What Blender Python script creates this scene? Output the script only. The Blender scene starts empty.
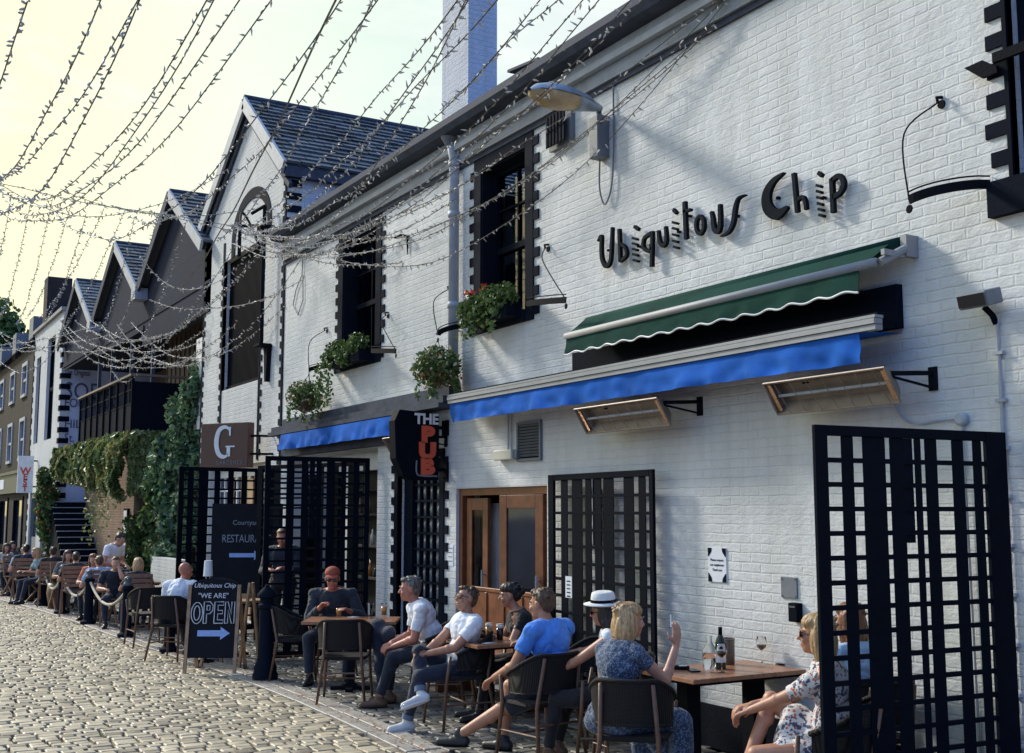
import bpy, bmesh, math, random
import numpy as np
from mathutils import Vector, Matrix, noise
random.seed(7)
SC = bpy.context.scene
COL = SC.collection
PI = math.pi
# ---------------------------------------------------------------- camera
FPX, CX, CY, D0, CAMH = 1150.0, 512.0, 376.5, 6.3, 1.9
TH = math.atan(680 / 1158.0); PT = math.atan(135.5 / FPX)
FV = Vector((-math.cos(TH) * math.cos(PT), math.sin(TH) * math.cos(PT), math.sin(PT)))
RV = Vector((math.sin(TH), math.cos(TH), 0))
UV = RV.cross(FV)
CAMP = Vector((0, -D0, CAMH))
cam = bpy.data.objects.new('camera', bpy.data.cameras.new('camera'))
COL.objects.link(cam); SC.camera = cam
cam.matrix_world = Matrix.Translation(CAMP) @ Matrix((RV, UV, -FV)).transposed().to_4x4()
cam.data.sensor_width = 36; cam.data.lens = FPX / 1024 * 36
cam.data.clip_start = 0.1; cam.data.clip_end = 3000

def ray(x, y):
    return FV + RV * ((x - CX) / FPX) + UV * ((CY - y) / FPX)
def W(x, y, Y=0.0):                       # a point of the upright plane Y, seen at photo position x, y
    r = ray(x, y); return CAMP + r * ((Y + D0) / r.y)
def G(x, y, Z=0.0):
    r = ray(x, y); return CAMP + r * ((Z - CAMH) / r.z)
def XP(x, y, X0):
    r = ray(x, y); return CAMP + r * (X0 / r.x)
def AT(x, y, d):
    return CAMP + ray(x, y) * d

# ---------------------------------------------------------------- materials
def newmat(name):
    m = bpy.data.materials.new(name); m.use_nodes = True
    nt = m.node_tree; b = nt.nodes['Principled BSDF']
    return m, nt, b
def N(nt, t, **kw):
    n = nt.nodes.new(t)
    for k, v in kw.items():
        if k.startswith('i_'): n.inputs[k[2:].replace('_', ' ')].default_value = v
        else: setattr(n, k, v)
    return n
def L(nt, a, b): nt.links.new(a, b)
def c4(c): return (c[0], c[1], c[2], 1)
def ramp(nt, fac, stops):
    r = nt.nodes.new('ShaderNodeValToRGB'); e = r.color_ramp.elements
    e[0].position, e[0].color = stops[0][0], c4(stops[0][1])
    e[1].position, e[1].color = stops[-1][0], c4(stops[-1][1])
    for p, c in stops[1:-1]:
        x = e.new(p); x.color = c4(c)
    L(nt, fac, r.inputs['Fac']); return r.outputs['Color']
def mat(name, col, rough=0.6, metal=0.0, var=0.18, scale=6.0, bump=0.15, bscale=40.0, spec=0.5, trans=0.0, sheen=0.0):
    m, nt, b = newmat(name)
    tc = N(nt, 'ShaderNodeTexCoord')
    n1 = N(nt, 'ShaderNodeTexNoise', i_Scale=scale, i_Detail=6.0, i_Roughness=0.65)
    L(nt, tc.outputs['Object'], n1.inputs['Vector'])
    lo = [max(0, c * (1 - var)) for c in col]; hi = [min(1, c * (1 + var)) for c in col]
    L(nt, ramp(nt, n1.outputs['Fac'], [(0.3, lo), (0.7, hi)]), b.inputs['Base Color'])
    n2 = N(nt, 'ShaderNodeTexNoise', i_Scale=bscale, i_Detail=4.0)
    L(nt, tc.outputs['Object'], n2.inputs['Vector'])
    bp = N(nt, 'ShaderNodeBump', i_Strength=bump, i_Distance=0.01)
    L(nt, n2.outputs['Fac'], bp.inputs['Height']); L(nt, bp.outputs['Normal'], b.inputs['Normal'])
    mr = N(nt, 'ShaderNodeMapRange'); mr.inputs['To Min'].default_value = max(0.02, rough - 0.08); mr.inputs['To Max'].default_value = min(1, rough + 0.1)
    L(nt, n1.outputs['Fac'], mr.inputs['Value']); L(nt, mr.outputs['Result'], b.inputs['Roughness'])
    b.inputs['Metallic'].default_value = metal
    b.inputs['Specular IOR Level'].default_value = spec
    b.inputs['Transmission Weight'].default_value = trans
    return m
def swz(nt, src):
    """object coordinates of an upright wall -> (along the wall, height)"""
    sp = N(nt, 'ShaderNodeSeparateXYZ'); L(nt, src, sp.inputs[0])
    ad = N(nt, 'ShaderNodeMath', operation='ADD'); L(nt, sp.outputs['X'], ad.inputs[0]); L(nt, sp.outputs['Y'], ad.inputs[1])
    cb = N(nt, 'ShaderNodeCombineXYZ'); L(nt, ad.outputs[0], cb.inputs['X']); L(nt, sp.outputs['Z'], cb.inputs['Y'])
    return cb.outputs[0], sp
def brickmat(name, c1, c2, mortar, painted=False, bw=0.225, rh=0.075, ms=0.009, bump=0.6, dist=0.012, rough=0.75):
    m, nt, b = newmat(name)
    tc = N(nt, 'ShaderNodeTexCoord')
    v, sp = swz(nt, tc.outputs['Object'])
    nz = N(nt, 'ShaderNodeTexNoise', i_Scale=7.0, i_Detail=4.0, i_Roughness=0.6); L(nt, tc.outputs['Object'], nz.inputs['Vector'])
    sub = N(nt, 'ShaderNodeVectorMath', operation='SUBTRACT'); L(nt, nz.outputs['Color'], sub.inputs[0]); sub.inputs[1].default_value = (.5, .5, .5)
    sc = N(nt, 'ShaderNodeVectorMath', operation='SCALE'); sc.inputs['Scale'].default_value = 0.022 if painted else 0.01; L(nt, sub.outputs[0], sc.inputs[0])
    ad = N(nt, 'ShaderNodeVectorMath', operation='ADD'); L(nt, v, ad.inputs[0]); L(nt, sc.outputs[0], ad.inputs[1])
    br = N(nt, 'ShaderNodeTexBrick'); L(nt, ad.outputs[0], br.inputs['Vector'])
    br.inputs['Scale'].default_value = 1.0; br.inputs['Brick Width'].default_value = bw; br.inputs['Row Height'].default_value = rh
    br.inputs['Mortar Size'].default_value = ms; br.inputs['Mortar Smooth'].default_value = 0.6 if painted else 0.2
    br.inputs['Color1'].default_value = c4(c1); br.inputs['Color2'].default_value = c4(c2); br.inputs['Mortar'].default_value = c4(mortar)
    inv = N(nt, 'ShaderNodeMath', operation='SUBTRACT'); inv.inputs[0].default_value = 1; L(nt, br.outputs['Fac'], inv.inputs[1])
    # paint hides the bricks in some places and not in others
    big = N(nt, 'ShaderNodeTexNoise', i_Scale=0.9, i_Detail=3.0); L(nt, tc.outputs['Object'], big.inputs['Vector'])
    mr = N(nt, 'ShaderNodeMapRange'); mr.inputs['From Min'].default_value = .38; mr.inputs['From Max'].default_value = .6
    mr.inputs['To Min'].default_value = 0.15 if painted else 0.9; mr.inputs['To Max'].default_value = .8 if painted else 1
    L(nt, big.outputs['Fac'], mr.inputs['Value'])
    hb = N(nt, 'ShaderNodeMath', operation='MULTIPLY'); L(nt, inv.outputs[0], hb.inputs[0]); L(nt, mr.outputs['Result'], hb.inputs[1])
    st = N(nt, 'ShaderNodeMapping'); st.inputs['Scale'].default_value = (1, 1, 1.5); L(nt, tc.outputs['Object'], st.inputs['Vector'])
    rn = N(nt, 'ShaderNodeTexNoise', i_Scale=11.0, i_Detail=8.0, i_Roughness=0.7); L(nt, st.outputs[0], rn.inputs['Vector'])
    ms2 = N(nt, 'ShaderNodeMath', operation='MULTIPLY_ADD'); L(nt, rn.outputs['Fac'], ms2.inputs[0]); ms2.inputs[1].default_value = 2.1 if painted else .6; L(nt, hb.outputs[0], ms2.inputs[2])
    bp = N(nt, 'ShaderNodeBump', i_Strength=bump, i_Distance=dist); L(nt, ms2.outputs[0], bp.inputs['Height']); L(nt, bp.outputs['Normal'], b.inputs['Normal'])
    gr = N(nt, 'ShaderNodeTexNoise', i_Scale=1.3, i_Detail=7.0, i_Roughness=0.7)
    st2 = N(nt, 'ShaderNodeMapping'); st2.inputs['Scale'].default_value = (1.6, 1.6, .45); L(nt, tc.outputs['Object'], st2.inputs['Vector']); L(nt, st2.outputs[0], gr.inputs['Vector'])
    gc = ramp(nt, gr.outputs['Fac'], [(0.3, (.84, .85, .84) if painted else (.6, .6, .6)), (0.45, (.90, .90, .89)), (0.6, (1, 1, 1))])
    mx = N(nt, 'ShaderNodeMix', data_type='RGBA', blend_type='MULTIPLY'); mx.inputs['Factor'].default_value = 1
    L(nt, br.outputs['Color'], mx.inputs['A']); L(nt, gc, mx.inputs['B'])
    out = mx.outputs['Result']
    if painted:
        sv = N(nt, 'ShaderNodeMapping'); sv.inputs['Scale'].default_value = (5, 5, .22); L(nt, tc.outputs['Object'], sv.inputs['Vector'])
        sn = N(nt, 'ShaderNodeTexNoise', i_Scale=1.0, i_Detail=8.0, i_Roughness=.65); L(nt, sv.outputs[0], sn.inputs['Vector'])
        m1 = N(nt, 'ShaderNodeMix', data_type='RGBA', blend_type='MULTIPLY'); m1.inputs['Factor'].default_value = .3
        L(nt, out, m1.inputs['A']); L(nt, ramp(nt, sn.outputs['Fac'], [(.34, (.80, .79, .75)), (.47, (.97, .97, .96)), (.6, (1, 1, 1))]), m1.inputs['B']); out = m1.outputs['Result']
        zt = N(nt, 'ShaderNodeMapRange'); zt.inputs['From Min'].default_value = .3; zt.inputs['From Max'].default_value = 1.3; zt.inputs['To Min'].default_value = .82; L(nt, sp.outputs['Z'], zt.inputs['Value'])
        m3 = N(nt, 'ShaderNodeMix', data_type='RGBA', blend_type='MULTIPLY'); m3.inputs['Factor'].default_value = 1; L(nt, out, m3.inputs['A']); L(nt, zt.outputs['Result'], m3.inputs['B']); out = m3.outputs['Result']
    if painted:   # small rust and soot spots, faint ochre runs
        sp1 = N(nt, 'ShaderNodeTexNoise', i_Scale=3.2, i_Detail=9.0, i_Roughness=0.75); L(nt, tc.outputs['Object'], sp1.inputs['Vector'])
        f = N(nt, 'ShaderNodeMapRange'); f.inputs['From Min'].default_value = .62; f.inputs['From Max'].default_value = .78; f.inputs['To Max'].default_value = .55
        L(nt, sp1.outputs['Fac'], f.inputs['Value'])
        m2 = N(nt, 'ShaderNodeMix', data_type='RGBA'); L(nt, f.outputs['Result'], m2.inputs['Factor']); L(nt, out, m2.inputs['A']); m2.inputs['B'].default_value = (.42, .36, .28, 1)
        out = m2.outputs['Result']
    L(nt, out, b.inputs['Base Color']); b.inputs['Roughness'].default_value = rough
    b.inputs['Specular IOR Level'].default_value = 0.12
    return m

M = {}
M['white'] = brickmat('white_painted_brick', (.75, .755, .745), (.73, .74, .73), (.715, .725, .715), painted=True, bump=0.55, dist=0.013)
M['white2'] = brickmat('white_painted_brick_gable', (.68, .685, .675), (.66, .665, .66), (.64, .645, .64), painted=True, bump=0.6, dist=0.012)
M['shadewhite'] = brickmat('white_brick_shade_blue', (.60, .63, .70), (.57, .60, .67), (.55, .58, .65), painted=True, bump=0.6, dist=0.012)  # copy of the white brick with blue shade put into its colour
M['redbrick'] = brickmat('brown_brick', (.30, .17, .11), (.22, .13, .09), (.30, .27, .23))
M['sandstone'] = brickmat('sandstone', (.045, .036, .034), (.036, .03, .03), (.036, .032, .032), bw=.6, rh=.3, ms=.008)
M['dark'] = mat('dark_blue_black_paint', (.007, .010, .018), .7, bump=.2, spec=.03)
M['quoin'] = mat('charcoal_quoin_paint', (.012, .015, .023), .75, spec=.03, bump=.3, bscale=60)
M['black'] = mat('black_paint', (.004, .006, .011), .65, bump=.15, spec=.04)
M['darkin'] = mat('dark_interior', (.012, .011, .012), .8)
M['plinth'] = mat('black_plinth', (.008, .010, .015), .8, bump=.4, spec=.05)
M['grey'] = mat('grey_painted_metal', (.16, .18, .20), .6)
M['lightgrey'] = mat('light_grey_trim', (.38, .41, .45), .5)
M['cornice'] = mat('cornice_paint', (.26, .29, .33), .55, var=.25, scale=3, bump=.3)
M['gutter'] = mat('dark_gutter', (.06, .07, .095), .7, spec=.1, var=.35, scale=4)
M['trimwhite'] = mat('white_trim', (.74, .75, .75), .5, var=.1)
M['wood'] = mat('red_brown_wood', (.19, .062, .024), .45, var=.35, scale=9, bump=.1)
M['chairwood'] = mat('chair_leg_wood', (.12, .06, .035), .4, var=.3, scale=20)
M['tabletop'] = mat('varnished_table_top', (.30, .14, .075), .28, var=.3, scale=14, bump=.05)
M['palewood'] = mat('pale_worn_wood', (.33, .2, .11), .55, var=.35, scale=12)
M['slatwood'] = mat('slat_wood', (.22, .11, .06), .5, var=.3, scale=16)
M['rattan'] = None
M['blue'] = mat('blue_awning_canvas', (.022, .125, .50), .85, var=.3, scale=2, bump=.5, bscale=300, spec=.08)
M['green'] = mat('green_awning_canvas', (.012, .052, .040), .85, var=.3, scale=2.5, bump=.5, bscale=300, spec=.08)
M['alu'] = mat('aluminium', (.30, .31, .32), .6, metal=.1, var=.1)
M['steel'] = mat('heater_steel', (.26, .21, .17), .5, metal=.3, var=.2)
M['copper'] = mat('heater_reflector', (.62, .36, .2), .25, metal=.8, var=.2)
M['glass'] = None
M['cream'] = mat('cream_plastic', (.62, .60, .50), .4, var=.08)
M['black_metal'] = mat('wrought_iron', (.010, .011, .014), .8, bump=.3, spec=.05)
M['lead'] = mat('lead_wire', (.08, .085, .09), .5)
M['bulbwire'] = mat('string_wire', (.10, .095, .085), .6)
M['bulbfar'] = mat('frosted_bulb_sunlit', (.60, .54, .44), .55, var=.2, scale=30, bump=0)  # far copy of the bulb, sunlight put into its paler colour
M['bulb'] = mat('frosted_bulb', (.48, .45, .40), .5, var=.2, scale=30, bump=0)  # darker copy, the backlit look against the sky put into its colour
M['letter'] = mat('letter_paint', (.010, .013, .019), .7, bump=.2, spec=.04)
M['signbrown'] = mat('brown_sign', (.085, .03, .022), .45, var=.15)
M['cladding'] = mat('dark_grey_cladding', (.042, .046, .064), .8, var=.15, scale=1.2, bump=.1, spec=.03)
M['ochre'] = mat('ochre_panel', (.42, .27, .15), .6)
M['red'] = mat('red_neon_letter', (.62, .075, .03), .35, var=.1)
M['chalk'] = mat('chalk_white', (.62, .66, .70), .9, var=.25, scale=60)
M['chalkdim'] = mat('faint_chalk', (.22, .25, .28), .9, var=.4, scale=40)
M['chalkblue'] = mat('chalk_blue', (.30, .42, .72), .9, var=.2, scale=60)
M['slateboard'] = mat('chalkboard', (.010, .011, .015), .7, var=.25, spec=.12)
M['rope'] = mat('pale_rope', (.52, .46, .36), .8, bump=.6, bscale=120)
M['paper'] = mat('white_paper', (.74, .76, .80), .6, var=.06)
M['stone'] = mat('stone', (.30, .28, .25), .8, var=.25, bump=.5)
M['granite'] = mat('granite_kerb', (.34, .31, .27), .55, var=.3, scale=8, bump=.5, bscale=60)
M['shadeblue'] = mat('white_wall_shade_blue', (.60, .64, .78), .7, var=.08)  # white wall, its blue shade mixed into the base colour
def glassm(name, tint=(.03, .04, .055), rough=.04, spec=.9):
    m, nt, b = newmat(name)
    tc = N(nt, 'ShaderNodeTexCoord'); n1 = N(nt, 'ShaderNodeTexNoise', i_Scale=1.5, i_Detail=2.0); L(nt, tc.outputs['Object'], n1.inputs['Vector'])
    L(nt, ramp(nt, n1.outputs['Fac'], [(.35, [c * .6 for c in tint]), (.65, [c * 1.5 for c in tint])]), b.inputs['Base Color'])
    bp = N(nt, 'ShaderNodeBump', i_Strength=.06, i_Distance=.02); L(nt, n1.outputs['Fac'], bp.inputs['Height']); L(nt, bp.outputs['Normal'], b.inputs['Normal'])
    b.inputs['Roughness'].default_value = rough; b.inputs['Specular IOR Level'].default_value = spec
    return m
M['glass'] = glassm('window_glass', (.012, .018, .032), .05, .55)
M['blockglass'] = glassm('glass_block', (.16, .18, .19), .18, .8)
M['solar'] = glassm('sunglass_lens', (.01, .01, .012), .08)
def clear(name, col, ior=1.45, rough=.02):
    m, nt, b = newmat(name)
    tc = N(nt, 'ShaderNodeTexCoord'); n1 = N(nt, 'ShaderNodeTexNoise', i_Scale=9.0); L(nt, tc.outputs['Object'], n1.inputs['Vector'])
    L(nt, ramp(nt, n1.outputs['Fac'], [(.3, col), (.7, [min(1, c * 1.05) for c in col])]), b.inputs['Base Color'])
    b.inputs['Transmission Weight'].default_value = 1; b.inputs['IOR'].default_value = ior; b.inputs['Roughness'].default_value = rough
    return m
M['clear'] = clear('clear_glass', (.95, .97, .97), 1.12)
M['clearpane'] = clear('clear_pane', (.80, .86, .92), 1.45)
M['bottle'] = mat('dark_green_bottle', (.012, .03, .016), .08, var=.1, bump=0)
M['beer'] = mat('amber_beer', (.50, .24, .06), .2, var=.1)
M['stout'] = mat('stout', (.02, .01, .008), .1)
M['foam'] = mat('beer_foam', (.8, .76, .66), .8, var=.05)
M['wine'] = mat('rose_wine', (.62, .36, .20), .15, var=.1, trans=.4)
M['amber'] = mat('amber_drink', (.55, .22, .05), .2)
def rattan():
    m, nt, b = newmat('woven_rattan')
    tc = N(nt, 'ShaderNodeTexCoord')
    w1 = N(nt, 'ShaderNodeTexWave', bands_direction='Z', i_Scale=38.0, i_Distortion=.6); L(nt, tc.outputs['Object'], w1.inputs['Vector'])
    w2 = N(nt, 'ShaderNodeTexWave', bands_direction='X', i_Scale=30.0, i_Distortion=.6); L(nt, tc.outputs['Object'], w2.inputs['Vector'])
    mm = N(nt, 'ShaderNodeMath', operation='MULTIPLY'); L(nt, w1.outputs['Fac'], mm.inputs[0]); L(nt, w2.outputs['Fac'], mm.inputs[1])
    L(nt, ramp(nt, mm.outputs[0], [(0.05, (.010, .009, .009)), (.8, (.045, .042, .042))]), b.inputs['Base Color'])
    bp = N(nt, 'ShaderNodeBump', i_Strength=.6, i_Distance=.006); L(nt, mm.outputs[0], bp.inputs['Height']); L(nt, bp.outputs['Normal'], b.inputs['Normal'])
    b.inputs['Roughness'].default_value = .6; b.inputs['Specular IOR Level'].default_value = .12
    return m
M['rattan'] = rattan()
def leafm(name, col, col2, trans=.25):
    m, nt, b = newmat(name)
    at = N(nt, 'ShaderNodeAttribute', attribute_name='tone')
    L(nt, ramp(nt, at.outputs['Fac'], [(0, col), (1, col2)]), b.inputs['Base Color'])
    b.inputs['Roughness'].default_value = .5
    tb = N(nt, 'ShaderNodeBsdfTranslucent'); L(nt, ramp(nt, at.outputs['Fac'], [(0, [c * 1.1 for c in col]), (1, [c * 1.1 for c in col2])]), tb.inputs['Color'])
    mx = N(nt, 'ShaderNodeMixShader'); mx.inputs[0].default_value = trans
    out = nt.nodes['Material Output']; L(nt, b.outputs[0], mx.inputs[1]); L(nt, tb.outputs[0], mx.inputs[2]); L(nt, mx.outputs[0], out.inputs['Surface'])
    return m
M['leaf'] = leafm('leaf_green', (.03, .07, .02), (.13, .2, .05))
M['leafy'] = leafm('leaf_yellow_green', (.10, .17, .05), (.46, .42, .17))
M['leafblue'] = leafm('leaf_blue_green', (.02, .06, .03), (.20, .33, .17))
M['petal'] = leafm('petals', (.5, .07, .03), (.55, .2, .08))
M['petalp'] = leafm('pale_petals', (.5, .42, .3), (.6, .5, .4))
M['fallen'] = leafm('fallen_leaf', (.30, .09, .03), (.5, .26, .08))
def slatem():
    m, nt, b = newmat('roof_slate')
    at = N(nt, 'ShaderNodeAttribute', attribute_name='tone')
    tc = N(nt, 'ShaderNodeTexCoord'); n1 = N(nt, 'ShaderNodeTexNoise', i_Scale=9.0, i_Detail=5.0); L(nt, tc.outputs['Object'], n1.inputs['Vector'])
    mm = N(nt, 'ShaderNodeMath', operation='MULTIPLY_ADD'); L(nt, n1.outputs['Fac'], mm.inputs[0]); mm.inputs[1].default_value = .5; L(nt, at.outputs['Fac'], mm.inputs[2])
    L(nt, ramp(nt, mm.outputs[0], [(0.2, (.02, .024, .033)), (1.2, (.11, .125, .15))]), b.inputs['Base Color'])
    b.inputs['Roughness'].default_value = .5
    return m
M['slate'] = slatem()
def settm(name, lo, hi, rough):
    m, nt, b = newmat(name)
    at = N(nt, 'ShaderNodeAttribute', attribute_name='tone')
    tc = N(nt, 'ShaderNodeTexCoord'); n1 = N(nt, 'ShaderNodeTexNoise', i_Scale=14.0, i_Detail=7.0, i_Roughness=.7); L(nt, tc.outputs['Object'], n1.inputs['Vector'])
    mm = N(nt, 'ShaderNodeMath', operation='MULTIPLY_ADD'); L(nt, n1.outputs['Fac'], mm.inputs[0]); mm.inputs[1].default_value = .7; L(nt, at.outputs['Fac'], mm.inputs[2])
    L(nt, ramp(nt, mm.outputs[0], [(0.2, lo), (1.45, hi)]), b.inputs['Base Color'])
    n2 = N(nt, 'ShaderNodeTexNoise', i_Scale=45.0, i_Detail=6.0, i_Roughness=.7); L(nt, tc.outputs['Object'], n2.inputs['Vector'])
    bp = N(nt, 'ShaderNodeBump', i_Strength=.45, i_Distance=.008); L(nt, n2.outputs['Fac'], bp.inputs['Height']); L(nt, bp.outputs['Normal'], b.inputs['Normal'])
    mr = N(nt, 'ShaderNodeMapRange'); mr.inputs['To Min'].default_value = rough - .12; mr.inputs['To Max'].default_value = rough + .16
    L(nt, n1.outputs['Fac'], mr.inputs['Value']); L(nt, mr.outputs['Result'], b.inputs['Roughness'])
    return m
M['sett'] = settm('granite_setts', (.15, .122, .085), (.47, .395, .27), .55)
M['sett2'] = settm('shaded_pavement_setts', (.06, .056, .05), (.20, .185, .16), .55)  # darker copy of the street setts, pavement shade put into the colour
M['joint'] = mat('sett_joint', (.06, .048, .036), .9, var=.4, scale=20, bump=.6)

# ---------------------------------------------------------------- mesh helper
class MB:
    def __init__(s): s.v = []; s.f = []; s.m = []; s.t = []; s.cur = 0; s.tone = 0.5
    def add(s, vs, fs):
        o = len(s.v); s.v += [tuple(v) for v in vs]
        for f in fs: s.f.append(tuple(i + o for i in f)); s.m.append(s.cur); s.t.append(s.tone)
        return s
    def box(s, c, size, rot=None):
        x, y, z = [k / 2 for k in size]; c = Vector(c)
        vs = [Vector(p) for p in ((-x, -y, -z), (x, -y, -z), (x, y, -z), (-x, y, -z), (-x, -y, z), (x, -y, z), (x, y, z), (-x, y, z))]
        if rot is not None: vs = [rot @ p for p in vs]
        return s.add([p + c for p in vs], [(0, 3, 2, 1), (4, 5, 6, 7), (0, 1, 5, 4), (1, 2, 6, 5), (2, 3, 7, 6), (3, 0, 4, 7)])
    def bx(s, x0, x1, y0, y1, z0, z1):
        return s.box(((x0 + x1) / 2, (y0 + y1) / 2, (z0 + z1) / 2), (abs(x1 - x0), abs(y1 - y0), abs(z1 - z0)))
    def beam(s, a, b, w, h, up=(0, 0, 1)):
        a, b = Vector(a), Vector(b); d = (b - a); l = d.length; d.normalize(); up = Vector(up)
        if abs(d.dot(up)) > .98: up = Vector((0, 1, 0))
        r = d.cross(up).normalized(); u = r.cross(d)
        return s.box((a + b) / 2, (w, l, h), Matrix((r, d, u)).transposed())
    def tube(s, pts, r, n=8, cap=True, closed=False):
        pts = [Vector(p) for p in pts]; rings = []; k = len(pts); prev = None
        for i, p in enumerate(pts):
            if closed: d = pts[(i + 1) % k] - pts[i - 1]
            else: d = pts[min(i + 1, k - 1)] - pts[max(i - 1, 0)]
            d.normalize()
            if prev is None:
                up = Vector((0, 0, 1)) if abs(d.z) < .9 else Vector((1, 0, 0)); a = d.cross(up).normalized()
            else:
                a = (prev - d * prev.dot(d))
                if a.length < 1e-6: a = d.orthogonal()
                a.normalize()
            prev = a; b = d.cross(a); rr = r[i] if isinstance(r, (list, tuple)) else r
            rings.append([p + (a * math.cos(2 * PI * j / n) + b * math.sin(2 * PI * j / n)) * rr for j in range(n)])
        vs = [v for g in rings for v in g]; fs = []
        for i in range(k if closed else k - 1):
            i2 = (i + 1) % k
            for j in range(n):
                j2 = (j + 1) % n; fs.append((i * n + j, i * n + j2, i2 * n + j2, i2 * n + j))
        if cap and not closed: fs.append(tuple(range(n))[::-1]); fs.append(tuple((k - 1) * n + j for j in range(n)))
        return s.add(vs, fs)
    def lathe(s, prof, c=(0, 0, 0), n=20, axis=None, cap=True):
        c = Vector(c); R = Matrix.Identity(3)
        if axis is not None: R = Vector((0, 0, 1)).rotation_difference(Vector(axis)).to_matrix()
        vs = [c + R @ Vector((r * math.cos(2 * PI * j / n), r * math.sin(2 * PI * j / n), z)) for r, z in prof for j in range(n)]; fs = []
        for i in range(len(prof) - 1):
            for j in range(n):
                j2 = (j + 1) % n; fs.append((i * n + j, i * n + j2, (i + 1) * n + j2, (i + 1) * n + j))
        if cap: fs.append(tuple(range(n))[::-1]); fs.append(tuple((len(prof) - 1) * n + j for j in range(n)))
        return s.add(vs, fs)
    def ell(s, c, r, rot=None, n=14, m=9):
        c = Vector(c); vs = []; fs = []
        for i in range(m + 1):
            ph = PI * i / m
            for j in range(n):
                t = 2 * PI * j / n; p = Vector((r[0] * math.sin(ph) * math.cos(t), r[1] * math.sin(ph) * math.sin(t), r[2] * math.cos(ph)))
                vs.append(c + (rot @ p if rot is not None else p))
        for i in range(m):
            for j in range(n):
                j2 = (j + 1) % n; fs.append((i * n + j, (i + 1) * n + j, (i + 1) * n + j2, i * n + j2))
        return s.add(vs, fs)
    def cap(s, a, b, ra, rb, n=12):
        a, b = Vector(a), Vector(b); d = b - a; l = max(d.length, 1e-5); R = Vector((0, 0, 1)).rotation_difference(d).to_matrix()
        prof = [(ra * math.sin(t), -ra * math.cos(t)) for t in (0.02, .4, .8, 1.2)] + [(ra, 0), (rb, l)] + [(rb * math.cos(t), l + rb * math.sin(t)) for t in (.4, .8, 1.2, 1.55)]
        vs = [a + R @ Vector((r * math.cos(2 * PI * j / n), r * math.sin(2 * PI * j / n), z)) for r, z in prof for j in range(n)]; fs = []
        for i in range(len(prof) - 1):
            for j in range(n):
                j2 = (j + 1) % n; fs.append((i * n + j, i * n + j2, (i + 1) * n + j2, (i + 1) * n + j))
        fs.append(tuple(range(n))[::-1]); fs.append(tuple((len(prof) - 1) * n + j for j in range(n)))
        return s.add(vs, fs)
    def prism(s, poly, o, u, v, th):
        """flat outline (2d list) at o with axes u, v, pushed th along u x v"""
        o, u, v = Vector(o), Vector(u), Vector(v); w = u.cross(v).normalized() * th; n = len(poly)
        a = [o + u * p[0] + v * p[1] for p in poly]; vs = a + [p + w for p in a]
        fs = [tuple(range(n))[::-1], tuple(range(n, 2 * n))] + [(i, (i + 1) % n, (i + 1) % n + n, i + n) for i in range(n)]
        return s.add(vs, fs)
    def leafq(s, p, size, nrm=None, asp=.6):
        d = Vector((random.gauss(0, 1), random.gauss(0, 1), random.gauss(0, 1))).normalized()
        if nrm is not None: d = (d * .75 + Vector(nrm)).normalized()
        a = d.orthogonal().normalized(); a.rotate(Matrix.Rotation(random.random() * 6.28, 3, d)); b = d.cross(a)
        p = Vector(p); a = a * size; b = b * size * asp; k = d * size * .2
        return s.add([p - a, p + b + k, p + a, p - b + k], [(0, 1, 2), (0, 2, 3)])
    def build(s, name, mats, parent=None, smooth=False, loc=None, off=None, tone=False, auto=None):
        me = bpy.data.meshes.new(name)
        vs = s.v
        if off is not None: vs = [(x - off[0], y - off[1], z - off[2]) for x, y, z in vs]
        me.from_pydata(vs, [], s.f)
        if not isinstance(mats, (list, tuple)): mats = [mats]
        for m in mats: me.materials.append(m)
        if len(mats) > 1: me.polygons.foreach_set('material_index', s.m)
        if smooth: me.polygons.foreach_set('use_smooth', [True] * len(me.polygons))
        if tone:
            at = me.attributes.new('tone', 'FLOAT', 'FACE'); at.data.foreach_set('value', s.t)
        me.validate(); me.update()
        if auto: me.set_sharp_from_angle(angle=math.radians(auto))
        o = bpy.data.objects.new(name, me); COL.objects.link(o)
        if parent is not None: o.parent = parent
        if loc is not None: o.location = loc
        return o

def thing(name, label, cat, loc=(0, 0, 0), rz=0.0, group=None):
    o = bpy.data.objects.new(name, None); o.empty_display_size = .2; COL.objects.link(o)
    o.location = loc; o.rotation_euler = (0, 0, rz); o['label'] = label; o['category'] = cat
    if group: o['group'] = group
    return o
def tag(o, label, cat, group=None):
    o['label'] = label; o['category'] = cat
    if group: o['group'] = group
    return o
def struct(o, kind='structure'):
    o['kind'] = kind; return o
def copytree(o, parent=None):
    c = o.copy(); COL.objects.link(c); c.parent = parent
    for ch in o.children: copytree(ch, c)
    return c
def dup(root, loc, rz=0.0, label=None, group=None, scale=None):
    r = copytree(root); r.location = loc; r.rotation_euler = (0, 0, rz)
    if label: r['label'] = label
    if group: r['group'] = group
    if scale: r.scale = (scale,) * 3
    return r
def part(mb, name, mats, root, **kw):       # mb in world coordinates, root unrotated
    return mb.build(name, mats, root, off=tuple(root.location), **kw)
def bevel(o, w=.006, seg=2):
    m = o.modifiers.new('bevel', 'BEVEL'); m.width = w; m.segments = seg; m.limit_method = 'ANGLE'; m.angle_limit = .6
    return o
_fonts = {}
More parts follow.
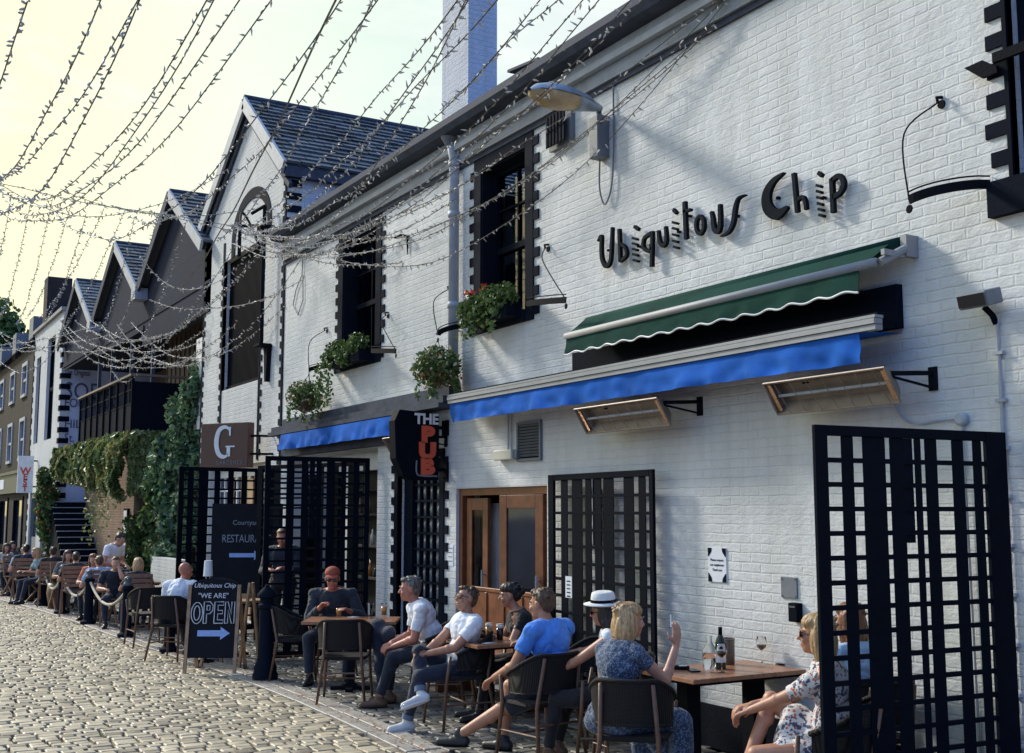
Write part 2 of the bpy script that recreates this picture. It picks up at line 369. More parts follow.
def text_mesh(txt, size, depth, shear=0.0, bold=0.0, align='CENTER', space=1.0):
    cu = bpy.data.curves.new('lettering', 'FONT'); cu.body = txt; cu.size = size; cu.extrude = depth; cu.offset = bold
    cu.align_x = align; cu.align_y = 'CENTER'; cu.shear = shear; cu.space_character = space; cu.resolution_u = 3
    o = bpy.data.objects.new('lettering', cu); COL.objects.link(o)
    dg = bpy.context.evaluated_depsgraph_get(); me = bpy.data.meshes.new_from_object(o.evaluated_get(dg))
    vs = [tuple(v.co) for v in me.vertices]; fs = [tuple(p.vertices) for p in me.polygons]
    bpy.data.objects.remove(o); bpy.data.curves.remove(cu); bpy.data.meshes.remove(me)
    return vs, fs
def put_text(mb, txt, o, u, v, size, depth=.003, sx=1.0, **kw):
    vs, fs = text_mesh(txt, size, depth, **kw); o, u, v = Vector(o), Vector(u).normalized(), Vector(v).normalized(); w = u.cross(v)
    mb.add([o + u * (p[0] * sx) + v * p[1] + w * p[2] for p in vs], fs); return mb
def ribbon(mb, pts, wid, o, u, v, th):
    """a brush stroke in the plane o,u,v given by a centre line and its width"""
    k = len(pts); lft = []; rgt = []
    for i in range(k):
        a = Vector(pts[max(i - 1, 0)]); b = Vector(pts[min(i + 1, k - 1)]); d = (b - a).normalized(); n = Vector((-d.y, d.x)); w = (wid[i] if isinstance(wid, (list, tuple)) else wid) / 2
        lft.append(Vector(pts[i]) + n * w); rgt.append(Vector(pts[i]) - n * w)
    o, u, v = Vector(o), Vector(u), Vector(v); wv = u.cross(v).normalized() * th
    P = lambda q: o + u * q.x + v * q.y
    vs = []
    for i in range(k): vs += [P(lft[i]), P(rgt[i]), P(lft[i]) + wv, P(rgt[i]) + wv]
    fs = []
    for i in range(k - 1):
        a = i * 4; b = a + 4
        fs += [(a, b, b + 1, a + 1), (a + 2, a + 3, b + 3, b + 2), (a, a + 2, b + 2, b), (a + 1, b + 1, b + 3, a + 3)]
    fs += [(0, 1, 3, 2), ((k - 1) * 4, (k - 1) * 4 + 2, (k - 1) * 4 + 3, (k - 1) * 4 + 1)]
    return mb.add(vs, fs)
def spline(pts, n=6):
    pts = [Vector(p) for p in pts]; out = []
    for i in range(len(pts) - 1):
        p0 = pts[max(i - 1, 0)]; p1 = pts[i]; p2 = pts[i + 1]; p3 = pts[min(i + 2, len(pts) - 1)]
        for j in range(n):
            t = j / n; out.append(.5 * ((2 * p1) + (p2 - p0) * t + (2 * p0 - 5 * p1 + 4 * p2 - p3) * t * t + (3 * p1 - p0 - 3 * p2 + p3) * t ** 3))
    out.append(pts[-1]); return out
def wall_grid(mb, x0, x1, z0, z1, holes, Y=0.0, rev=.22, back=.3, tops=None):
    xs = sorted({x0, x1} | {h[0] for h in holes} | {h[1] for h in holes}); zs = sorted({z0, z1} | {h[2] for h in holes} | {h[3] for h in holes})
    xs = [x for x in xs if x0 <= x <= x1]; zs = [z for z in zs if z0 <= z <= z1]
    inh = lambda x, z: any(h[0] < x < h[1] and h[2] < z < h[3] for h in holes)
    for i in range(len(xs) - 1):
        for j in range(len(zs) - 1):
            if inh((xs[i] + xs[i + 1]) / 2, (zs[j] + zs[j + 1]) / 2): continue
            a, b, c, d = xs[i], xs[i + 1], zs[j], zs[j + 1]
            mb.add([(a, Y, c), (b, Y, c), (b, Y, d), (a, Y, d)], [(0, 1, 2, 3)])
            mb.add([(a, Y + back, c), (b, Y + back, c), (b, Y + back, d), (a, Y + back, d)], [(3, 2, 1, 0)])
    for (a, b, c, d) in holes:
        mb.add([(a, Y, c), (a, Y, d), (a, Y + back, d), (a, Y + back, c)], [(0, 1, 2, 3)])
        mb.add([(b, Y, c), (b, Y, d), (b, Y + back, d), (b, Y + back, c)], [(3, 2, 1, 0)])
        mb.add([(a, Y, d), (b, Y, d), (b, Y + back, d), (a, Y + back, d)], [(0, 1, 2, 3)])
        if c > z0: mb.add([(a, Y, c), (b, Y, c), (b, Y + back, c), (a, Y + back, c)], [(3, 2, 1, 0)])
    for z, fl in ((z0, 0), (z1, 1)): mb.add([(x0, Y, z), (x1, Y, z), (x1, Y + back, z), (x0, Y + back, z)], [(0, 1, 2, 3)])
    for x in (x0, x1): mb.add([(x, Y, z0), (x, Y + back, z0), (x, Y + back, z1), (x, Y, z1)], [(0, 1, 2, 3)])
    return mb
def quoins(mb, x, sgn, z0, z1, base=.10, tooth=.10, per=.205, th=.02, Y=0.0, phase=0.0):
    """toothed painted surround beside x, growing towards sgn"""
    mb.bx(x, x + sgn * base, Y - th, Y + .05, z0, z1)
    z = z0 + phase
    while z < z1 - .05:
        mb.bx(x + sgn * base, x + sgn * (base + tooth * random.uniform(.85, 1.1)), Y - th + .003, Y + .05, z, min(z + per * .5, z1)); z += per
    return mb
def slates(mb, ea, eb, rb, ra, rows, th=.02, cols=0.28):
    """courses of slates from the eave ea-eb up to the ridge ra-rb"""
    ea, eb, ra, rb = [Vector(p) for p in (ea, eb, ra, rb)]
    nrm = (eb - ea).cross(ra - ea).normalized()
    if nrm.z < 0: nrm = -nrm
    for i in range(rows):
        t0, t1 = i / rows, min(1.0, (i + 1.12) / rows)
        A0, B0, A1, B1 = ea.lerp(ra, t0), eb.lerp(rb, t0), ea.lerp(ra, t1), eb.lerp(rb, t1)
        n = max(1, int((B0 - A0).length / cols)); sh = .5 / n if i % 2 else 0
        ts = [0.0] + [min(1, (k + 1) / n - sh) for k in range(n)] + ([1.0] if sh else [])
        for k in range(len(ts) - 1):
            a, b = ts[k] , ts[k + 1] - .012 / max(.1, (B0 - A0).length)
            if b <= a: continue
            lift = th * random.uniform(.9, 1.3); p = [A0.lerp(B0, a), A0.lerp(B0, b), A1.lerp(B1, b), A1.lerp(B1, a)]
            top = [p[0] + nrm * lift * 1.7, p[1] + nrm * lift * 1.7, p[2] + nrm * lift * .5, p[3] + nrm * lift * .5]
            mb.tone = random.random(); mb.add([p[0], p[1]] + top, [(0, 1, 3, 2), (2, 3, 4, 5)])
    mb.tone = .5
    return mb
# ================================================================ light and sky
EL, AZ = math.radians(33), math.radians(21)
SUN = Vector((-math.cos(EL) * math.cos(AZ), -math.cos(EL) * math.sin(AZ), math.sin(EL)))
wd = bpy.data.worlds.new('World'); SC.world = wd; wd.use_nodes = True
nt = wd.node_tree; bg = nt.nodes['Background']
sky = N(nt, 'ShaderNodeTexSky', sky_type='NISHITA'); sky.sun_disc = False
sky.sun_elevation = EL; sky.sun_rotation = math.atan2(SUN.x, SUN.y); sky.dust_density = 1.6; sky.air_density = 1.0; sky.ozone_density = 1.2
# thin bright cloud veil in the sky itself, warmer towards the sun
tc = N(nt, 'ShaderNodeTexCoord')
mp = N(nt, 'ShaderNodeMapping'); mp.inputs['Scale'].default_value = (1, 1, 2.6); L(nt, tc.outputs['Generated'], mp.inputs['Vector'])
nz = N(nt, 'ShaderNodeTexNoise', i_Scale=2.1, i_Detail=6.0, i_Roughness=.55); L(nt, mp.outputs[0], nz.inputs['Vector'])
mr = N(nt, 'ShaderNodeMapRange'); mr.inputs['From Min'].default_value = .35; mr.inputs['From Max'].default_value = .7; mr.inputs['To Min'].default_value = .72; mr.inputs['To Max'].default_value = .98
L(nt, nz.outputs['Fac'], mr.inputs['Value'])
dt = N(nt, 'ShaderNodeVectorMath', operation='DOT_PRODUCT'); L(nt, tc.outputs['Generated'], dt.inputs[0]); dt.inputs[1].default_value = Vector((SUN.x, SUN.y, .12)).normalized()
nw = N(nt, 'ShaderNodeTexNoise', i_Scale=3.2, i_Detail=7.0, i_Roughness=.6, i_Distortion=.6); L(nt, mp.outputs[0], nw.inputs['Vector'])
cc = ramp(nt, dt.outputs['Value'], [(0.0, (2.6, 5.8, 14.5)), (.45, (7.4, 10.8, 12.0)), (.78, (12.0, 13.0, 10.4)), (.95, (15.0, 13.0, 6.6))])
mx = N(nt, 'ShaderNodeMix', data_type='RGBA'); L(nt, mr.outputs['Result'], mx.inputs['Factor']); L(nt, sky.outputs[0], mx.inputs['A'])
cl_ = N(nt, 'ShaderNodeMix', data_type='RGBA'); cw = N(nt, 'ShaderNodeMapRange'); cw.inputs['From Min'].default_value = .5; cw.inputs['From Max'].default_value = .68; cw.inputs['To Max'].default_value = .75; L(nt, nw.outputs['Fac'], cw.inputs['Value'])
L(nt, cw.outputs['Result'], cl_.inputs['Factor']); L(nt, cc, cl_.inputs['A']); cl_.inputs['B'].default_value = (13.5, 13.6, 12.6, 1); L(nt, cl_.outputs['Result'], mx.inputs['B'])
L(nt, mx.outputs['Result'], bg.inputs['Color']); bg.inputs['Strength'].default_value = 0.085
sl = bpy.data.lights.new('sun', 'SUN'); sl.energy = 3.7; sl.angle = math.radians(8); sl.color = (1, .955, .88)
so = bpy.data.objects.new('sun', sl); COL.objects.link(so); so.rotation_euler = SUN.to_track_quat('Z', 'Y').to_euler()
SC.view_settings.view_transform = 'Standard'; SC.view_settings.look = 'None'; SC.view_settings.gamma = 1; SC.view_settings.exposure = 0.12
SC.view_settings.use_curve_mapping = False
SC.cycles.use_denoising = True; SC.cycles.max_bounces = 10; SC.cycles.transmission_bounces = 10; SC.cycles.diffuse_bounces = 3; SC.cycles.transparent_max_bounces = 8
SC.cycles.caustics_reflective = False; SC.cycles.caustics_refractive = False; SC.cycles.sample_clamp_indirect = 6

# ================================================================ ground
g = MB(); g.add([(-600, -300, -.03), (300, -300, -.03), (300, 300, -.03), (-600, 300, -.03)], [(0, 1, 2, 3)])
struct(g.build('ground', M['joint']))
KP = sorted([(p.x, p.y) for p in (G(470, 772), G(430, 752), G(330, 706), G(250, 674), G(180, 655), G(100, 626), G(50, 610), G(0, 597))] + [(8, -2.35), (-4, -2.35), (-46, -4.2), (-70, -6.5)])
def kerb_y(x):
    for (a, ya), (b, yb) in zip(KP, KP[1:]):
        if a <= x <= b:
            t = (x - a) / (b - a); return ya + (yb - ya) * t
    return KP[0][1] if x < KP[0][0] else KP[-1][1]
_ky = kerb_y
def kerb_y(x):                                    # smoothed
    return sum(_ky(x + d) for d in (-2, -1, 0, 1, 2)) / 5
def setts(name, x0, x1, yf0, yf1, m, w=.125, l=.225, drop=.030, skew=0.0):
    rng = random.Random(5); V = []; F = []; T = []; x = x0
    while x < x1:
        ww = w * rng.uniform(.88, 1.15); ya, yb = yf0(x), yf1(x); y = ya - rng.random() * l
        while y < yb:
            ll = l * rng.uniform(.75, 1.25); g = .007
            cx0, cx1, cy0, cy1 = x + g / 2, x + ww - g / 2, max(y, ya - .02) + .014, min(y + ll, yb + .02) - .014
            if cy1 - cy0 > .05:
                h = rng.uniform(-.003, .003); tx = rng.uniform(-.024, .016); ty = rng.uniform(-.018, .018); mx_, my_ = (cx0 + cx1) / 2, (cy0 + cy1) / 2
                rot = rng.uniform(-.012, .012); ox = skew * my_ + rng.uniform(-.004, .004); o = len(V); bw = .009
                def pt(px, py, z): 
                    dx, dy = px - mx_, py - my_
                    V.append((mx_ + dx - dy * rot + ox, my_ + dy + dx * rot, z + h + dx * tx + dy * ty))
                for (ins, z) in ((0, -drop), (0.001, -.007), (bw, -.0)):
                    for (px, py) in ((cx0 + ins, cy0 + ins), (cx1 - ins, cy0 + ins), (cx1 - ins, cy1 - ins), (cx0 + ins, cy1 - ins)):
                        pt(px + rng.uniform(-.004, .004), py + rng.uniform(-.005, .005), z + (rng.uniform(-.003, .003) if z > -.01 else 0))
                pt(mx_, my_, .002)
                for a in (0, 4):
                    for j in range(4): F.append((o + a + j, o + a + (j + 1) % 4, o + a + 4 + (j + 1) % 4, o + a + 4 + j))
                for j in range(4): F.append((o + 8 + j, o + 8 + (j + 1) % 4, o + 12))
                T += [rng.random()] * 12
            y += ll
        x += ww
    me = bpy.data.meshes.new(name); me.from_pydata(V, [], F); me.materials.append(m)
    me.polygons.foreach_set('use_smooth', [True] * len(F))
    at = me.attributes.new('tone', 'FLOAT', 'FACE'); at.data.foreach_set('value', T); me.set_sharp_from_angle(angle=math.radians(28))
    o = bpy.data.objects.new(name, me); COL.objects.link(o); return struct(o)
setts('street', -50, 1.0, lambda x: -9.0, lambda x: kerb_y(x) - .19, M['sett'], w=.115, l=.175)
setts('pavement', -47, 1.0, lambda x: kerb_y(x) + .17, lambda x: (-.02 if x > -23.2 else 1.3), M['sett2'], w=.12, l=.19)
k = MB(); x = -48.0
rngk = random.Random(3)
while x < 1.0:
    l = rngk.uniform(.7, 1.1); a = Vector((x + .006, kerb_y(x), 0)); b = Vector((x + l - .006, kerb_y(x + l), 0))
    d = (b - a).normalized(); nrm = Vector((-d.y, d.x, 0)); h = rngk.uniform(-.004, .005)
    for s0, s1 in ((-.16, -.02), (0.0, .15)):
        p = [a + nrm * s0, b + nrm * s0, b + nrm * s1, a + nrm * s1]
        k.add([(q.x, q.y, -.03) for q in p] + [(q.x, q.y, .004 + h) for q in p], [(4, 5, 6, 7), (0, 1, 5, 4), (1, 2, 6, 5), (2, 3, 7, 6), (3, 0, 4, 7)])
    x += l
struct(bevel(k.build('kerb', M['granite']), .006, 1))
lf = MB(); rl = random.Random(11)
for i in range(1500):
    x = -7 - 24 * rl.random() ** 1.4; y = kerb_y(x) + rl.gauss(-.03, .07)
    if rl.random() < .18: y = kerb_y(x) + rl.gauss(-.2, .45)
    lf.tone = rl.random(); lf.leafq((x, y, rl.uniform(.008, .02)), rl.uniform(.007, .02), (0, 0, 2.5))
o = lf.build('fallen_leaves', M['fallen'], tone=True); o['kind'] = 'stuff'

# ================================================================ the pub
XJ = -18.2; XE = 2.5; ZT = 6.05
pub = thing('pub_building', 'long white painted brick pub with dark toothed window surrounds and lettering on its wall', 'building', (-8, 0, 0))
def hole(a, b, c, d): return (a, b, c, d)
H1 = (-15.62, -14.42, 4.06, 5.84); H2 = (-11.42, -10.42, 4.06, 5.85)
HG = (-13.62, -12.40, .35, 2.56); HD = (-12.02, -10.02, 0.0, 2.17); HB = (-17.85, -14.30, 0.0, 2.76)
HR = (-4.47, -3.1, 3.95, 6.05 - .02)
w = wall_grid(MB(), XJ, XE, 0, ZT, [H1, H2, HG, HD, HB, HR], 0.0, back=.32)
part(w, 'wall', M['white'], pub)
s = MB()       # the other walls of the pub and the dark rooms behind its openings
s.bx(XE - .3, XE - .002, .33, 9, 0, ZT); s.bx(XJ, XE, 9, 9.3, 0, ZT)
part(s, 'rear_wall', M['white2'], pub)
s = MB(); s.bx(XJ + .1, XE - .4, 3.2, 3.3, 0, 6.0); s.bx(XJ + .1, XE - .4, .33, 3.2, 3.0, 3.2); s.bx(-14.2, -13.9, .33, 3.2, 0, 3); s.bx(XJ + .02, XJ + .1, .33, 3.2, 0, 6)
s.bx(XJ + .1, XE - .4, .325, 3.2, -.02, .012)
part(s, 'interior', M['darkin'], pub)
# plinth along the foot of the wall
s = MB()
for a, b in ((XJ + .02, HB[0] - .01), (HB[1] + .01, HG[0] - .14), (HG[1] + .14, HD[0] - .01), (HD[1] + .01, XE - .02)): s = MB(); s.bx(a, b, -.03, .05, 0, .34); part(s, 'plinth', M['plinth'], pub)
# cornice: stepped mouldings, gutter
s = MB(); s.bx(XJ + .01, XE, -.06, .30, 6.06, 6.20); part(s, 'cornice', M['cornice'], pub)
s = MB(); s.bx(XJ + .01, XE, -.13, .30, 6.203, 6.27); s.bx(XJ + .01, XE, -.10, .30, 6.273, 6.36); part(s, 'cornice_moulding', M['lightgrey'], pub)
s = MB(); s.bx(XJ + .01, XE, -.03, -.001, 6.0, 6.055); part(s, 'string_moulding', M['gutter'], pub)
s = MB(); pr = [(-.13, 6.365), (-.27, 6.38), (-.31, 6.45), (-.31, 6.53), (-.27, 6.53), (-.26, 6.46), (-.2, 6.42), (.25, 6.42), (.25, 6.365)]
s.prism(pr, (XJ + .01, 0, 0), (0, 1, 0), (0, 0, 1), XE - XJ); part(s, 'gutter', M['gutter'], pub)
s = MB(); slates(s, (XE, .1, 6.45), (XJ + .05, .1, 6.45), (XJ + .05, 4.6, 8.6), (XE, 4.6, 8.6), 22); slates(s, (XJ + .05, 9.2, 6.3), (XE, 9.2, 6.3), (XE, 4.6, 8.6), (XJ + .05, 4.6, 8.6), 22)
s.add([(XE - .02, .1, 6.4), (XE - .02, 9.2, 6.3), (XE - .02, 4.6, 8.56)], [(0, 1, 2)]); s.add([(XJ + .06, .1, 6.42), (XE, .1, 6.42), (XE, 4.6, 8.56), (XJ + .06, 4.6, 8.56)], [(0, 1, 2, 3)])
part(s, 'roof', M['slate'], pub, tone=True)
# upstairs windows
def upper_window(h, parent, outer, tooth, side_in, bars):
    f = MB(); a, b, c, d = h; y = .16
    f.bx(a, a + .06, y, y + .09, c, d); f.bx(b - .06, b, y, y + .09, c, d); f.bx(a + .06, b - .06, y, y + .09, d - .07, d); f.bx(a + .06, b - .06, y - .02, y + .09, c, c + .06)
    mz = c + (d - c) * .46
    f.bx(a + .06, b - .06, y + .01, y + .1, mz - .035, mz + .035)
    for k in range(1, bars): xx = a + (b - a) * k / bars; f.bx(xx - .012, xx + .012, y + .03, y + .08, c + .06, d - .07)
    f.bx(a + .06, b - .06, y + .03, y + .08, mz + (d - mz) * .5 - .012, mz + (d - mz) * .5 + .012)
    fo = part(f, 'window', M['dark'], parent)
    g = MB(); g.bx(a + .05, b - .05, y + .055, y + .063, c + .05, d - .05); part(g, 'pane', M['glass'], fo) if False else g.build('pane', M['clearpane'], fo, off=tuple(parent.location))
    q = MB(); A, B, C, D = outer
    for xx, sg__ in ((a, 1), (b, -1)): q.bx(xx + sg__ * .002, xx + sg__ * .02, .0, .157, c + .002, d - .002)
    q.bx(a + .02, b - .02, .0, .157, d - .02, d - .002)
    quoins(q, a, -1, C, D - .0, base=a - A - .1, tooth=.11); quoins(q, b, 1, C, D, base=B - b - .1, tooth=.11, phase=.05)
    q.bx(a + .002, b - .002, -.022, .05, d - .001, D + .02); q.bx(a + .002, b - .002, -.05, .16, C, c + .001)
    part(q, 'window_surround', M['quoin'], parent)
    return fo
upper_window(H1, pub, (-15.90, -14.14, 3.93, 6.0), .1, .2, 2)
upper_window(H2, pub, (-11.68, -10.16, 3.93, 6.0), .1, .2, 2)
for p in (tuple(W(359, 330, .5)), tuple(W(356, 344, .62))):       # two lit lamps glowing inside the first window
    m, nt_, b_ = newmat('orange_lamp_glow'); b_.inputs['Base Color'].default_value = (1, .3, .05, 1); b_.inputs['Emission Color'].default_value = (1, .22, .04, 1); b_.inputs['Emission Strength'].default_value = 5
    s = MB(); s.ell((0, 0, 0), (.05, .05, .045)); o = s.build('lamp_bulb', m)
    t = thing('pendant_lamp', 'small glowing orange lamp, %s of two behind the dark window left of the drainpipe' % ('upper' if p[1] < .55 else 'lower'), 'lamp', p)
    o.parent = t; s = MB(); s.lathe([(.02, .1), (.09, .03), (.1, 0), (.095, 0)], n=16); s.tube([(0, 0, .1), (0, 0, 1.0)], .006); s.build('lamp_shade', M['black'], t)
# glass block window with quoins
s = MB(); quoins(s, HG[0], -1, .35, 2.56, base=.1, tooth=.1); quoins(s, HG[1], 1, .35, 2.56, base=.09, tooth=.1, phase=.06); s.bx(HG[0] - .1, HG[1] + .09, -.024, .05, 2.562, 2.66)
part(s, 'window_surround', M['dark'], pub)
s = MB(); a, b, c, d = HG; s.bx(a, a + .24, .08, .2, c, d); s.bx(b - .07, b, .08, .2, c, d); s.bx(a + .24, b - .07, .08, .2, c, c + .08); s.bx(a + .24, b - .07, .08, .2, d - .12, d)
n_ = 5; x0, x1 = a + .24, b - .07; rows = 10; z0, z1 = c + .08, d - .12
for i in range(1, n_): xx = x0 + (x1 - x0) * i / n_; s.bx(xx - .014, xx + .014, .1, .17, z0, z1)
for j in range(1, rows): zz = z0 + (z1 - z0) * j / rows; s.bx(x0, x1, .104, .166, zz - .014, zz + .014)
wo = part(s, 'window', M['dark'], pub)
g = MB()
for i in range(n_):
    for j in range(rows):
        xa = x0 + (x1 - x0) * i / n_; za = z0 + (z1 - z0) * j / rows; wx = (x1 - x0) / n_; wz = (z1 - z0) / rows
        cx_, cz_ = xa + wx / 2, za + wz / 2; q = .35
        g.add([(xa + .01, .15, za + .01), (xa + wx - .01, .15, za + .01), (xa + wx - .01, .15, za + wz - .01), (xa + .01, .15, za + wz - .01), (cx_ + random.uniform(-.02, .02), .115, cz_ + random.uniform(-.02, .02))], [(0, 1, 4), (1, 2, 4), (2, 3, 4), (3, 0, 4)])
g.build('pane', M['blockglass'], wo, off=tuple(pub.location))
# doors: timber frame, a left leaf seen almost edge on and a wide right leaf standing open
def door_leaf(p0, p1, h, name, glass_side=.14, botz=.75, gm='glass'):
    t = MB(); p0, p1 = Vector(p0), Vector(p1); d = (p1 - p0); l = d.length; d.normalize(); n = Vector((-d.y, d.x, 0)); R = Matrix((d, n, Vector((0, 0, 1)))).transposed()
    def bb(u0, u1, z0, z1, th=.045): t.box(p0 + d * (u0 + u1) / 2 + Vector((0, 0, (z0 + z1) / 2)), (u1 - u0, th, z1 - z0), R)
    bb(0, glass_side, .02, h); bb(l - glass_side, l, .02, h); bb(glass_side, l - glass_side, h - .14, h, .043); bb(glass_side, l - glass_side, .02, botz, .04)
    o = part(t, name, M['wood'], pub); bevel(o, .004, 1)
    g = MB(); g.box(p0 + d * l / 2 + Vector((0, 0, (h - .1 + botz - .04) / 2)), (l - glass_side * 2 + .02, .012, h - .06 - botz), R); g.build('pane', M[gm], o, off=tuple(pub.location))
    hd = MB(); q = p0 + d * (l - glass_side * .5) - n * .06; hd.tube([q + Vector((0, 0, .85)), q + Vector((0, 0, 1.25))], .014); hd.tube([q + Vector((0, 0, .9)), q + n * .06 + Vector((0, 0, .9))], .01); hd.tube([q + Vector((0, 0, 1.2)), q + n * .06 + Vector((0, 0, 1.2))], .01)
    hd.build('door_handle', M['alu'], o, off=tuple(pub.location))
s = MB(); a, b, c, d = HD; s.bx(a, a + .08, .04, .2, 0, d); s.bx(b - .07, b, .04, .2, 0, d); s.bx(a + .08, b - .07, .04, .2, d - .08, d)
part(s, 'door_frame', M['wood'], pub)
door_leaf((-11.90, .10, 0), (-11.44, .12, 0), 2.06, 'door', .11, .85, 'clear')
door_leaf((-10.80, -.10, 0), (-10.12, .03, 0), 2.08, 'door', .12, .72)
s = MB(); s.bx(-11.28, -11.2, .3, .9, 0, 2.1); s.bx(-11.84, -11.5, .26, .29, .0, 2.0); part(s, 'entrance_lobby', M['trimwhite'], pub)
# restaurant entrance: white pillars, dark inner screen with shelves and warm bits
s = MB()
for xx in (-17.45, -17.0, -16.3): s.bx(xx, xx + .12, .36, .48, 0, 2.5)
s.bx(HB[0] + .002, HB[1] - .002, .33, .5, 2.5, 2.76); part(s, 'entrance_post', M['trimwhite'], pub)
s = MB(); s.bx(-16.1, -14.35, .5, .56, 0, 2.5)
for zz in (.5, .95, 1.4, 1.85, 2.2): s.bx(-16.1, -14.35, .34, .5, zz, zz + .03)
part(s, 'shelf', M['darkin'], pub)
rb = random.Random(4)
for i in range(13):
    x = -16.0 + rb.random() * 1.5; zz = rb.choice((.98, 1.43, 1.88)); h = rb.uniform(.12, .25); s = MB(); s.lathe([(.03, 0), (.03, h * .6), (.012, h * .75), (.012, h)], n=8)
    nm = ('amber', 'green', 'pale', 'brown')[i % 4]
    tag(s.build('bottle', [M['amber'], M['bottle'], M['trimwhite'], M['ochre']][i % 4], loc=(x, .42, zz), smooth=True), 'bottle standing on the dark shelves behind the folded black screen', 'bottle', 'bottles on the entrance shelves')
# black shutter and toothed surround high on the right
s = MB(); quoins(s, HR[0], -1, 3.95, 6.0, base=.03, tooth=.145, per=.195, phase=.14); s.bx(HR[0] - .17, HR[1] + .1, -.06, .1, 3.76, 3.99); quoins(s, HR[1], 1, 3.99, 6.0, base=.06, tooth=.2, per=.29)
part(s, 'window_surround', M['dark'], pub)
s = MB(); s.bx(HR[0] + .002, HR[1] - .002, .1, .16, 3.99, 6.02)
for i in range(6): s.bx(HR[0] + .1 + i * .18, HR[0] + .12 + i * .18, .085, .1, 3.99, 6.02)
sh = part(s, 'shutter', M['dark'], pub)
s = MB(); P = [W(970, 70), W(988, 62), W(1002, 68), W(1003, 74), W(988, 80)]
c0 = P[0]; s.prism([(q.x - c0.x, q.z - c0.z) for q in P], (c0.x, -.04, c0.z), (1, 0, 0), (0, 0, 1), .02); s.bx(W(1000, 71).x, HR[1] - .2, -.075, -.045, c0.z - .045, c0.z + .02)
s.build('hinge', M['black_metal'], sh, off=tuple(pub.location))
# fascia beams the awnings hang from
s = MB(); xa, xb = W(283, 430).x, W(458, 400).x; s.bx(xa, xb, -.2, 0, 3.18, 3.26); s.bx(xa + .3, xb, -.12, 0, 3.26, 3.38); s.bx(xa, xb, -.26, 0, 3.12, 3.175); s.bx(xa + .2, -13.9, -.1, -.001, 2.78, 3.115)
part(s, 'fascia', M['gutter'], pub)
# painted patches, electrics on the wall belong to the pub as fittings
# ---------------------------------------------------------------- chimney
p0 = W(442, 100, 1.3); p1 = W(468, 100, 1.3); side = XP(497, 60, p1.x)
ch = thing('chimney_stack', 'tall square white painted brick chimney rising behind the cornice', 'chimney', (p0.x, 1.3, 6.6))
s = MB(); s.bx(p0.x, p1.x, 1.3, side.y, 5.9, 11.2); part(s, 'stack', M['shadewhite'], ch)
s = MB(); s.bx(p0.x - .08, p1.x + .08, 1.22, side.y + .08, 11.2, 11.4); part(s, 'capping', M['stone'], ch)
s = MB(); 
for q in (.25, .6): s.lathe([(.12, 11.4), (.13, 11.45), (.1, 11.9), (.12, 11.95)], (p0.x + (p1.x - p0.x) * (q + .05), (1.3 + side.y) / 2, 0), n=14)
part(s, 'chimney_pot', M['redbrick'], ch)
# ---------------------------------------------------------------- gabled house
gx0, gx1 = -23.12, XJ - .004; _a = W(244, 101, -.12); apx, apz = _a.x, _a.z - .08; ez = 7.72
gb = thing('gabled_house', 'narrow white painted brick house with pointed slate gable and tall black slatted opening', 'building', (-20.7, 0, 0))
HO = (-21.72, -19.47, 4.2, 6.72); HE = (-22.4, -18.9, 0, 2.75)
w = wall_grid(MB(), gx0, gx1, 0, ez, [HO, HE], 0.0, back=.3)
w.add([(gx0, 0, ez), (gx1, 0, ez), (apx, 0, apz), (gx0, .3, ez), (gx1, .3, ez), (apx, .3, apz)], [(0, 1, 2), (5, 4, 3), (1, 4, 5, 2), (0, 2, 5, 3)])
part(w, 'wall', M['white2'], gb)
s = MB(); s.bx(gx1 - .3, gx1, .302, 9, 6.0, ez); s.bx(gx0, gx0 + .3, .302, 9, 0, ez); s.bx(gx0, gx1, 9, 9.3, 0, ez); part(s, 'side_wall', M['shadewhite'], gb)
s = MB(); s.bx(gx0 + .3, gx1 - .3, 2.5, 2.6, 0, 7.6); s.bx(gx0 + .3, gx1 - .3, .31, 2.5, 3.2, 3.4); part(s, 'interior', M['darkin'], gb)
s = MB()
ov = .10; L0 = (gx0 - .22, -ov, ez - .12); R0 = (gx1 + .22, -ov, ez - .12)
slates(s, (gx1 + .14, -ov, ez + .0), (gx1 + .14, 9.3, ez + .0), (apx, 9.3, apz + .12), (apx, -ov, apz + .12), 15, th=.028)
slates(s, (gx0 - .14, 9.3, ez + .0), (gx0 - .14, -ov, ez + .0), (apx, -ov, apz + .12), (apx, 9.3, apz + .12), 15, th=.028)
s.add([(gx1 + .14, -ov, ez - .03), (gx1 + .14, 9.3, ez - .03), (apx, 9.3, apz + .1), (apx, -ov, apz + .1)], [(0, 1, 2, 3)]); s.add([(gx0 - .14, -ov, ez - .03), (gx0 - .14, 9.3, ez - .03), (apx, 9.3, apz + .1), (apx, -ov, apz + .1)], [(3, 2, 1, 0)])
rf = part(s, 'roof', M['slate'], gb, tone=True)
s = MB(); s.tube([(apx, -ov - .02, apz + .15), (apx, 9.3, apz + .15)], .06, 8); s.build('ridge_tile', M['gutter'], rf, off=tuple(gb.location))
s = MB(); s.beam((gx1 + .12, -ov - .02, ez - .08), (apx, -ov - .02, apz + .04), .05, .24, (0, 0, 1)); s.beam((gx0 - .12, -ov - .02, ez - .08), (apx, -ov - .02, apz + .04), .05, .24); part(s, 'bargeboard', M['lightgrey'], gb)
s = MB(); s.beam((gx1 + .2, -.02, ez - .4), (apx, -.02, apz - .22), .06, .09); s.beam((gx0 - .2, -.02, ez - .4), (apx, -.02, apz - .22), .06, .09)
s.bx(gx1 + .02, gx1 + .14, -ov + .02, 9, ez - .22, ez - .04); part(s, 'eaves_board', M['gutter'], gb)
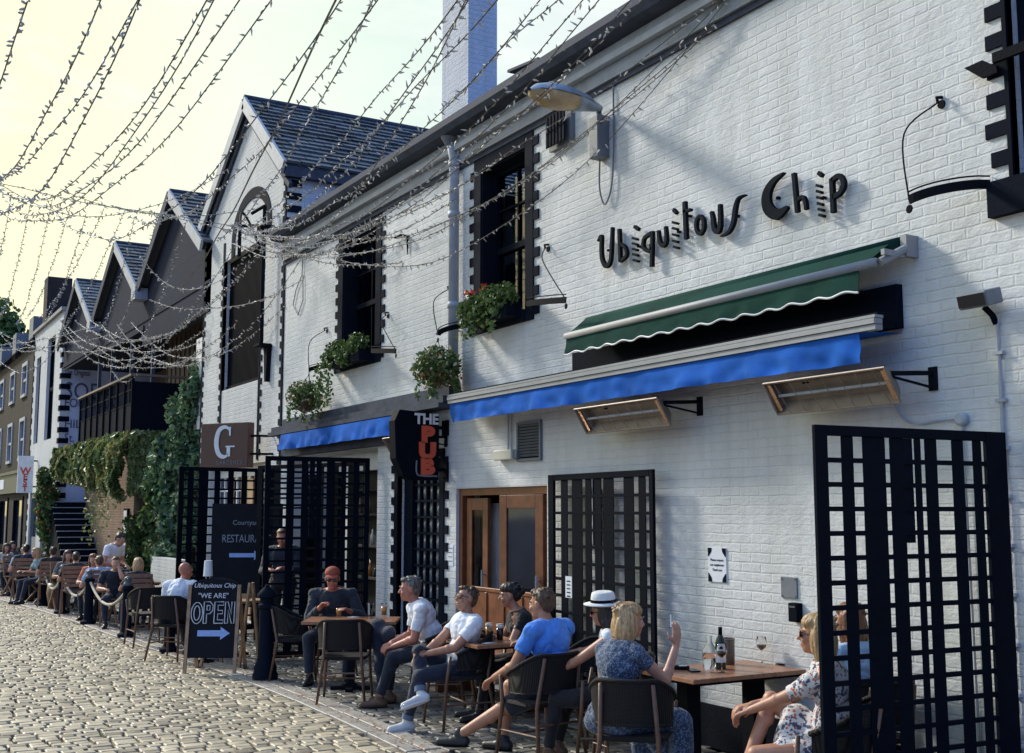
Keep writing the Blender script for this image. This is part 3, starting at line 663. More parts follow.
# blind arch of dark paint over the opening
s = MB(); ac = W(251, 236); rx = (W(269, 236).x - W(232, 236).x) / 2; pts = []
topz = W(251, 190).z; bz = 7.0
for i in range(19):
    t = PI * i / 18; pts.append((math.cos(t) * rx * .95, max(0, math.sin(t)) * (topz - bz - .1)))
pts = [(pts[0][0], -.3)] + pts + [(pts[-1][0], -.3)]
ribbon(s, [Vector(p) for p in pts], .2, (ac.x, -.001, bz), (1, 0, 0), (0, 0, 1), .015)
s.bx(HO[0] - .1, HO[0], -.015, .02, HO[3], 7.1)
part(s, 'blind_arch', M['quoin'], gb)
s = MB(); quoins(s, gx0, 1, .1, 7.5, base=.02, tooth=.11); quoins(s, gx1 - .002, -1, .1, 7.5, base=.07, tooth=.10, per=.215)
quoins(s, HO[0], -1, 2.8, 6.72, base=.06, tooth=.11); quoins(s, HO[1], 1, 2.8, 6.85, base=.06, tooth=.11, phase=.08)
z = 6.7
while z < 7.6: s.bx(gx1 - .05, gx1 + .02, -.02, .25 if int(z * 10) % 2 else .42, z, z + .12); z += .22
part(s, 'corner_block', M['quoin'], gb)
s = MB(); a, b, c, d = HO
for i in range(34):
    x = a + .03 + (b - a - .06) * i / 33; s.bx(x - .014, x + .014, .1, .14, c + .08, d - .02)
s.bx(a, b, .08, .15, c, c + .08); s.bx(a, b, .142, .16, (c + d) / 2 - .03, (c + d) / 2 + .03); s.bx(a, b, .17, .18, c, d)
part(s, 'slatted_screen', M['black'], gb)
s = MB(); a, b, c, d = HE; s.bx(a, b, .2, .3, 2.55, 2.75)
for i in range(10): x = a + (b - a) * i / 9; s.bx(x - .03, x + .03, .2, .28, 0, 2.55)
for zz in (.9, 1.4, 1.9, 2.3): s.bx(a, b, .205, .275, zz - .015, zz + .015)
wo = part(s, 'entrance_window', M['trimwhite'], gb)
g = MB(); g.bx(a, b, .235, .245, 0, 2.55); g.build('pane', M['glass'], wo, off=tuple(gb.location))
s = MB()
for x in (-21.6, -20.4, -19.9, -19.4): s.bx(x, x + .25, .16, .198, 0, 2.5)
part(s, 'timber_panel', M['ochre'], gb)

# ---------------------------------------------------------------- courtyard building with three gables
TL_ = W(81, 405, -.38).x
cb = thing('courtyard_building', 'dark clad building with three sawtooth slate gables over a recessed terrace', 'building', (-31, 0, 0))
CB = [5.9, 6.3, 6.6]; AP = [-25.55, -31.3, -37.05]; HW = 2.88; ZA, ZV = 8.9, 7.3
for i, ax in enumerate(AP):
    s = MB(); s.add([(ax - HW, 0, ZV), (ax + HW, 0, ZV), (ax, 0, ZA), (ax - HW, .2, ZV), (ax + HW, .2, ZV), (ax, .2, ZA)], [(0, 1, 2), (5, 4, 3), (0, 3, 4, 1), (1, 4, 5, 2), (2, 5, 3, 0)])
    s.bx(ax - HW + .002, ax + HW - .002, 0, .2, CB[i], ZV - .002); s.bx(ax - HW + .01, ax + HW - .01, -.03, 0, CB[i], CB[i] + .12); s.bx(ax - HW + .01, ax + HW - .01, -.02, 0, 6.5, 6.56)
    part(s, 'gable_cladding', M['cladding'], cb)
    s = MB(); slates(s, (ax + HW, -.2, ZV), (ax + HW, 8, ZV), (ax, 8, ZA + .12), (ax, -.2, ZA + .12), 13, th=.028); slates(s, (ax - HW, 8, ZV), (ax - HW, -.2, ZV), (ax, -.2, ZA + .12), (ax, 8, ZA + .12), 13, th=.028)
    s.add([(ax + HW, -.2, ZV - .02), (ax + HW, 8, ZV - .02), (ax, 8, ZA + .1), (ax, -.2, ZA + .1)], [(0, 1, 2, 3)]); s.add([(ax - HW, -.2, ZV - .02), (ax - HW, 8, ZV - .02), (ax, 8, ZA + .1), (ax, -.2, ZA + .1)], [(3, 2, 1, 0)])
    part(s, 'roof', M['slate'], cb, tone=True)
    s = MB(); s.beam((ax + HW - .02, -.22, ZV - .08), (ax, -.22, ZA + .05), .05, .24); part(s, 'bargeboard', M['lightgrey'], cb)
    s = MB(); s.beam((ax - HW + .02, -.22, ZV - .08), (ax, -.22, ZA + .05), .05, .24); part(s, 'bargeboard', M['gutter'], cb)
    s = MB(); s.tube([(ax, -.2, ZA + .16), (ax, 8, ZA + .16)], .05, 8); part(s, 'ridge_tile', M['gutter'], cb)
for ax in AP[:2]:
    s = MB(); vx = ax - HW; s.bx(vx - .22, vx + .22, -.3, 0, ZV - .28, ZV + .0); part(s, 'valley_box', M['lightgrey'], cb)
s = MB(); s.bx(-40.2, gx0 - .01, 3.0, 3.2, 0, 7.2); part(s, 'rear_wall', M['redbrick'], cb)
s = MB(); s.bx(-40.2, -23.2, .2, 3, 6.62, 6.7); s.bx(TL_, -27.6, -.35, 3, 3.5, 3.66); part(s, 'terrace_floor', M['cladding'], cb)
for x in (-27.7, -30.0, -32.4, TL_ + .1): s = MB(); s.bx(x, x + .09, .02, .11, 3.66, 6.6); part(s, 'post', M['gutter'], cb)
s = MB(); s.bx(TL_ + 2.8, -23.4, 1.3, 1.4, 3.66, 6.6)
for i in range(14): s.bx(TL_ + 2.9 + i * .45, TL_ + 2.94 + i * .45, 1.27, 1.3, 3.66, 6.5)
part(s, 'terrace_partition', mat('dark_boarding', (.12, .085, .065), .7, var=.3), cb)
s = MB(); s.bx(-31.2, -30.3, 1.2, 1.26, 4.4, 5.2); part(s, 'orange_poster', M['ochre'], cb)
s = MB(); s.bx(-24.0, -23.3, .1, 2.9, 3.6, 5.5); part(s, 'link_wall', M['trimwhite'], cb)
s = MB(); s.bx(-40.2, -29.5, .88, 1.1, 0, 3.5); part(s, 'stair_side_wall', M['redbrick'], cb)
s = MB(); s.bx(-32.6, -31.3, .82, .878, 0, 2.6); part(s, 'door', M['dark'], cb)
s = MB(); s.bx(-27.6, -23.3, 1.9, 2.0, 0, 3.3); part(s, 'entrance_screen', M['dark'], cb)
# menu case on the brick wall
mc = thing('menu_case', 'narrow white framed menu case on the brown brick wall by the stairs', 'menu case', (-33.6, .86, .9)); s = MB(); s.bx(-.25, .25, -.04, .02, 0, 1.1); s.build('frame', M['dark'], mc); s = MB(); s.bx(-.19, .19, -.05, -.041, .06, 1.04); s.build('menu', M['paper'], mc)
# stairs rising away behind
st = thing('stone_stairs', 'dark stone stairs climbing beside the brick wall under the ivy terrace', 'stairs', (-38, .4, 0))
s = MB()
for i in range(12): s.bx(-36.9 - i * .27, -40.28, -.2, .85, i * .185, (i + 1) * .185 - .004)
part(s, 'steps', M['plinth'], st); s = MB()
for i in range(12): s.bx(-36.87 - i * .27, -36.95 - i * .27, -.2, .85, (i + 1) * .185 - .003, (i + 1) * .185 + .02)
part(s, 'nosing', M['lightgrey'], st)
# terrace railing
bl = thing('terrace_railing', 'black mesh balcony railing with pale timber handrail above the hanging ivy', 'railing', (-27.6, -.35, 3.66))
s = MB(); s.beam((TL_ - .05, -.4, 5.1), (-27.55, -.4, 5.1), .12, .05); s.beam((-27.6, -.4, 5.1), (-27.6, 1.3, 5.1), .12, .05); part(s, 'handrail', mat('weathered_handrail', (.20, .16, .13), .6), bl)
s = MB(); s.bx(TL_, -27.6, -.38, -.36, 3.75, 4.42); s.bx(-27.62, -27.6, -.36, 1.3, 3.75, 4.95)
for i in range(9): x = -27.62 - i * (-27.64 - TL_) / 8; s.bx(x - .02, x + .02, -.42, -.355, 3.66, 5.06)
for i in range(60): x = TL_ + i * (-27.6 - TL_) / 59; s.bx(x - .006, x + .006, -.385, -.37, 4.42, 5.06)
for z in (4.42, 4.75): s.bx(TL_, -27.6, -.39, -.365, z, z + .03)
part(s, 'panel', M['dark'], bl)

# ---------------------------------------------------------------- narrow white building with wall lettering
nb = thing('narrow_white_building', 'tall narrow white building with toothed dark corners and lettering on its side wall', 'building', (-43.5, 0, 0))
nx0, nx1, nz = -46.7, -40.3, 8.6
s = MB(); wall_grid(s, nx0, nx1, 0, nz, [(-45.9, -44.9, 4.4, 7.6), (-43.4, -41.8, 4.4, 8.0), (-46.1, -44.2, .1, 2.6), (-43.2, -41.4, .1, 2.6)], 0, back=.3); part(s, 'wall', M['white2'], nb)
s = MB(); s.bx(nx1 - .3, nx1, .302, 8, 0, nz); s.bx(nx0, nx1, 8, 8.3, 0, nz); part(s, 'side_wall', M['shadeblue'], nb)
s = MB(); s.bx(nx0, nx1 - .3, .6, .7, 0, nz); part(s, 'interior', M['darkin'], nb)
s = MB(); s.bx(nx0, nx1 + .06, -.1, 8.3, nz, nz + .12); part(s, 'parapet', M['stone'], nb)
s = MB(); z = .2
while z < nz - .2: s.bx(nx1 - .25, nx1 + .02, -.02, .12, z, z + .17); s.bx(nx1 - .1, nx1 + .02, -.021, .3, z, z + .17); z += .36
quoins(s, nx0, 1, 0, 8.4, base=.05, tooth=.2, per=.4); part(s, 'corner_block', M['dark'], nb)
s = MB()
for (a, b, c, d) in ((-45.9, -44.9, 4.4, 7.6), (-43.4, -41.8, 4.4, 8.0)):
    s.bx(a, a + .1, .1, .2, c, d); s.bx(b - .1, b, .1, .2, c, d); s.bx(a, b, .1, .2, (c + d) / 2 - .06, (c + d) / 2 + .06); s.bx((a + b) / 2 - .04, (a + b) / 2 + .04, .11, .19, c, d); s.bx(a, b, .22, .24, c, d)
part(s, 'window', M['dark'], nb)
s = MB()
for (a, b) in ((-46.1, -44.2), (-43.2, -41.4)):
    s.bx(a, a + .12, .05, .2, 0, 2.6); s.bx(b - .12, b, .05, .2, 0, 2.6); s.bx(a, b, .05, .2, 2.4, 2.6); s.bx(a + .12, b - .12, .1, .14, .1, 1.0)
part(s, 'shopfront', M['grey'], nb)
for (a, b) in ((-46.0, -44.3), (-43.1, -41.5)): s = MB(); s.bx(a, b, .16, .18, 1.0, 2.45); part(s, 'shop_window', M['glass'], nb)
s = MB(); u, v = (0, 1, 0), (0, 0, 1)
o = XP(62, 392, nx1); 
def side_text(t, x, y, size, sx): q = XP(x, y, nx1); put_text(s, t, (nx1 + .012, q.y, q.z), u, v, size, .006, sx=sx, align='LEFT')
SIGNP = mat('faded_sign_paint', (.10, .11, .17), .8)
for q_ in (('The Original', 64, 372, .30, .55), ('SODA', 64, 391, .78, .80), ('FOUNTAIN', 64, 403, .42, .8), ('HILL', 64, 424, .40, .9), ('St. John', 64, 438, .4, .8)): s = MB(); side_text(*q_); part(s, 'wall_lettering', SIGNP, nb)
s = MB(); side_text('FLAVOUR', 64, 452, .4, .8)
part(s, 'wall_lettering', SIGNP, nb)
# hanging sign on it
q0, q1 = W(24, 460, -.6), W(38, 455, -.6)
sg = thing('vertical_sign', 'tall white projecting sign with red upright lettering on narrow building', 'sign', (-44.6, -.3, 3.4))
tp = AT(31, 456, 41.5); bt = AT(31, 493, 41.5); X_ = tp.x
s = MB(); s.bx(X_ - .04, X_ + .04, tp.y - .42, tp.y + .1, bt.z, tp.z); part(s, 'board', M['trimwhite'], sg)
s = MB(); put_text(s, 'W', (X_ + .045, tp.y - .16, tp.z - .55), u, v, .34, .004, bold=.01); put_text(s, 'E', (X_ + .045, tp.y - .16, tp.z - .76), u, v, .3, .004, bold=.01); put_text(s, 'S', (X_ + .045, tp.y - .16, tp.z - .96), u, v, .3, .004, bold=.01); put_text(s, 'T', (X_ + .045, tp.y - .16, tp.z - 1.18), u, v, .26, .004, bold=.01)
part(s, 'lettering', M['red'], sg); s = MB(); s.bx(X_ - .02, X_ + .02, tp.y + .1, 0, tp.z - .2, tp.z - .15); s.bx(X_ - .02, X_ + .02, tp.y + .1, 0, bt.z + .2, bt.z + .25); part(s, 'bracket', M['black_metal'], sg)

# ---------------------------------------------------------------- sandstone tenement at the far left
tb = thing('sandstone_tenement', 'brown stone tenement with pale bay windows, slate mansard and dark green shopfront', 'building', (-54, 0, 0))
s = MB(); holes = []
for x in (-49.6, -53.2, -56.8, -60.4, -64): holes += [(x, x + 1.5, 3.9, 5.6), (x, x + 1.5, 6.4, 7.8)]
for x in (-50.2, -54.6, -59, -63.4): holes += [(x, x + 2.6, .4, 2.5)]
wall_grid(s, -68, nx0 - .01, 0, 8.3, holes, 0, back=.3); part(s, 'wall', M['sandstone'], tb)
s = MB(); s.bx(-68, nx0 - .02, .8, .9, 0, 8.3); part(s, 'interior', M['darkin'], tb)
for h in holes:
    a, b, c, d = h; s = MB(); s.bx(a, a + .14, -.05, .12, c, d); s.bx(b - .14, b, -.05, .12, c, d); s.bx(a + .14, b - .14, -.05, .12, d - .14, d); s.bx(a + .14, b - .14, -.08, .12, c, c + .12)
    if c > 3: s.bx(a + .14, b - .14, 0, .1, (c + d) / 2 - .05, (c + d) / 2 + .05)
    f = part(s, 'window', M['lightgrey'] if c > 3 else M['dark'], tb); g = MB(); g.bx(a + .1, b - .1, .06, .07, c + .1, d - .1); g.build('pane', M['glass'], f, off=tuple(tb.location))
s = MB(); s.bx(-68, nx0 - .03, -.15, 0, 2.65, 3.4); s.bx(-68, nx0 - .03, -.22, 0, 3.4, 3.52); part(s, 'shop_fascia', mat('dark_green_paint', (.035, .055, .05), .5), tb)
s = MB(); s.bx(-55, -52.5, -.17, -.151, 2.85, 3.25); part(s, 'fascia_sign', M['paper'], tb)
s = MB(); slates(s, (nx0, -.2, 8.35), (-68, -.2, 8.35), (-68, 1.6, 10.3), (nx0, 1.6, 10.3), 10); s.bx(-68, nx0, 1.6, 6, 8.3, 10.3); part(s, 'roof', M['slate'], tb, tone=True)
for x in (-50, -55, -60): s = MB(); s.bx(x, x + 1.1, .2, 1.4, 8.5, 9.7); part(s, 'dormer', M['grey'], tb)
s = MB(); s.bx(nx0 - 1.2, nx0 - .3, .4, 1.3, 8.3, 11.0); part(s, 'chimney', M['sandstone'], tb)
# low white wall beside the entrance
lw = wall_grid(MB(), -25.6, -23.2, 0, .95, [], -.3, back=.2); o = lw.build('garden_wall', M['white2']); tag(o, 'low white painted brick wall at foot of climbing plant', 'wall')
# ================================================================ things fixed to the pub wall
def wallrect(x0, x1, ytop, ybot, Y=0.0):
    a = W(x0, (ytop + ybot) / 2, Y); b = W(x1, (ytop + ybot) / 2, Y); xm = (x0 + x1) / 2
    return a.x, b.x, W(xm, ybot, Y).z, W(xm, ytop, Y).z
# --- lettering, one mesh per letter, standing a little off the wall
sg = thing('shop_sign', 'whimsical dark raised lettering reading Ubiquitous Chip on white brick', 'sign', (-7.5, 0, 4.3))
def zp(x, y):
    q = W(590 + x / 3.793, 160 + y / 3.793, -.06); return Vector((q.x, q.z))
def letter(strokes, dots=()):
    s = MB()
    for pts, wd_ in strokes:
        pp = [zp(*p) for p in pts]; k = .0038
        pp = [Vector(q) for q in pp]
        if len(pp) > 2: pp = [Vector((q.x, q.y)) for q in spline([(q.x, q.y, 0) for q in pp], 4)]
        if isinstance(wd_, (list, tuple)):
            n = len(wd_); ww = [wd_[min(n - 1, int(i * (n - 1) / (len(pp) - 1)))] * (1 - (i * (n - 1) / (len(pp) - 1)) % 1) + wd_[min(n - 1, int(i * (n - 1) / (len(pp) - 1)) + 1)] * ((i * (n - 1) / (len(pp) - 1)) % 1) for i in range(len(pp))]
        else: ww = [wd_] * len(pp)
        d_ = (-8.9 - pp[0].x)
        ribbon(s, pp, [x_ * .0027 * (1 - .02 * (pp[0].x + 9)) for x_ in ww], (0, -.035, 0), (1, 0, 0), (0, 0, 1), .035)
    c = sum((Vector(v) for v in s.v), Vector()) / len(s.v)
    s.box((c.x, -.017, c.z), (.02, .036, .02))
    part(s, 'letter', M['letter'], sg)
T = lambda x, y, w=9, sl=4: ([(x - w, y - sl), (x + w, y + sl * .3)], 8)
letter([([(30, 308), (43, 288), (42, 335), (46, 378), (60, 402), (76, 385), (81, 330), (84, 255)], [6, 12, 14, 15, 16, 14, 13, 10])])
letter([([(110, 262), (114, 386)], 13), ([(114, 318), (133, 332), (138, 362), (114, 384)], 11)])
letter([([(168, 252), (184, 264)], 11), T(170, 300), T(170, 320), T(170, 341), T(171, 361), T(173, 383)])
letter([([(234, 276), (206, 296), (202, 330), (222, 346), (234, 330)], 12), ([(236, 270), (233, 405)], 13)])
letter([([(258, 268), (264, 308), (277, 325), (289, 305), (286, 252)], [10, 13, 14, 13, 10])])
letter([([(316, 188), (328, 202)], 11), T(322, 240), T(322, 262), T(322, 286), T(323, 310), T(326, 333)])
letter([([(358, 158), (364, 300)], 15), ([(354, 196), (382, 188)], 9)])
letter([([(417, 212), (404, 228), (403, 262), (416, 280), (430, 262), (430, 228), (417, 212)], 12)])
letter([([(460, 196), (465, 220), (470, 258), (482, 272), (493, 250), (492, 168)], [10, 14, 16, 16, 15, 12])])
letter([([(590, 132), (562, 146), (550, 185), (543, 235), (526, 272), (496, 290)], [3, 9, 15, 15, 11, 3])])
letter([([(736, 48), (694, 82), (670, 130), (674, 180), (708, 207), (750, 178)], [3, 20, 34, 38, 34, 8])])
letter([([(772, 50), (786, 198)], 13), ([(786, 152), (806, 140), (816, 160), (819, 188)], 11)])
letter([([(866, 48), (880, 60)], 11), T(868, 100), T(869, 122), T(870, 145), T(872, 168), T(875, 190), T(878, 212)])
letter([([(916, 70), (922, 200)], 14), ([(918, 76), (946, 60), (962, 90), (948, 124), (922, 140)], 14)])
# --- green awning
aw = thing('green_awning', 'folded dark green canvas awning with white scalloped edge above the blue one', 'awning', (-7.4, 0, 3.5))
gx0_, gx1_ = -9.62, -5.30
fz0 = W(566, 341, -.3).z; fz = (fz0 + W(905, 250, -.3).z) / 2
gl_, gr_ = W(566, 341, -.32).x, W(912, 247, -.1).x
s = MB(); s.tube([(gl_, -.32, fz), (gr_ - .12, -.32, fz)], .032, 10); part(s, 'front_bar', M['alu'], aw, smooth=True)
s = MB(); s.add([(gl_ + .02, -.31, fz + .02), (gr_ - .2, -.31, fz + .02), (gr_ - .14, -.1, fz + .19), (gl_ + .02, -.1, fz + .19), (gl_ + .02, -.08, fz + .16), (gr_ - .14, -.08, fz + .16)], [(0, 1, 2, 3), (3, 2, 5, 4)]); part(s, 'canopy', M['green'], aw)
s = MB(); s.tube([(gl_ + .05, -.09, fz + .14), (gr_ - .1, -.09, fz + .14)], .06, 12); part(s, 'roller', M['green'], aw, smooth=True)
def valance(name, x0, x1, y, ztop, h, m, scal=0, amp=.02, root=None, wav=.012, seed=1, edge=None):
    s = MB(); n = int((x1 - x0) / .025); rows = 6; vs = []; rr = random.Random(seed); ph = [rr.uniform(0, 6) for _ in range(3)]
    for i in range(n + 1):
        x = x0 + (x1 - x0) * i / n; u = x * 6.28
        hh = h + (amp * (.5 + .5 * math.cos(u / scal)) if scal else 0)
        for j in range(rows + 1):
            t = j / rows; dy = (noise.noise(Vector((x * 5.5, t * 2 + seed, 1))) * 1.3 + math.sin(u * .9 + ph[0]) * .5 + math.sin(u * 2.3 + ph[1]) * .4 + math.sin(u * .37 + ph[2]) * .5) * wav * t
            vs.append((x, y + dy - .015 * t, ztop - hh * t))
    fs = [(i * (rows + 1) + j, (i + 1) * (rows + 1) + j, (i + 1) * (rows + 1) + j + 1, i * (rows + 1) + j + 1) for i in range(n) for j in range(rows)]
    s.add(vs, fs); s.add([(a, b + .004, c) for a, b, c in vs], [f[::-1] for f in fs])
    o = part(s, name, m, root, smooth=True)
    if edge is not None:
        s = MB(); s.tube([(vs[i * (rows + 1) + rows][0], vs[i * (rows + 1) + rows][1] - .002, vs[i * (rows + 1) + rows][2]) for i in range(n + 1)], .008, 5); s.build('trim', edge, o, off=tuple(root.location))
    return o
valance('valance', gl_ + .01, gr_ - .27, -.325, fz - .03, .135, M['green'], scal=.26, amp=.022, root=aw, edge=M['trimwhite'])
s = MB(); s.bx(gr_ - .08, gr_ - .03, -.12, 0, fz + .05, fz + .2); s.box((gr_ - .06, -.22, fz + .06), (.03, .2, .04)); s.tube([(gr_ - .1, -.3, fz), (gr_ - .04, -.12, fz + .1)], .03, 8); part(s, 'bracket', M['alu'], aw)
# --- blue awnings
def blue_awning(x0, x1, z, y, label, h, seed, case=True):
    a = thing('blue_awning', label, 'awning', ((x0 + x1) / 2, 0, z), group='blue canvas awnings over the tables')
    s = MB()
    if case:
        s.bx(x0 - .02, x1, y - .02, y + .05, z, z + .035); s.bx(x0 - .02, x1, y - .03, y + .05, z + .04, z + .075); s.bx(x0 - .02, x1, y - .022, y + .06, z + .08, z + .10)
        part(s, 'front_rail', M['alu'], a)
        s = MB(); s.bx(x0 - .02, x1 - .05, y + .06, y + .22, z + .03, z + .13); part(s, 'cassette', M['black'], a)
        s = MB(); s.bx(x1 - 4.2, W(897, 300, -.06).x, -.06, -.002, z + .06, W(890, 285, -.06).z); part(s, 'backboard', M['dark'], a)
        for k, xx in enumerate((x0 + .6, x1 - .5)):
            s = MB(); s.beam((xx, y + .06, z + .02), (xx + (.5 if k == 0 else -.5), -.01, z + .02), .035, .03); part(s, 'folding_arm', M['black_metal'], a)
    valance('valance', x0, x1 - (.16 if case else 0), y + .0, z - .005, h, M['blue'], root=a, wav=.036, seed=seed)
    s = MB(); s.add([(x0, y, z - .004), (x1 - .1, y, z - .004), (x1 - .1, -.06, z + .02), (x0, -.06, z + .02)], [(0, 1, 2, 3)]); part(s, 'canopy', M['blue'], a)
    return a
bl0, bl1 = W(450, 403, -.42).x, W(877, 318, -.42).x
bz_ = (W(450, 403, -.42).z + W(860, 322, -.42).z) / 2 - .04
blue_awning(bl0, bl1, bz_, -.42, 'long bright blue canvas awning stretching right under the green awning', .20, 3)
bl0, bl1 = W(284, 434, -.22).x, W(421, 410, -.22).x
blue_awning(bl0, bl1, 3.11, -.27, 'short bright blue canvas awning over the restaurant entrance left of the pub sign', .24, 8, case=False)
# --- heaters
def heater(xc, zc, half, label, lean=1.0):
    h = thing('patio_heater', label, 'heater', (xc, 0, zc), group='infrared heaters on the pub wall')
    c = Vector((0, -.38, -.06)); n = Vector((0, -math.sin(lean), -math.cos(lean))); u = Vector((0, -math.cos(lean), math.sin(lean)))
    s = MB(); w_, d_ = .13, .09
    for sg_ in (-1, 1): s.add([c + Vector((sg_ * half, 0, 0)) + u * w_, c + Vector((sg_ * half, 0, 0)) - u * w_, c + Vector((sg_ * half * .93, 0, 0)) - u * w_ * .55 - n * d_, c + Vector((sg_ * half * .93, 0, 0)) + u * w_ * .55 - n * d_], [(0, 1, 2, 3)])
    for sg_ in (-1, 1): s.add([c + Vector((-half, 0, 0)) + u * w_ * sg_, c + Vector((half, 0, 0)) + u * w_ * sg_, c + Vector((half * .93, 0, 0)) + u * w_ * .55 * sg_ - n * d_, c + Vector((-half * .93, 0, 0)) + u * w_ * .55 * sg_ - n * d_], [(0, 1, 2, 3)])
    s.add([c + Vector((a_ * half * .93, 0, 0)) + u * w_ * .55 * b_ - n * d_ for a_, b_ in ((-1, -1), (1, -1), (1, 1), (-1, 1))], [(0, 1, 2, 3)])
    for sg_ in (-1, 1): s.tube([c + Vector((-half, 0, 0)) + u * w_ * sg_, c + Vector((half, 0, 0)) + u * w_ * sg_], .009, 6); s.tube([c + Vector((sg_ * half, 0, 0)) + u * w_, c + Vector((sg_ * half, 0, 0)) - u * w_], .009, 6)
    s.build('housing', M['steel'], h)
    for sg_ in (-1, 1): s = MB(); s.add([c + Vector((sg_ * half * q, 0, 0)) + u * w_ * v - n * .01 for q, v in ((.985, .9), (.985, -.9), (.9, -.8), (.9, .8))], [(0, 1, 2, 3)]); s.build('end_reflector', M['copper'], h)
    s = MB(); s.tube([c + Vector((-half * .9, 0, 0)) - n * .04, c + Vector((half * .9, 0, 0)) - n * .04], .012, 8); s.build('heating_tube', M['lightgrey'], h)
    s = MB()
    for k in range(-3, 4): s.tube([c + Vector((k * half * .27, 0, 0)) + u * w_ + n * .004, c + Vector((k * half * .27 + .03, 0, 0)) - u * w_ + n * .004], .003, 4)
    s.build('guard', M['steel'], h)
    s = MB(); s.bx(half - .02, half + .05, -.012, 0, -.08, .08); s.beam((half + .01, 0, .04), (half - .03, -.36, .02), .02, .03); s.beam((half + .01, 0, -.06), (half - .03, -.36, 0), .015, .015)
    s.bx(-half * .5, -half * .5 + .06, -.34, 0, .03, .06); s.build('bracket', M['black_metal'], h)
    return h
heater(W(620, 418, -.38).x, W(620, 418, -.38).z + .07, .62, 'slim steel heater under the blue awning above the black screen beside the door')
heater(W(828, 394, -.38).x, W(828, 394, -.38).z + .07, .57, 'slim steel heater with copper ends above the wine table')
heater(W(402, 446, -.38).x, W(402, 446, -.38).z + .06, .42, 'slim steel heater under the short awning above the glass block window')
# --- THE PUB sign
ps = thing('pub_sign', 'black projecting box sign with white THE and red upright PUB', 'sign', (-11.9, 0, 2.7))
xs_ = W(461, 450, -.12).x; zt_, zb_ = W(448, 410, -.4).z, W(448, 486, -.4).z
xs_ = -12.28
s = MB(); y0_, y1_ = -.14, -.72; zt_, zb_ = 3.06, 2.27
out = [(y0_, zt_), (y1_ + .06, zt_ + .03), (y1_ + .0, zt_ - .1), (y1_ + .02, zb_ + .25), (y1_ + .12, zb_ + .05), (y1_ + .22, zb_), (y0_, zb_)]
s.prism(out, (xs_ - .09, 0, 0), (0, 1, 0), (0, 0, 1), .18); bevel(part(s, 'box', M['black'], ps), .01, 2)
u_, v_ = (0, 1, 0), (0, 0, 1)
s = MB(); put_text(s, 'THE', (xs_ + .092, -.31, 2.985), u_, v_, .17, .004, bold=.006); part(s, 'white_lettering', M['trimwhite'], ps)
for chh, zz in (('P', 2.80), ('U', 2.61), ('B', 2.42)):
    s = MB(); put_text(s, chh, (xs_ + .095, -.30, zz), u_, v_, .24, .012, sx=1.25, bold=.018); part(s, 'red_letter', M['red'], ps)
s = MB(); s.tube(spline([(xs_ + .10, -.44, 2.5), (xs_ + .10, -.44, 2.36), (xs_ + .10, -.38, 2.32), (xs_ + .10, -.17, 2.32)], 5), .01, 6); part(s, 'neon_tube', M['grey'], ps)
for zz in (2.9, 2.4):
    s = MB(); s.bx(xs_ - .02, xs_ + .02, -.14, 0, zz - .02, zz + .02); s.bx(xs_ - .07, xs_ + .07, -.03, 0.0, zz - .09, zz + .09); part(s, 'wall_bracket', M['black'], ps)
# --- vent grille, boxes, conduits, posters
def simple(name, label, cat, x0, x1, yt, yb, d, m, group=None):
    a, b, c, dd = wallrect(x0, x1, yt, yb, -d); t = thing(name, label, cat, ((a + b) / 2, 0, (c + dd) / 2), group=group)
    return t, (a + b) / 2, (c + dd) / 2, abs(b - a) / 2, (dd - c) / 2
t, x, z, hw, hh = simple('vent_grille', 'grey louvred vent grille between the door and the heater', 'vent', 517, 541, 421, 461, .02, None)
s = MB(); s.bx(-hw, -hw + .03, -.03, 0, -hh, hh); s.bx(hw - .03, hw, -.03, 0, -hh, hh); s.bx(-hw + .03, hw - .03, -.03, 0, hh - .03, hh); s.bx(-hw + .03, hw - .03, -.03, 0, -hh, -hh + .03); s.build('frame', M['grey'], t)
s = MB()
for i in range(11): zz = -hh + .05 + i * (2 * hh - .09) / 10.5; s.box((0, -.014, zz + .01), (2 * hw - .06, .028, .006), Matrix.Rotation(-.7, 3, 'X'))
s.build('louvre', M['grey'], t); s = MB(); s.bx(-hw + .03, hw - .03, -.003, -.001, -hh + .03, hh - .03); s.build('backing', M['black'], t)
t, x, z, hw, hh = simple('junction_box', 'small cream electrical box with two conduits beside the vent grille', 'electrical box', 496, 514, 450, 460, .05, None)
s = MB(); s.bx(-hw, hw, -.09, 0, -hh, hh); bevel(s.build('case', M['cream'], t), .01); s = MB(); s.bx(hw, hw + .07, -.06, 0, -.04, .04); s.build('gland', M['grey'], t)
s = MB(); 
for k in (.0, .07): s.tube([(k + .02, -.02, hh), (k + .02, -.02, 3.2 - z)], .010, 6)
s.build('conduit', M['lightgrey'], t)
t, x, z, hw, hh = simple('wall_poster', 'small white notice with dark corners on the brick wall by the wine table', 'poster', 708, 726, 548, 582, .01, None)
s = MB(); s.bx(-hw, hw, -.008, 0, -hh, hh); s.build('sheet', M['paper'], t)
s = MB()
for sx_ in (-1, 1):
    for sz_ in (-1, 1): s.add([(sx_ * hw, -.010, sz_ * hh), (sx_ * (hw - .05), -.010, sz_ * hh), (sx_ * (hw - .045), -.010, sz_ * (hh - .03)), (sx_ * (hw - .01), -.010, sz_ * (hh - .07)), (sx_ * hw, -.010, sz_ * (hh - .07))], [(0, 1, 2, 3, 4)])
s.build('corner_ornament', M['dark'], t)
s = MB()
for i, tx in enumerate(('Please respect', 'our neighbours', 'Thank you')): put_text(s, tx, (0, -.0095, .04 - i * .04), (1, 0, 0), (0, 0, 1), .028, .0008)
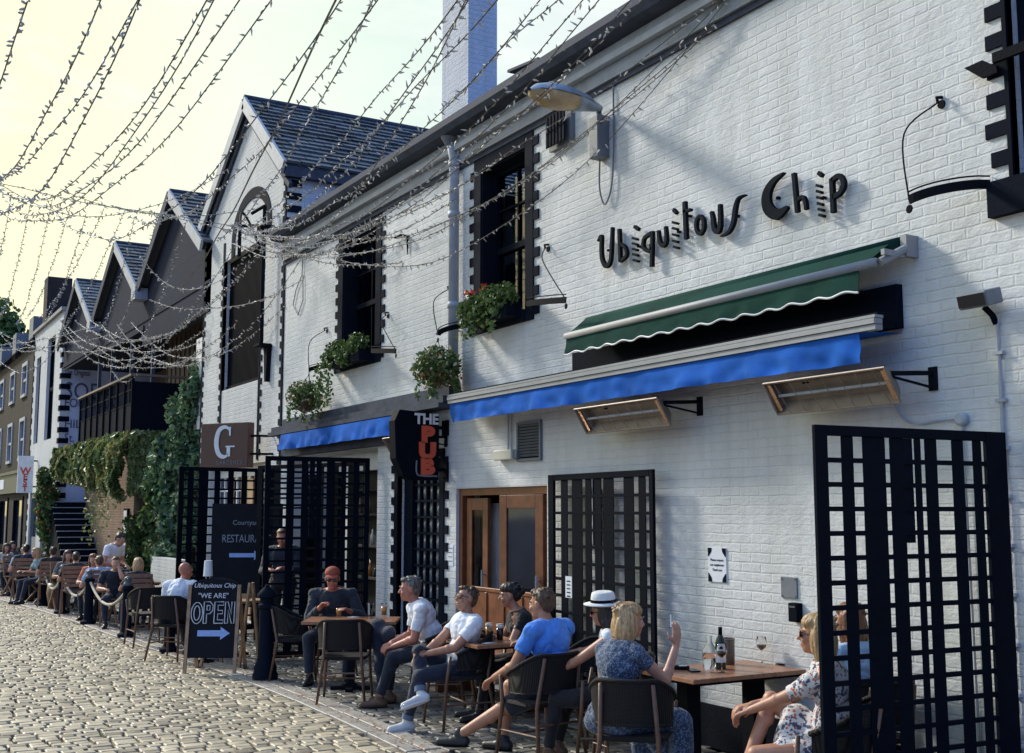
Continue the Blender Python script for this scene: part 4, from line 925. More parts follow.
s.build('text', M['dark'], t)
t, x, z, hw, hh = simple('metal_plate', 'square grey metal plate on the white wall above the black box', 'plate', 781, 797, 577, 598, .01, None)
s = MB(); s.bx(-hw, hw, -.012, 0, -hh, hh); bevel(s.build('plate', M['grey'], t), .003)
s = MB(); [s.lathe([(.006, 0), (.006, .004)], (a * (hw - .015), -.014, b * (hh - .015)), n=8, axis=(0, -1, 0)) for a in (-1, 1) for b in (-1, 1)]; s.build('screw', M['lead'], t)
t, x, z, hw, hh = simple('ashtray_box', 'small black wall box below the grey metal plate', 'wall box', 789, 798, 603, 622, .05, None)
s = MB(); s.bx(-hw, hw, -.06, 0, -hh, hh); bevel(s.build('case', M['black'], t), .006); s = MB(); s.bx(-hw * .6, hw * .6, -.064, -.06, hh * .5, hh * .7); s.build('slot', M['lead'], t)
t, x, z, hw, hh = simple('paper_notice', 'small white notice on the wall right of the glass block window', 'notice', 447, 453, 546, 565, .01, None)
s = MB(); s.bx(-.07, .07, -.006, 0, -.12, .12); s.build('sheet', M['paper'], t); s = MB(); [s.bx(-.05, .05, -.008, -.006, .08 - i * .05, .09 - i * .05) for i in range(4)]; s.build('text', M['grey'], t)
t, x, z, hw, hh = simple('floodlight', 'dark grey box floodlight high on the right of the wall', 'floodlight', 967, 997, 291, 307, .12, None)
s = MB(); s.box((0, -.14, 0), (hw * 2, .16, hh * 2), Matrix.Rotation(.25, 3, 'X')); bevel(s.build('housing', M['grey'], t), .012)
s = MB(); s.box((0, -.225, -.02), (hw * 1.8, .004, hh * 1.5), Matrix.Rotation(.25, 3, 'X')); s.build('lens', M['solar'], t)
s = MB(); s.tube([(0, -.1, -.05), (.02, -.05, -hh - .05), (.02, -.02, -hh - .1)], .02); s.build('stem', M['black'], t)
s = MB(); s.tube([(.03, -.02, -hh - .08), (.03, -.02, -z + .35)], .012, 8)
for k in range(9): s.bx(-.005, .065, -.036, 0, -.35 - k * .3, -.33 - k * .3)
s.build('conduit', M['lightgrey'], t)
t = thing('wall_conduit', 'thin grey cable conduit running from the right heater to a round box', 'conduit', (W(930, 420).x, 0, W(930, 420).z)); o_ = t.location
pts = [W(*p, -.02) for p in ((893, 372), (896, 405), (905, 420), (918, 424), (935, 421), (958, 419))]; s = MB(); s.tube([p - o_ for p in spline(pts, 5)], .008, 6); s.build('cable', M['lightgrey'], t)
p = W(962, 419, -.02); s = MB(); s.lathe([(.045, 0), (.045, .04), (.03, .05)], (p - o_) + Vector((0, .02, 0)), n=14, axis=(0, -1, 0)); s.build('box', M['lightgrey'], t); s = MB(); s.tube([p - o_, p - o_ + Vector((0.02, 0, -2.3))], .009, 6); s.build('drop_pipe', M['lightgrey'], t)
# --- rounded dark vent by the lamp, small roof vent
t, x, z, hw, hh = simple('louvred_vent', 'dark ribbed vent with rounded corner behind the street lamp', 'vent', 549, 571, 112, 147, .05, None)
s = MB(); out = [(-hw, hh), (-hw, -hh), (hw * .5, -hh)] + [(hw * .5 + hw * .5 * math.sin(a), -hh * .7 - hh * .3 * math.cos(a)) for a in (.4, .8, 1.2, 1.57)] + [(hw, hh)]
s.prism(out, (0, -.05, 0), (1, 0, 0), (0, 0, 1), -.05); s.v = [(a, -abs(b), c) for a, b, c in s.v]; s.build('case', M['grey'], t)
s = MB(); [s.bx(-hw * .85 + i * hw * .3, -hw * .7 + i * hw * .3, -.11, -.10, -hh * .85, hh * .9) for i in range(6)]; s.bx(-hw * .9, hw * .85, -.103, -.10, -hh * .9, hh * .95); s.build('grille', M['dark'], t)
p = W(545, 66, .3); t = thing('roof_vent', 'small dark louvred vent poking above the gutter', 'vent', (p.x, .3, 6.6)); s = MB(); s.bx(-.25, .25, -.15, .3, -.1, .18); s.build('box', M['gutter'], t); s = MB(); s.box((0, -.0, .22), (.66, .6, .03), Matrix.Rotation(.12, 3, 'Y')); s.build('cap', M['gutter'], t)
# --- street lamp on the wall
t = thing('street_lamp', 'grey cobra head street lamp on a bracket high on the pub wall', 'street lamp', (W(605, 128).x, 0, W(605, 128).z)); o_ = t.location.copy()
tip = W(530, 90, -.95) ; base = W(600, 108, -.12); d = (tip - base); ln = d.length; d.normalize(); up = Vector((0, 0, 1)); sd = d.cross(up).normalized(); up = sd.cross(d)
def shell(top, prof, s):
    n = 14; vs = []
    for i, (q, wd_, hh_) in enumerate(prof):
        for j in range(n + 1):
            a = PI * j / n; vs.append(base - o_ + d * ln * q + sd * math.cos(a) * wd_ + up * math.sin(a) * hh_ * (1 if top else -1))
    fs = [(i * (n + 1) + j, i * (n + 1) + j + 1, (i + 1) * (n + 1) + j + 1, (i + 1) * (n + 1) + j) for i in range(len(prof) - 1) for j in range(n)]
    s.add(vs, fs)
s = MB(); shell(True, [(0, .03, .03), (.08, .05, .05), (.25, .13, .08), (.5, .17, .11), (.75, .17, .11), (.93, .12, .07), (1, .02, .02)], s); shell(False, [(0, .03, .03), (.08, .05, .05), (.25, .12, .07), (.40, .15, .08), (.42, .15, .0)], s); s.build('lamp_housing', mat('lamp_housing_grey', (.30, .36, .44), .35, metal=.3), t, smooth=True)
s = MB(); shell(False, [(.38, .14, .085), (.6, .165, .12), (.8, .15, .11), (.95, .09, .06), (1, .01, .01)], s); s.build('lamp_lens', mat('yellowed_lamp_lens', (.42, .30, .16), .25, var=.4, scale=5), t, smooth=True)
s = MB(); s.bx(-.075, .075, -.14, 0, -.32, .10); bevel(s.build('gear_box', M['grey'], t), .01); s = MB(); s.bx(-.079, -.076, -.12, -.02, -.26, .06); s.build('label_plate', M['cream'], t)
s = MB(); s.tube([(0, -.07, .1), (0, -.07, .17), base - o_], .028, 8); s.build('arm', M['grey'], t)
s = MB(); s.tube(spline([(-.02, -.05, -.32), (-.03, -.05, -.6), (.04, -.04, -.78), (.14, -.03, -.62), (.17, -.02, -.2), (.17, -.02, .55)], 6), .009, 6); s.build('cable', M['grey'], t)
# --- downpipe
p = W(455, 180, -.08); t = thing('drainpipe', 'pale grey cast iron downpipe between the two upstairs windows', 'drainpipe', (p.x, 0, 3.4))
s = MB(); s.tube([(0, -.09, 0), (0, -.09, 2.72), (.0, -.15, 2.95)], .062, 14); s.build('pipe', M['lightgrey'], t, smooth=True)
for q in (.9, 2.0, 2.62): s = MB(); s.lathe([(.075, 0), (.075, .07)], (0, -.09, q), n=14); s.build('collar', M['lightgrey'], t, smooth=True)
s = MB(); s.lathe([(.05, 0), (.11, .1), (.12, .16)], (0, -.16, 2.88), n=12); s.build('hopper', M['grey'], t)
# --- tall black lamp bracket on the gabled house
p = W(264, 240, -.15); q = W(262, 345, -.15); t = thing('lighting_bracket', 'tall black iron post and arms on gabled house holding the light strings', 'bracket', (p.x, 0, q.z)); o_ = t.location.copy(); hz = W(266, 205, -.15).z - q.z
s = MB(); s.tube([(0, -.15, 0), (0, -.15, hz)], .035, 8); s.build('post', M['black_metal'], t)
s = MB(); s.prism([(-.13, 0), (.13, 0), (.1, -.1), (.05, -.62), (-.02, -.62), (-.08, -.1)], (0, -.08, 0), (1, 0, 0), (0, 0, 1), -.14); s.bx(-.16, .16, -.24, -.02, -.02, .02); s.build('foot_bracket', M['black_metal'], t)
E1 = W(240, 226, -.9) - o_
s = MB(); s.tube([Vector((0, -.15, hz - .35)), E1, E1 + Vector((-.1, -.1, -.02))], .03, 6); s.tube([E1, E1 + Vector((0, 0, -.5))], .03, 6); s.tube(spline([(0, -.15, 1.5), (-.12, -.3, 2.0), (-.3, -.45, 2.35), E1], 5), .022, 6); s.tube([(0, -.15, hz), (-.25, -.3, hz - .1)], .03); s.bx(-.1, .1, -.25, 0, hz - .5, hz - .35); s.build('arm', M['black_metal'], t)
HUB = E1 + o_
# --- basket brackets: curved iron plate and hook
def basket_bracket(bx0, by0, bx1, by1, hx, hy, label, left=True):
    a, b = W(bx0, by0, -.03), W(bx1, by1, -.03); t = thing('basket_bracket', label, 'bracket', ((a.x + b.x) / 2, 0, (a.z + b.z) / 2), group='iron brackets for hanging baskets'); o_ = t.location
    s = MB(); n = 10; pts = []; wl_ = b if left else a; fr_ = W(bx0, by0, -.40) if left else W(bx1, by1, -.40); wl_ = Vector((wl_.x, -.01, wl_.z))
    for i in range(n + 1):
        f = i / n; q = wl_.lerp(fr_, f); q.y = -.01 - .39 * math.sin(f * PI / 2) ** .8 if f < .99 else -.40; q.x = wl_.x + (fr_.x - wl_.x) * (1 - math.cos(f * PI / 2)) ** .75; pts.append(q)
    for i in range(n): s.beam(pts[i] - o_, pts[i + 1] - o_, .012, .06)
    s.tube([p_ - o_ + Vector((0, 0, .055)) for p_ in pts], .006, 5); s.build('plate', M['black_metal'], t)
    e = pts[-1]
    h = W(hx, hy, -.02); s = MB(); s.tube([Vector((h.x, 0, h.z)) - o_ + Vector((.0, 0, .05)), Vector((h.x, -.05, h.z)) - o_ + Vector((0, 0, .04)), Vector((h.x, -.04, h.z)) - o_], .012, 6); s.lathe([(.03, 0), (.03, .012)], h - o_ + Vector((0, .02, 0)), n=10, axis=(0, -1, 0)); s.build('hook', M['black_metal'], t)
    mid = (h + e) / 2 + Vector((-.08, -.1, .12)) if left else (h + e) / 2
    s = MB(); s.tube([p_ - o_ for p_ in spline([h + Vector((0, -.03, 0)), mid, e], 8)], .006, 5); s.lathe([(.022, -.004), (.03, 0), (.022, .004)], e - o_ - Vector((0, 0, .06)), n=8, axis=(0, 1, 0)); s.build('wire', M['black_metal'], t)
    return e
E_b1 = basket_bracket(309, 371, 330, 366, 326, 331, 'iron basket bracket with curved wire at the far left end of pub wall')
basket_bracket(396, 351, 376, 349, 387, 316, 'iron basket bracket just right of the first upstairs window')
E_b2 = basket_bracket(438, 335, 467, 325, 450, 290, 'iron basket bracket with curved wire beside the drainpipe')
basket_bracket(566, 300, 531, 303, 547, 249, 'iron basket bracket right of the second upstairs window')
basket_bracket(909, 200, 988, 184, 940, 104, 'large iron basket bracket with dangling green wire at top right')
p = W(409, 236); t = thing('wall_hook', 'small iron hook on the wall between windows holding a light string', 'hook', (p.x, 0, p.z)); s = MB(); s.tube([(0, 0, 0), (0, -.12, 0), (-.18, -.12, 0)], .014); s.build('arm', M['black_metal'], t); s = MB(); s.tube([(0, -.02, 0), (0, -.02, -.25)], [.02, .006]); s.build('tail', M['black_metal'], t); HOOK = p + Vector((-.15, -.12, 0))
t = thing('loose_cable', 'thin grey cable hanging in a loop on the far left of the pub wall', 'cable', (W(302, 290).x, 0, W(302, 290).z)); o_ = t.location; s = MB(); s.tube([W(*q, -.02) - o_ for q in ((303, 253), (302, 275), (296, 290), (293, 305), (298, 315), (303, 300), (303, 275))], .007, 5); s.build('cable', M['lead'], t)
# --- G sign
p0 = W(204, 445, -.5); t = thing('square_sign', 'square brown sign with large white serif G above the far screen', 'sign', (-19.6, -.7, 3.1))
dd = 19.4; A = AT(204, 445, dd + .25); B = AT(251, 445, dd - .2); zt_ = AT(228, 423, dd).z; zb_ = AT(228, 468, dd).z
dv = (B - A); dv.z = 0; wl = dv.length; dv.normalize(); nv = Vector((dv.y, -dv.x, 0)); ctr = (A + B) / 2; ctr.z = (zt_ + zb_) / 2; t.location = ctr
R = Matrix((dv, -nv, Vector((0, 0, 1)))).transposed()
s = MB(); s.box((0, 0, 0), (wl, .16, zt_ - zb_), R); bevel(s.build('box', M['signbrown'], t), .01)
s = MB(); hh = (zt_ - zb_) / 2; off = nv * .082
Gp = [(.50, .52), (.40, .72), (.10, .80), (-.22, .66), (-.38, .30), (-.38, -.10), (-.22, -.46), (.08, -.60), (.34, -.54), (.42, -.40)]
gp = [Vector((x_ * hh * .85 - .03, y_ * hh * .95 + .02)) for x_, y_ in Gp]; gq = [Vector((q.x, q.y)) for q in spline([(q.x, q.y, 0) for q in gp], 4)]; m_ = len(gq)
ribbon(s, gq, [.02 + .075 * math.sin(PI * i / (m_ - 1)) ** 1.3 for i in range(m_)], off, dv, (0, 0, 1), .012)
ribbon(s, [Vector((.42 * hh * .85 - .03, -.05 * hh)), Vector((.42 * hh * .85 - .03, -.50 * hh))], .07, off, dv, (0, 0, 1), .012)
ribbon(s, [Vector((.12 * hh, -.06 * hh)), Vector((.62 * hh, -.06 * hh))], .025, off, dv, (0, 0, 1), .013)
ribbon(s, [Vector((.50 * hh * .85 - .03, .82 * hh)), Vector((.50 * hh * .85 - .03, .42 * hh))], .03, off, dv, (0, 0, 1), .013)
s.build('letter', M['trimwhite'], t)
s = MB(); put_text(s, 'GARDENER', off + dv * .12 + Vector((0, 0, -.78 * hh)), dv, (0, 0, 1), .095, .003, space=1.25); s.build('small_lettering', M['grey'], t)
s = MB(); s.tube([dv * wl * .5 + Vector((0, 0, hh * .4)), dv * (wl * .5 + .35) + Vector((0, .5, hh * .4))], .02); s.tube([dv * wl * .5 - Vector((0, 0, hh * .4)), dv * (wl * .5 + .35) + Vector((0, .5, -hh * .4))], .02); s.build('bracket', M['black_metal'], t)
# ================================================================ folding lattice screens
def gpt0(px, d):
    t = (px - CX) / FPX; return (-math.cos(TH) * d + t * d * math.sin(TH), -D0 + math.sin(TH) * d + t * d * math.cos(TH))
def lattice_screen(p0, p1, h, label, bars, slots, nz, name='lattice_screen', d2=True, extra=None, z0=.05):
    """a tall black screen of upright boards and thin rails from p0 to p1"""
    p0, p1 = Vector((p0[0], p0[1], 0)), Vector((p1[0], p1[1], 0)); d = p1 - p0; l = d.length; d.normalize(); n = Vector((-d.y, d.x, 0))
    t = thing(name, label, 'screen', p0, group='tall black lattice screens round the tables'); R = Matrix((d, n, Vector((0, 0, 1)))).transposed()
    def bb(s, u0, u1, a, b, th, off=0.0): s.box(d * (u0 + u1) / 2 + n * off + Vector((0, 0, (a + b) / 2)), (u1 - u0, th, b - a), R)
    s = MB(); bb(s, 0, bars[0][1] * l, z0, h, .03); bb(s, bars[-1][0] * l, l, z0, h, .03); bb(s, bars[0][1] * l, bars[-1][0] * l, h - .06, h, .028); bb(s, bars[0][1] * l, bars[-1][0] * l, z0, z0 + .08, .028)
    bevel(s.build('frame', M['black'], t), .004, 1)
    s = MB()
    for a, b in bars[1:-1]: bb(s, a * l, b * l, z0 + .08, h - .06, .010)
    bevel(s.build('upright_board', M['black'], t), .004, 1)
    s = MB()
    for i in range(1, nz): z = z0 + .08 + (h - .14 - z0) * i / nz; bb(s, .03 * l, .97 * l, z - .014, z + .014, .020, .003)
    s.build('rail', M['black'], t)
    s = MB()       # narrow bars of the second leaf folded behind the first
    for a, b, hi in slots: bb(s, a * l, b * l, h * hi, h - .06, .01, .018)
    s.build('rear_leaf', M['dark'], t)
    return t, d, n, l
BARS = [(0, .06), (.13, .19), (.235, .35), (.372, .445), (.50, .535), (.555, .62), (.70, .765), (.815, .865), (.885, 1)]
pA = (-4.72, -1.56); pB = (-4.60, -.06)
lattice_screen(pA, pB, 2.39, 'tall black lattice screen nearest the camera beside the wine table', BARS, [(.445, .50, .72)], 16)
lattice_screen((W(549, 480, -.08).x, -.08), (W(654, 480, -.16).x, -.16), 2.27, 'black lattice screen standing flat against the wall right of the door', [(0, .06), (.13, .20), (.245, .35), (.38, .44), (.47, .535), (.555, .65), (.74, .83), (.87, .93), (.965, 1)], [(.44, .47, .7)], 13)
lattice_screen((-14.42, -1.52), (-14.34, -.1), 2.62, 'black lattice screen behind the round-topped bollard at the restaurant entrance', [(0, .05), (.2, .27), (.34, .40), (.48, .53), (.58, .66), (.72, .77), (.84, .9), (.95, 1)], [(.42, .47, .6)], 17)
lattice_screen((-14.33, -.12), (-16.6, -.9), 2.58, 'black lattice screen folded back across the dark restaurant opening', [(0, .04), (.12, .17), (.25, .30), (.38, .44), (.52, .57), (.65, .70), (.78, .84), (.95, 1)], [], 17)
lattice_screen((-18.02, -1.70), (-18.2, -.1), 2.60, 'farthest black lattice screen below the square brown sign', [(0, .05), (.09, .15), (.2, .3), (.36, .42), (.5, .56), (.64, .7), (.78, .83), (.95, 1)], [], 17)
# small white notice clipped on the second screen
p = W(570, 587, -.24); t = thing('clipped_notice', 'small white printed notice clipped to the screen right of the door', 'notice', p); s = MB(); s.bx(-.055, .055, -.016, -.012, -.1, .1); s.build('sheet', M['paper'], t); s = MB(); [s.bx(-.03, .03, -.018, -.016, .05 - i * .035, .06 - i * .035) for i in range(5)]; s.build('text', M['dark'], t)
# ---------------------------------------------------------------- chalkboards
def board_mesh(s, w, h0, h1, arch, R, c, th=.03):
    pts = [(-w, h0), (w, h0), (w, h1)] + [(w * math.cos(a), h1 + arch * math.sin(a)) for a in [PI * i / 12 for i in range(1, 12)]] + [(-w, h1)]
    return pts
a, b = G(192, 670), G(245, 668); a = G(190, 672); b = G(236, 672); d = (b - a); d.z = 0; bw = d.length / 2; d.normalize(); n = Vector((d.y, -d.x, 0))
t = thing('sandwich_board', 'chalk sandwich board reading WE ARE OPEN with arrow standing on the setts', 'sandwich board', (a + b) / 2)
k = bw / .27
def SB(u, z, o=0.0): return d * u + Vector((0, 0, z)) + n * (.02 + o + (1.06 - z) * .14)
s = MB(); pts = [(-bw, .18), (bw, .18), (bw, 1.02)] + [(bw * math.cos(PI * i / 12), 1.02 + .09 * math.sin(PI * i / 12)) for i in range(1, 12)] + [(-bw, 1.02)]
fr = [SB(u, z) for u, z in pts]; bk = [SB(u, z, -.02) for u, z in pts]; m_ = len(pts)
s.add(fr + bk, [tuple(range(m_)), tuple(range(m_, 2 * m_))[::-1]] + [(i, i + m_, (i + 1) % m_ + m_, (i + 1) % m_) for i in range(m_)]); s.build('chalkboard', M['slateboard'], t)
for sg_ in (-1, 1):
    s = MB(); s.beam(SB(sg_ * (bw + .02), 0), SB(sg_ * (bw + .02), 1.03), .04, .03, n); s.build('front_leg', M['palewood'], t)
    q = SB(sg_ * (bw + .02), .98); e = Vector((q.x, q.y, 0)) - n * .42; e.z = 0; s = MB(); s.beam(e, q, .04, .03, n); s.build('rear_leg', M['palewood'], t)
s = MB(); uu = d; vv = (SB(0, 1) - SB(0, 0)).normalized(); ww = uu.cross(vv)
off = n * .006
put_text(s, 'Ubiquitous Chip', SB(.0, 1.02) + off, uu, vv, .076, .002, shear=.25)
put_text(s, '"WE ARE"', SB(-.01, .90) + off, uu, vv, .085, .002)
# hollow OPEN: outline strokes
def outline(pts, closed=True, wd_=.008):
    pp = [Vector(p) for p in pts]
    if closed: pp = pp + [pp[0]]
    s.tube([SB(q.x * k, q.y) + off for q in pp], .0055, 4)
def circ(cx_, cy_, rx, ry, n_=14): return [(cx_ + rx * math.cos(2 * PI * i / n_), cy_ + ry * math.sin(2 * PI * i / n_)) for i in range(n_)]
outline(circ(-.19, .70, .068, .125)); outline(circ(-.19, .70, .035, .085))
outline([(-.11, .58), (-.11, .83), (-.04, .83), (-.005, .79), (-.005, .73), (-.04, .69), (-.075, .69), (-.075, .58)]); outline([(-.075, .79), (-.075, .73), (-.04, .735), (-.04, .785)])
outline([(.015, .58), (.015, .83), (.12, .83), (.12, .79), (.055, .79), (.055, .73), (.11, .73), (.11, .69), (.055, .69), (.055, .62), (.12, .62), (.12, .58)])
outline([(.14, .58), (.14, .83), (.17, .83), (.215, .68), (.215, .83), (.25, .83), (.25, .58), (.22, .58), (.175, .74), (.175, .58)])
s.build('chalk_lettering', M['chalk'], t)
s = MB(); pts = [(-.17, .43), (-.17, .50), (.10, .50), (.10, .54), (.21, .465), (.10, .39), (.10, .43)]; s.add([SB(x_ * k, y_) + off for x_, y_ in pts], [tuple(range(7))]); s.build('chalk_arrow', M['chalkblue'], t)
# second A-board end on
a = G(240, 668); b = G(258, 664); q = (a + b) / 2; t = thing('folding_easel', 'pale wooden folding easel seen from its side next to the bollard', 'easel', q)
u = (b - a).normalized(); w_ = u.cross(Vector((0, 0, 1)))
for sg_ in (-1, 1):
    s = MB(); s.beam(u * .22 * sg_ - w_ * .0, Vector((0, 0, 1.02)) + u * .03 * sg_, .035, .03, w_); s.build('leg', M['palewood'], t)
    s = MB(); s.beam(u * .22 * sg_ - w_ * .55, Vector((0, 0, 1.02)) + u * .03 * sg_ - w_ * .5, .035, .03, w_); s.build('leg', M['palewood'], t)
s = MB(); s.beam(Vector((0, 0, .85)), Vector((0, 0, .85)) - w_ * .5, .03, .06); s.build('cross_bar', M['palewood'], t)
# restaurant chalkboard hung on the far screen
p = AT(247, 535, 17.2); t = thing('menu_chalkboard', 'large dark chalkboard lettered RESTAURANT with blue arrow on far screen', 'chalkboard', (p.x, p.y, 0)); u = Vector((.42, .9, 0)).normalized(); u = RV.copy(); n = Vector((u.y, -u.x, 0))
R = Matrix((u, -n, Vector((0, 0, 1)))).transposed()
s = MB(); s.box((0, 0, 1.35), (1.05, .05, 1.35), R); s.build('board', M['slateboard'], t)
s = MB(); put_text(s, 'RESTAURANT', n * .028 + Vector((0, 0, 1.50)), u, (0, 0, 1), .165, .003, sx=.72); put_text(s, 'Courtyard', n * .028 + Vector((0, 0, 1.74)), u, (0, 0, 1), .10, .003); s.build('chalk_lettering', M['chalkdim'], t)
s = MB(); s.prism([(-.25, -.03), (.12, -.03), (.12, -.07), (.24, 0), (.12, .07), (.12, .03), (-.25, .03)], n * .027 + Vector((0, 0, 1.26)), u, (0, 0, 1), .003); s.build('chalk_arrow', M['chalkblue'], t)
s = MB(); s.bx(-.03, .03, -.03, .03, 0, .7); s.build('post', M['black'], t)
# ---------------------------------------------------------------- bollards
def bollard_mb(h, r):
    s = MB(); s.lathe([(r * 1.65, 0), (r * 1.65, .05), (r * 1.45, .09), (r * 1.5, .13), (r * 1.15, .2), (r, .26), (r * .93, h * .74), (r * 1.12, h * .76), (r * 1.12, h * .79), (r * .9, h * .81), (r * .9, h * .86)], n=24); return s
def bollard_cap(h, r):
    s = MB(); s.lathe([(r * .9, h * .86), (r * 1.3, h * .875), (r * 1.3, h * .90), (r * .8, h * .95), (r * .35, h * .98), (r * .28, h), (.005, h * 1.01)], n=24); return s
def bollard(x, y, h, r, label, group='black bollards along the kerb'):
    t = thing('bollard', label, 'bollard', (x, y, 0), group=group); bollard_mb(h, r).build('shaft', M['dark'], t, smooth=True, auto=35); bollard_cap(h, r).build('cap', M['dark'], t, smooth=True, auto=40); return t
p = G(265, 679); bollard(p.x, p.y, 1.06, .088, 'big black iron bollard with conical cap right of the sandwich board')
BP = []
lab = ['first black bollard left of the sandwich board, beside the bald man', 'slim black bollard just left of the blonde diner, rope to its left', 'black bollard beside the man holding his face', 'black bollard left of the dark suited diner with pale rope both sides', 'black bollard in front of the blonde woman in the crowd', 'black bollard beside the man bending in light blue', 'smallest black bollard at the far left edge']
for (px, py), lb in zip(((169, 652), (126, 637), (88, 624), (61, 614), (42, 606), (24, 600), (7, 594)), lab):
    p = G(px, py); BP.append(p); t = thing('bollard', lb, 'bollard', p, group='black bollards along the kerb')
    s = MB(); s.lathe([(.13, 0), (.13, .05), (.085, .08), (.075, .12), (.07, .70), (.088, .72), (.088, .75), (.07, .77)], n=18); s.build('shaft', M['dark'], t, smooth=True, auto=35)
    s = MB(); s.lathe([(.07, .77), (.085, .78), (.06, .82), (.045, .84), (.06, .865), (.06, .89), (.03, .915), (.004, .92)], n=18); s.build('cap', M['lead'], t, smooth=True)
for i in range(1, 6):
    a, b = BP[i].copy(), BP[i + 1].copy(); a.z = b.z = .74; pts = [a.lerp(b, q / 14) + Vector((0, 0, -.33 * (1 - (2 * q / 14 - 1) ** 2))) for q in range(15)]; m_ = pts[7]
    s = MB(); s.tube([p_ - a for p_ in pts], .022, 8); o = s.build('barrier_rope', M['rope'], loc=a, smooth=True)
    tag(o, ['pale rope hanging between the bollards in front of the slatted chairs', 'pale rope sagging between third and fourth bollards from the bald man', 'pale rope before the dark haired diners', 'pale rope in front of the blonde woman in the crowd', 'farthest pale rope at the left edge'][i - 1], 'rope', 'pale ropes between the bollards')
# ---------------------------------------------------------------- chairs
def bistro_chair():
    t = thing('bistro_chair', 'x', 'chair')
    for sx_ in (-1, 1):
        s = MB(); s.tube([(sx_ * .25, .23, 0), (sx_ * .22, .19, .43), (sx_ * .255, .17, .64)], [.013, .017, .014], 8); s.build('leg', M['chairwood'], t, smooth=True)
        s = MB(); s.tube([(sx_ * .24, -.29, 0), (sx_ * .19, -.21, .43), (sx_ * .17, -.28, .80)], [.013, .017, .014], 8); s.build('leg', M['chairwood'], t, smooth=True)
    s = MB(); s.tube([(-.235, .21, .22), (-.215, -.25, .22)], .009, 6); s.tube([(.235, .21, .22), (.215, -.25, .22)], .009, 6); s.tube([(-.225, -.02, .22), (.225, -.02, .22)], .009, 6); s.tube([(-.205, -.25, .3), (.205, -.25, .3)], .009, 6); s.build('stretcher', M['chairwood'], t)
    s = MB(); pts = [(.25 * math.cos(a) * (1 + .0), .235 * math.sin(a) - .01) for a in [2 * PI * i / 28 for i in range(28)]]; pts = [(max(-.235, min(.235, x_ * 1.12)), max(-.22, min(.22, y_ * 1.12))) for x_, y_ in pts]
    s.prism(pts, (0, 0, .425), (1, 0, 0), (0, 1, 0), .035); bevel(s.build('seat', M['rattan'], t), .01)
    def rim(a, z): return Vector((.275 * math.sin(a) * (1.0), -.06 - .245 * math.cos(a) if abs(a) < 1.57 else -.06 + .19 * (abs(a) - 1.57) / .6, z))
    s = MB(); n = 26; vs = []; A = [-2.1 + 4.2 * i / n for i in range(n + 1)]
    def top(a): return .815 - .17 * max(0, (abs(a) - .75) / 1.35) ** 1.1
    for a in A:
        p_ = rim(a, 0); tz = top(a); bz = .52 + .02 * math.cos(a)
        for j in range(5): q = j / 4; vs.append((p_.x * (1 - .05 * (1 - q)), p_.y * (1 - .08 * (1 - q)) - .01 * q, bz + (tz - bz) * q))
    fs = [(i * 5 + j, (i + 1) * 5 + j, (i + 1) * 5 + j + 1, i * 5 + j + 1) for i in range(n) for j in range(4)]
    s.add(vs, fs); s.add([(x_ * .955, (y_ + .06) * .955 - .06, z_) for x_, y_, z_ in vs], [f[::-1] for f in fs]); s.build('backrest', M['rattan'], t, smooth=True)
    s = MB(); s.tube([rim(a, top(a) + .004) for a in A], .016, 8); s.tube([(v[0] * .98, v[1], v[2]) for v in vs[0::5]], .011, 6); s.build('back_rim', M['rattan'], t, smooth=True)
    return t
CH = bistro_chair(); used = []
def chair_at(x, y, face, label, proto=None, group='dark woven bistro chairs at the tables'):
    rz = math.atan2(-face[0], face[1])
    global CH
    if proto is None and not used: used.append(1); CH.location = (x, y, 0); CH.rotation_euler = (0, 0, rz); CH['label'] = label; CH['group'] = group; return CH
    return dup(proto or CH, (x, y, 0), rz, label, group)
def slat_chair():
    t = thing('slatted_chair', 'x', 'chair')
    for sx_ in (-1, 1):
        s = MB(); s.beam((sx_ * .21, .24, 0), (sx_ * .21, -.20, .50), .03, .03); s.build('leg', M['slatwood'], t)
        s = MB(); s.beam((sx_ * .235, -.24, 0), (sx_ * .235, .18, .46), .03, .03); s.build('leg', M['slatwood'], t)
        s = MB(); s.beam((sx_ * .21, -.19, .44), (sx_ * .21, -.27, .90), .03, .03); s.build('back_post', M['slatwood'], t)
    s = MB(); [s.box((0, -.17 + i * .075, .455), (.44, .055, .016)) for i in range(6)]; s.build('seat', M['slatwood'], t)
    s = MB(); [s.box((0, -.215 - i * .012, .56 + i * .08), (.44, .018, .06)) for i in range(5)]; s.build('backrest', M['slatwood'], t)
    return t
# ---------------------------------------------------------------- tables
def table(x, y, w, l, label, rz=0.0, n=1, h=.745, m='tabletop', name='cafe_table', rnd=False, col=.035):
    t = thing(name, label, 'table', (x, y, 0), rz, 'cafe tables outside the pub')
    s = MB()
    if rnd: s.lathe([(w / 2 - .006, h - .03), (w / 2, h - .02), (w / 2, h - .006), (w / 2 - .006, h)], n=40)
    else: s.bx(-w / 2, w / 2, -l / 2, l / 2, h - .032, h)
    bevel(s.build('tabletop', M[m], t), .004)
    s = MB()
    if not rnd: s.bx(-w / 2 + .02, w / 2 - .02, -l / 2 + .02, l / 2 - .02, h - .05, h - .033); s.build('edge_frame', M['black'], t)
    for i in range(n):
        xx = 0 if n == 1 else (-w / 2 + .22 + (w - .44) * i / (n - 1)); s = MB(); s.bx(xx - col, xx + col, -col, col, .03, h - .05); s.build('column', M['black_metal'], t)
        s = MB(); s.bx(xx - .22, xx + .22, -.035, .035, .0, .035); s.bx(xx - .035, xx + .035, -l / 2 * .7, l / 2 * .7, .0, .036); s.build('foot', M['black_metal'], t)
    return t
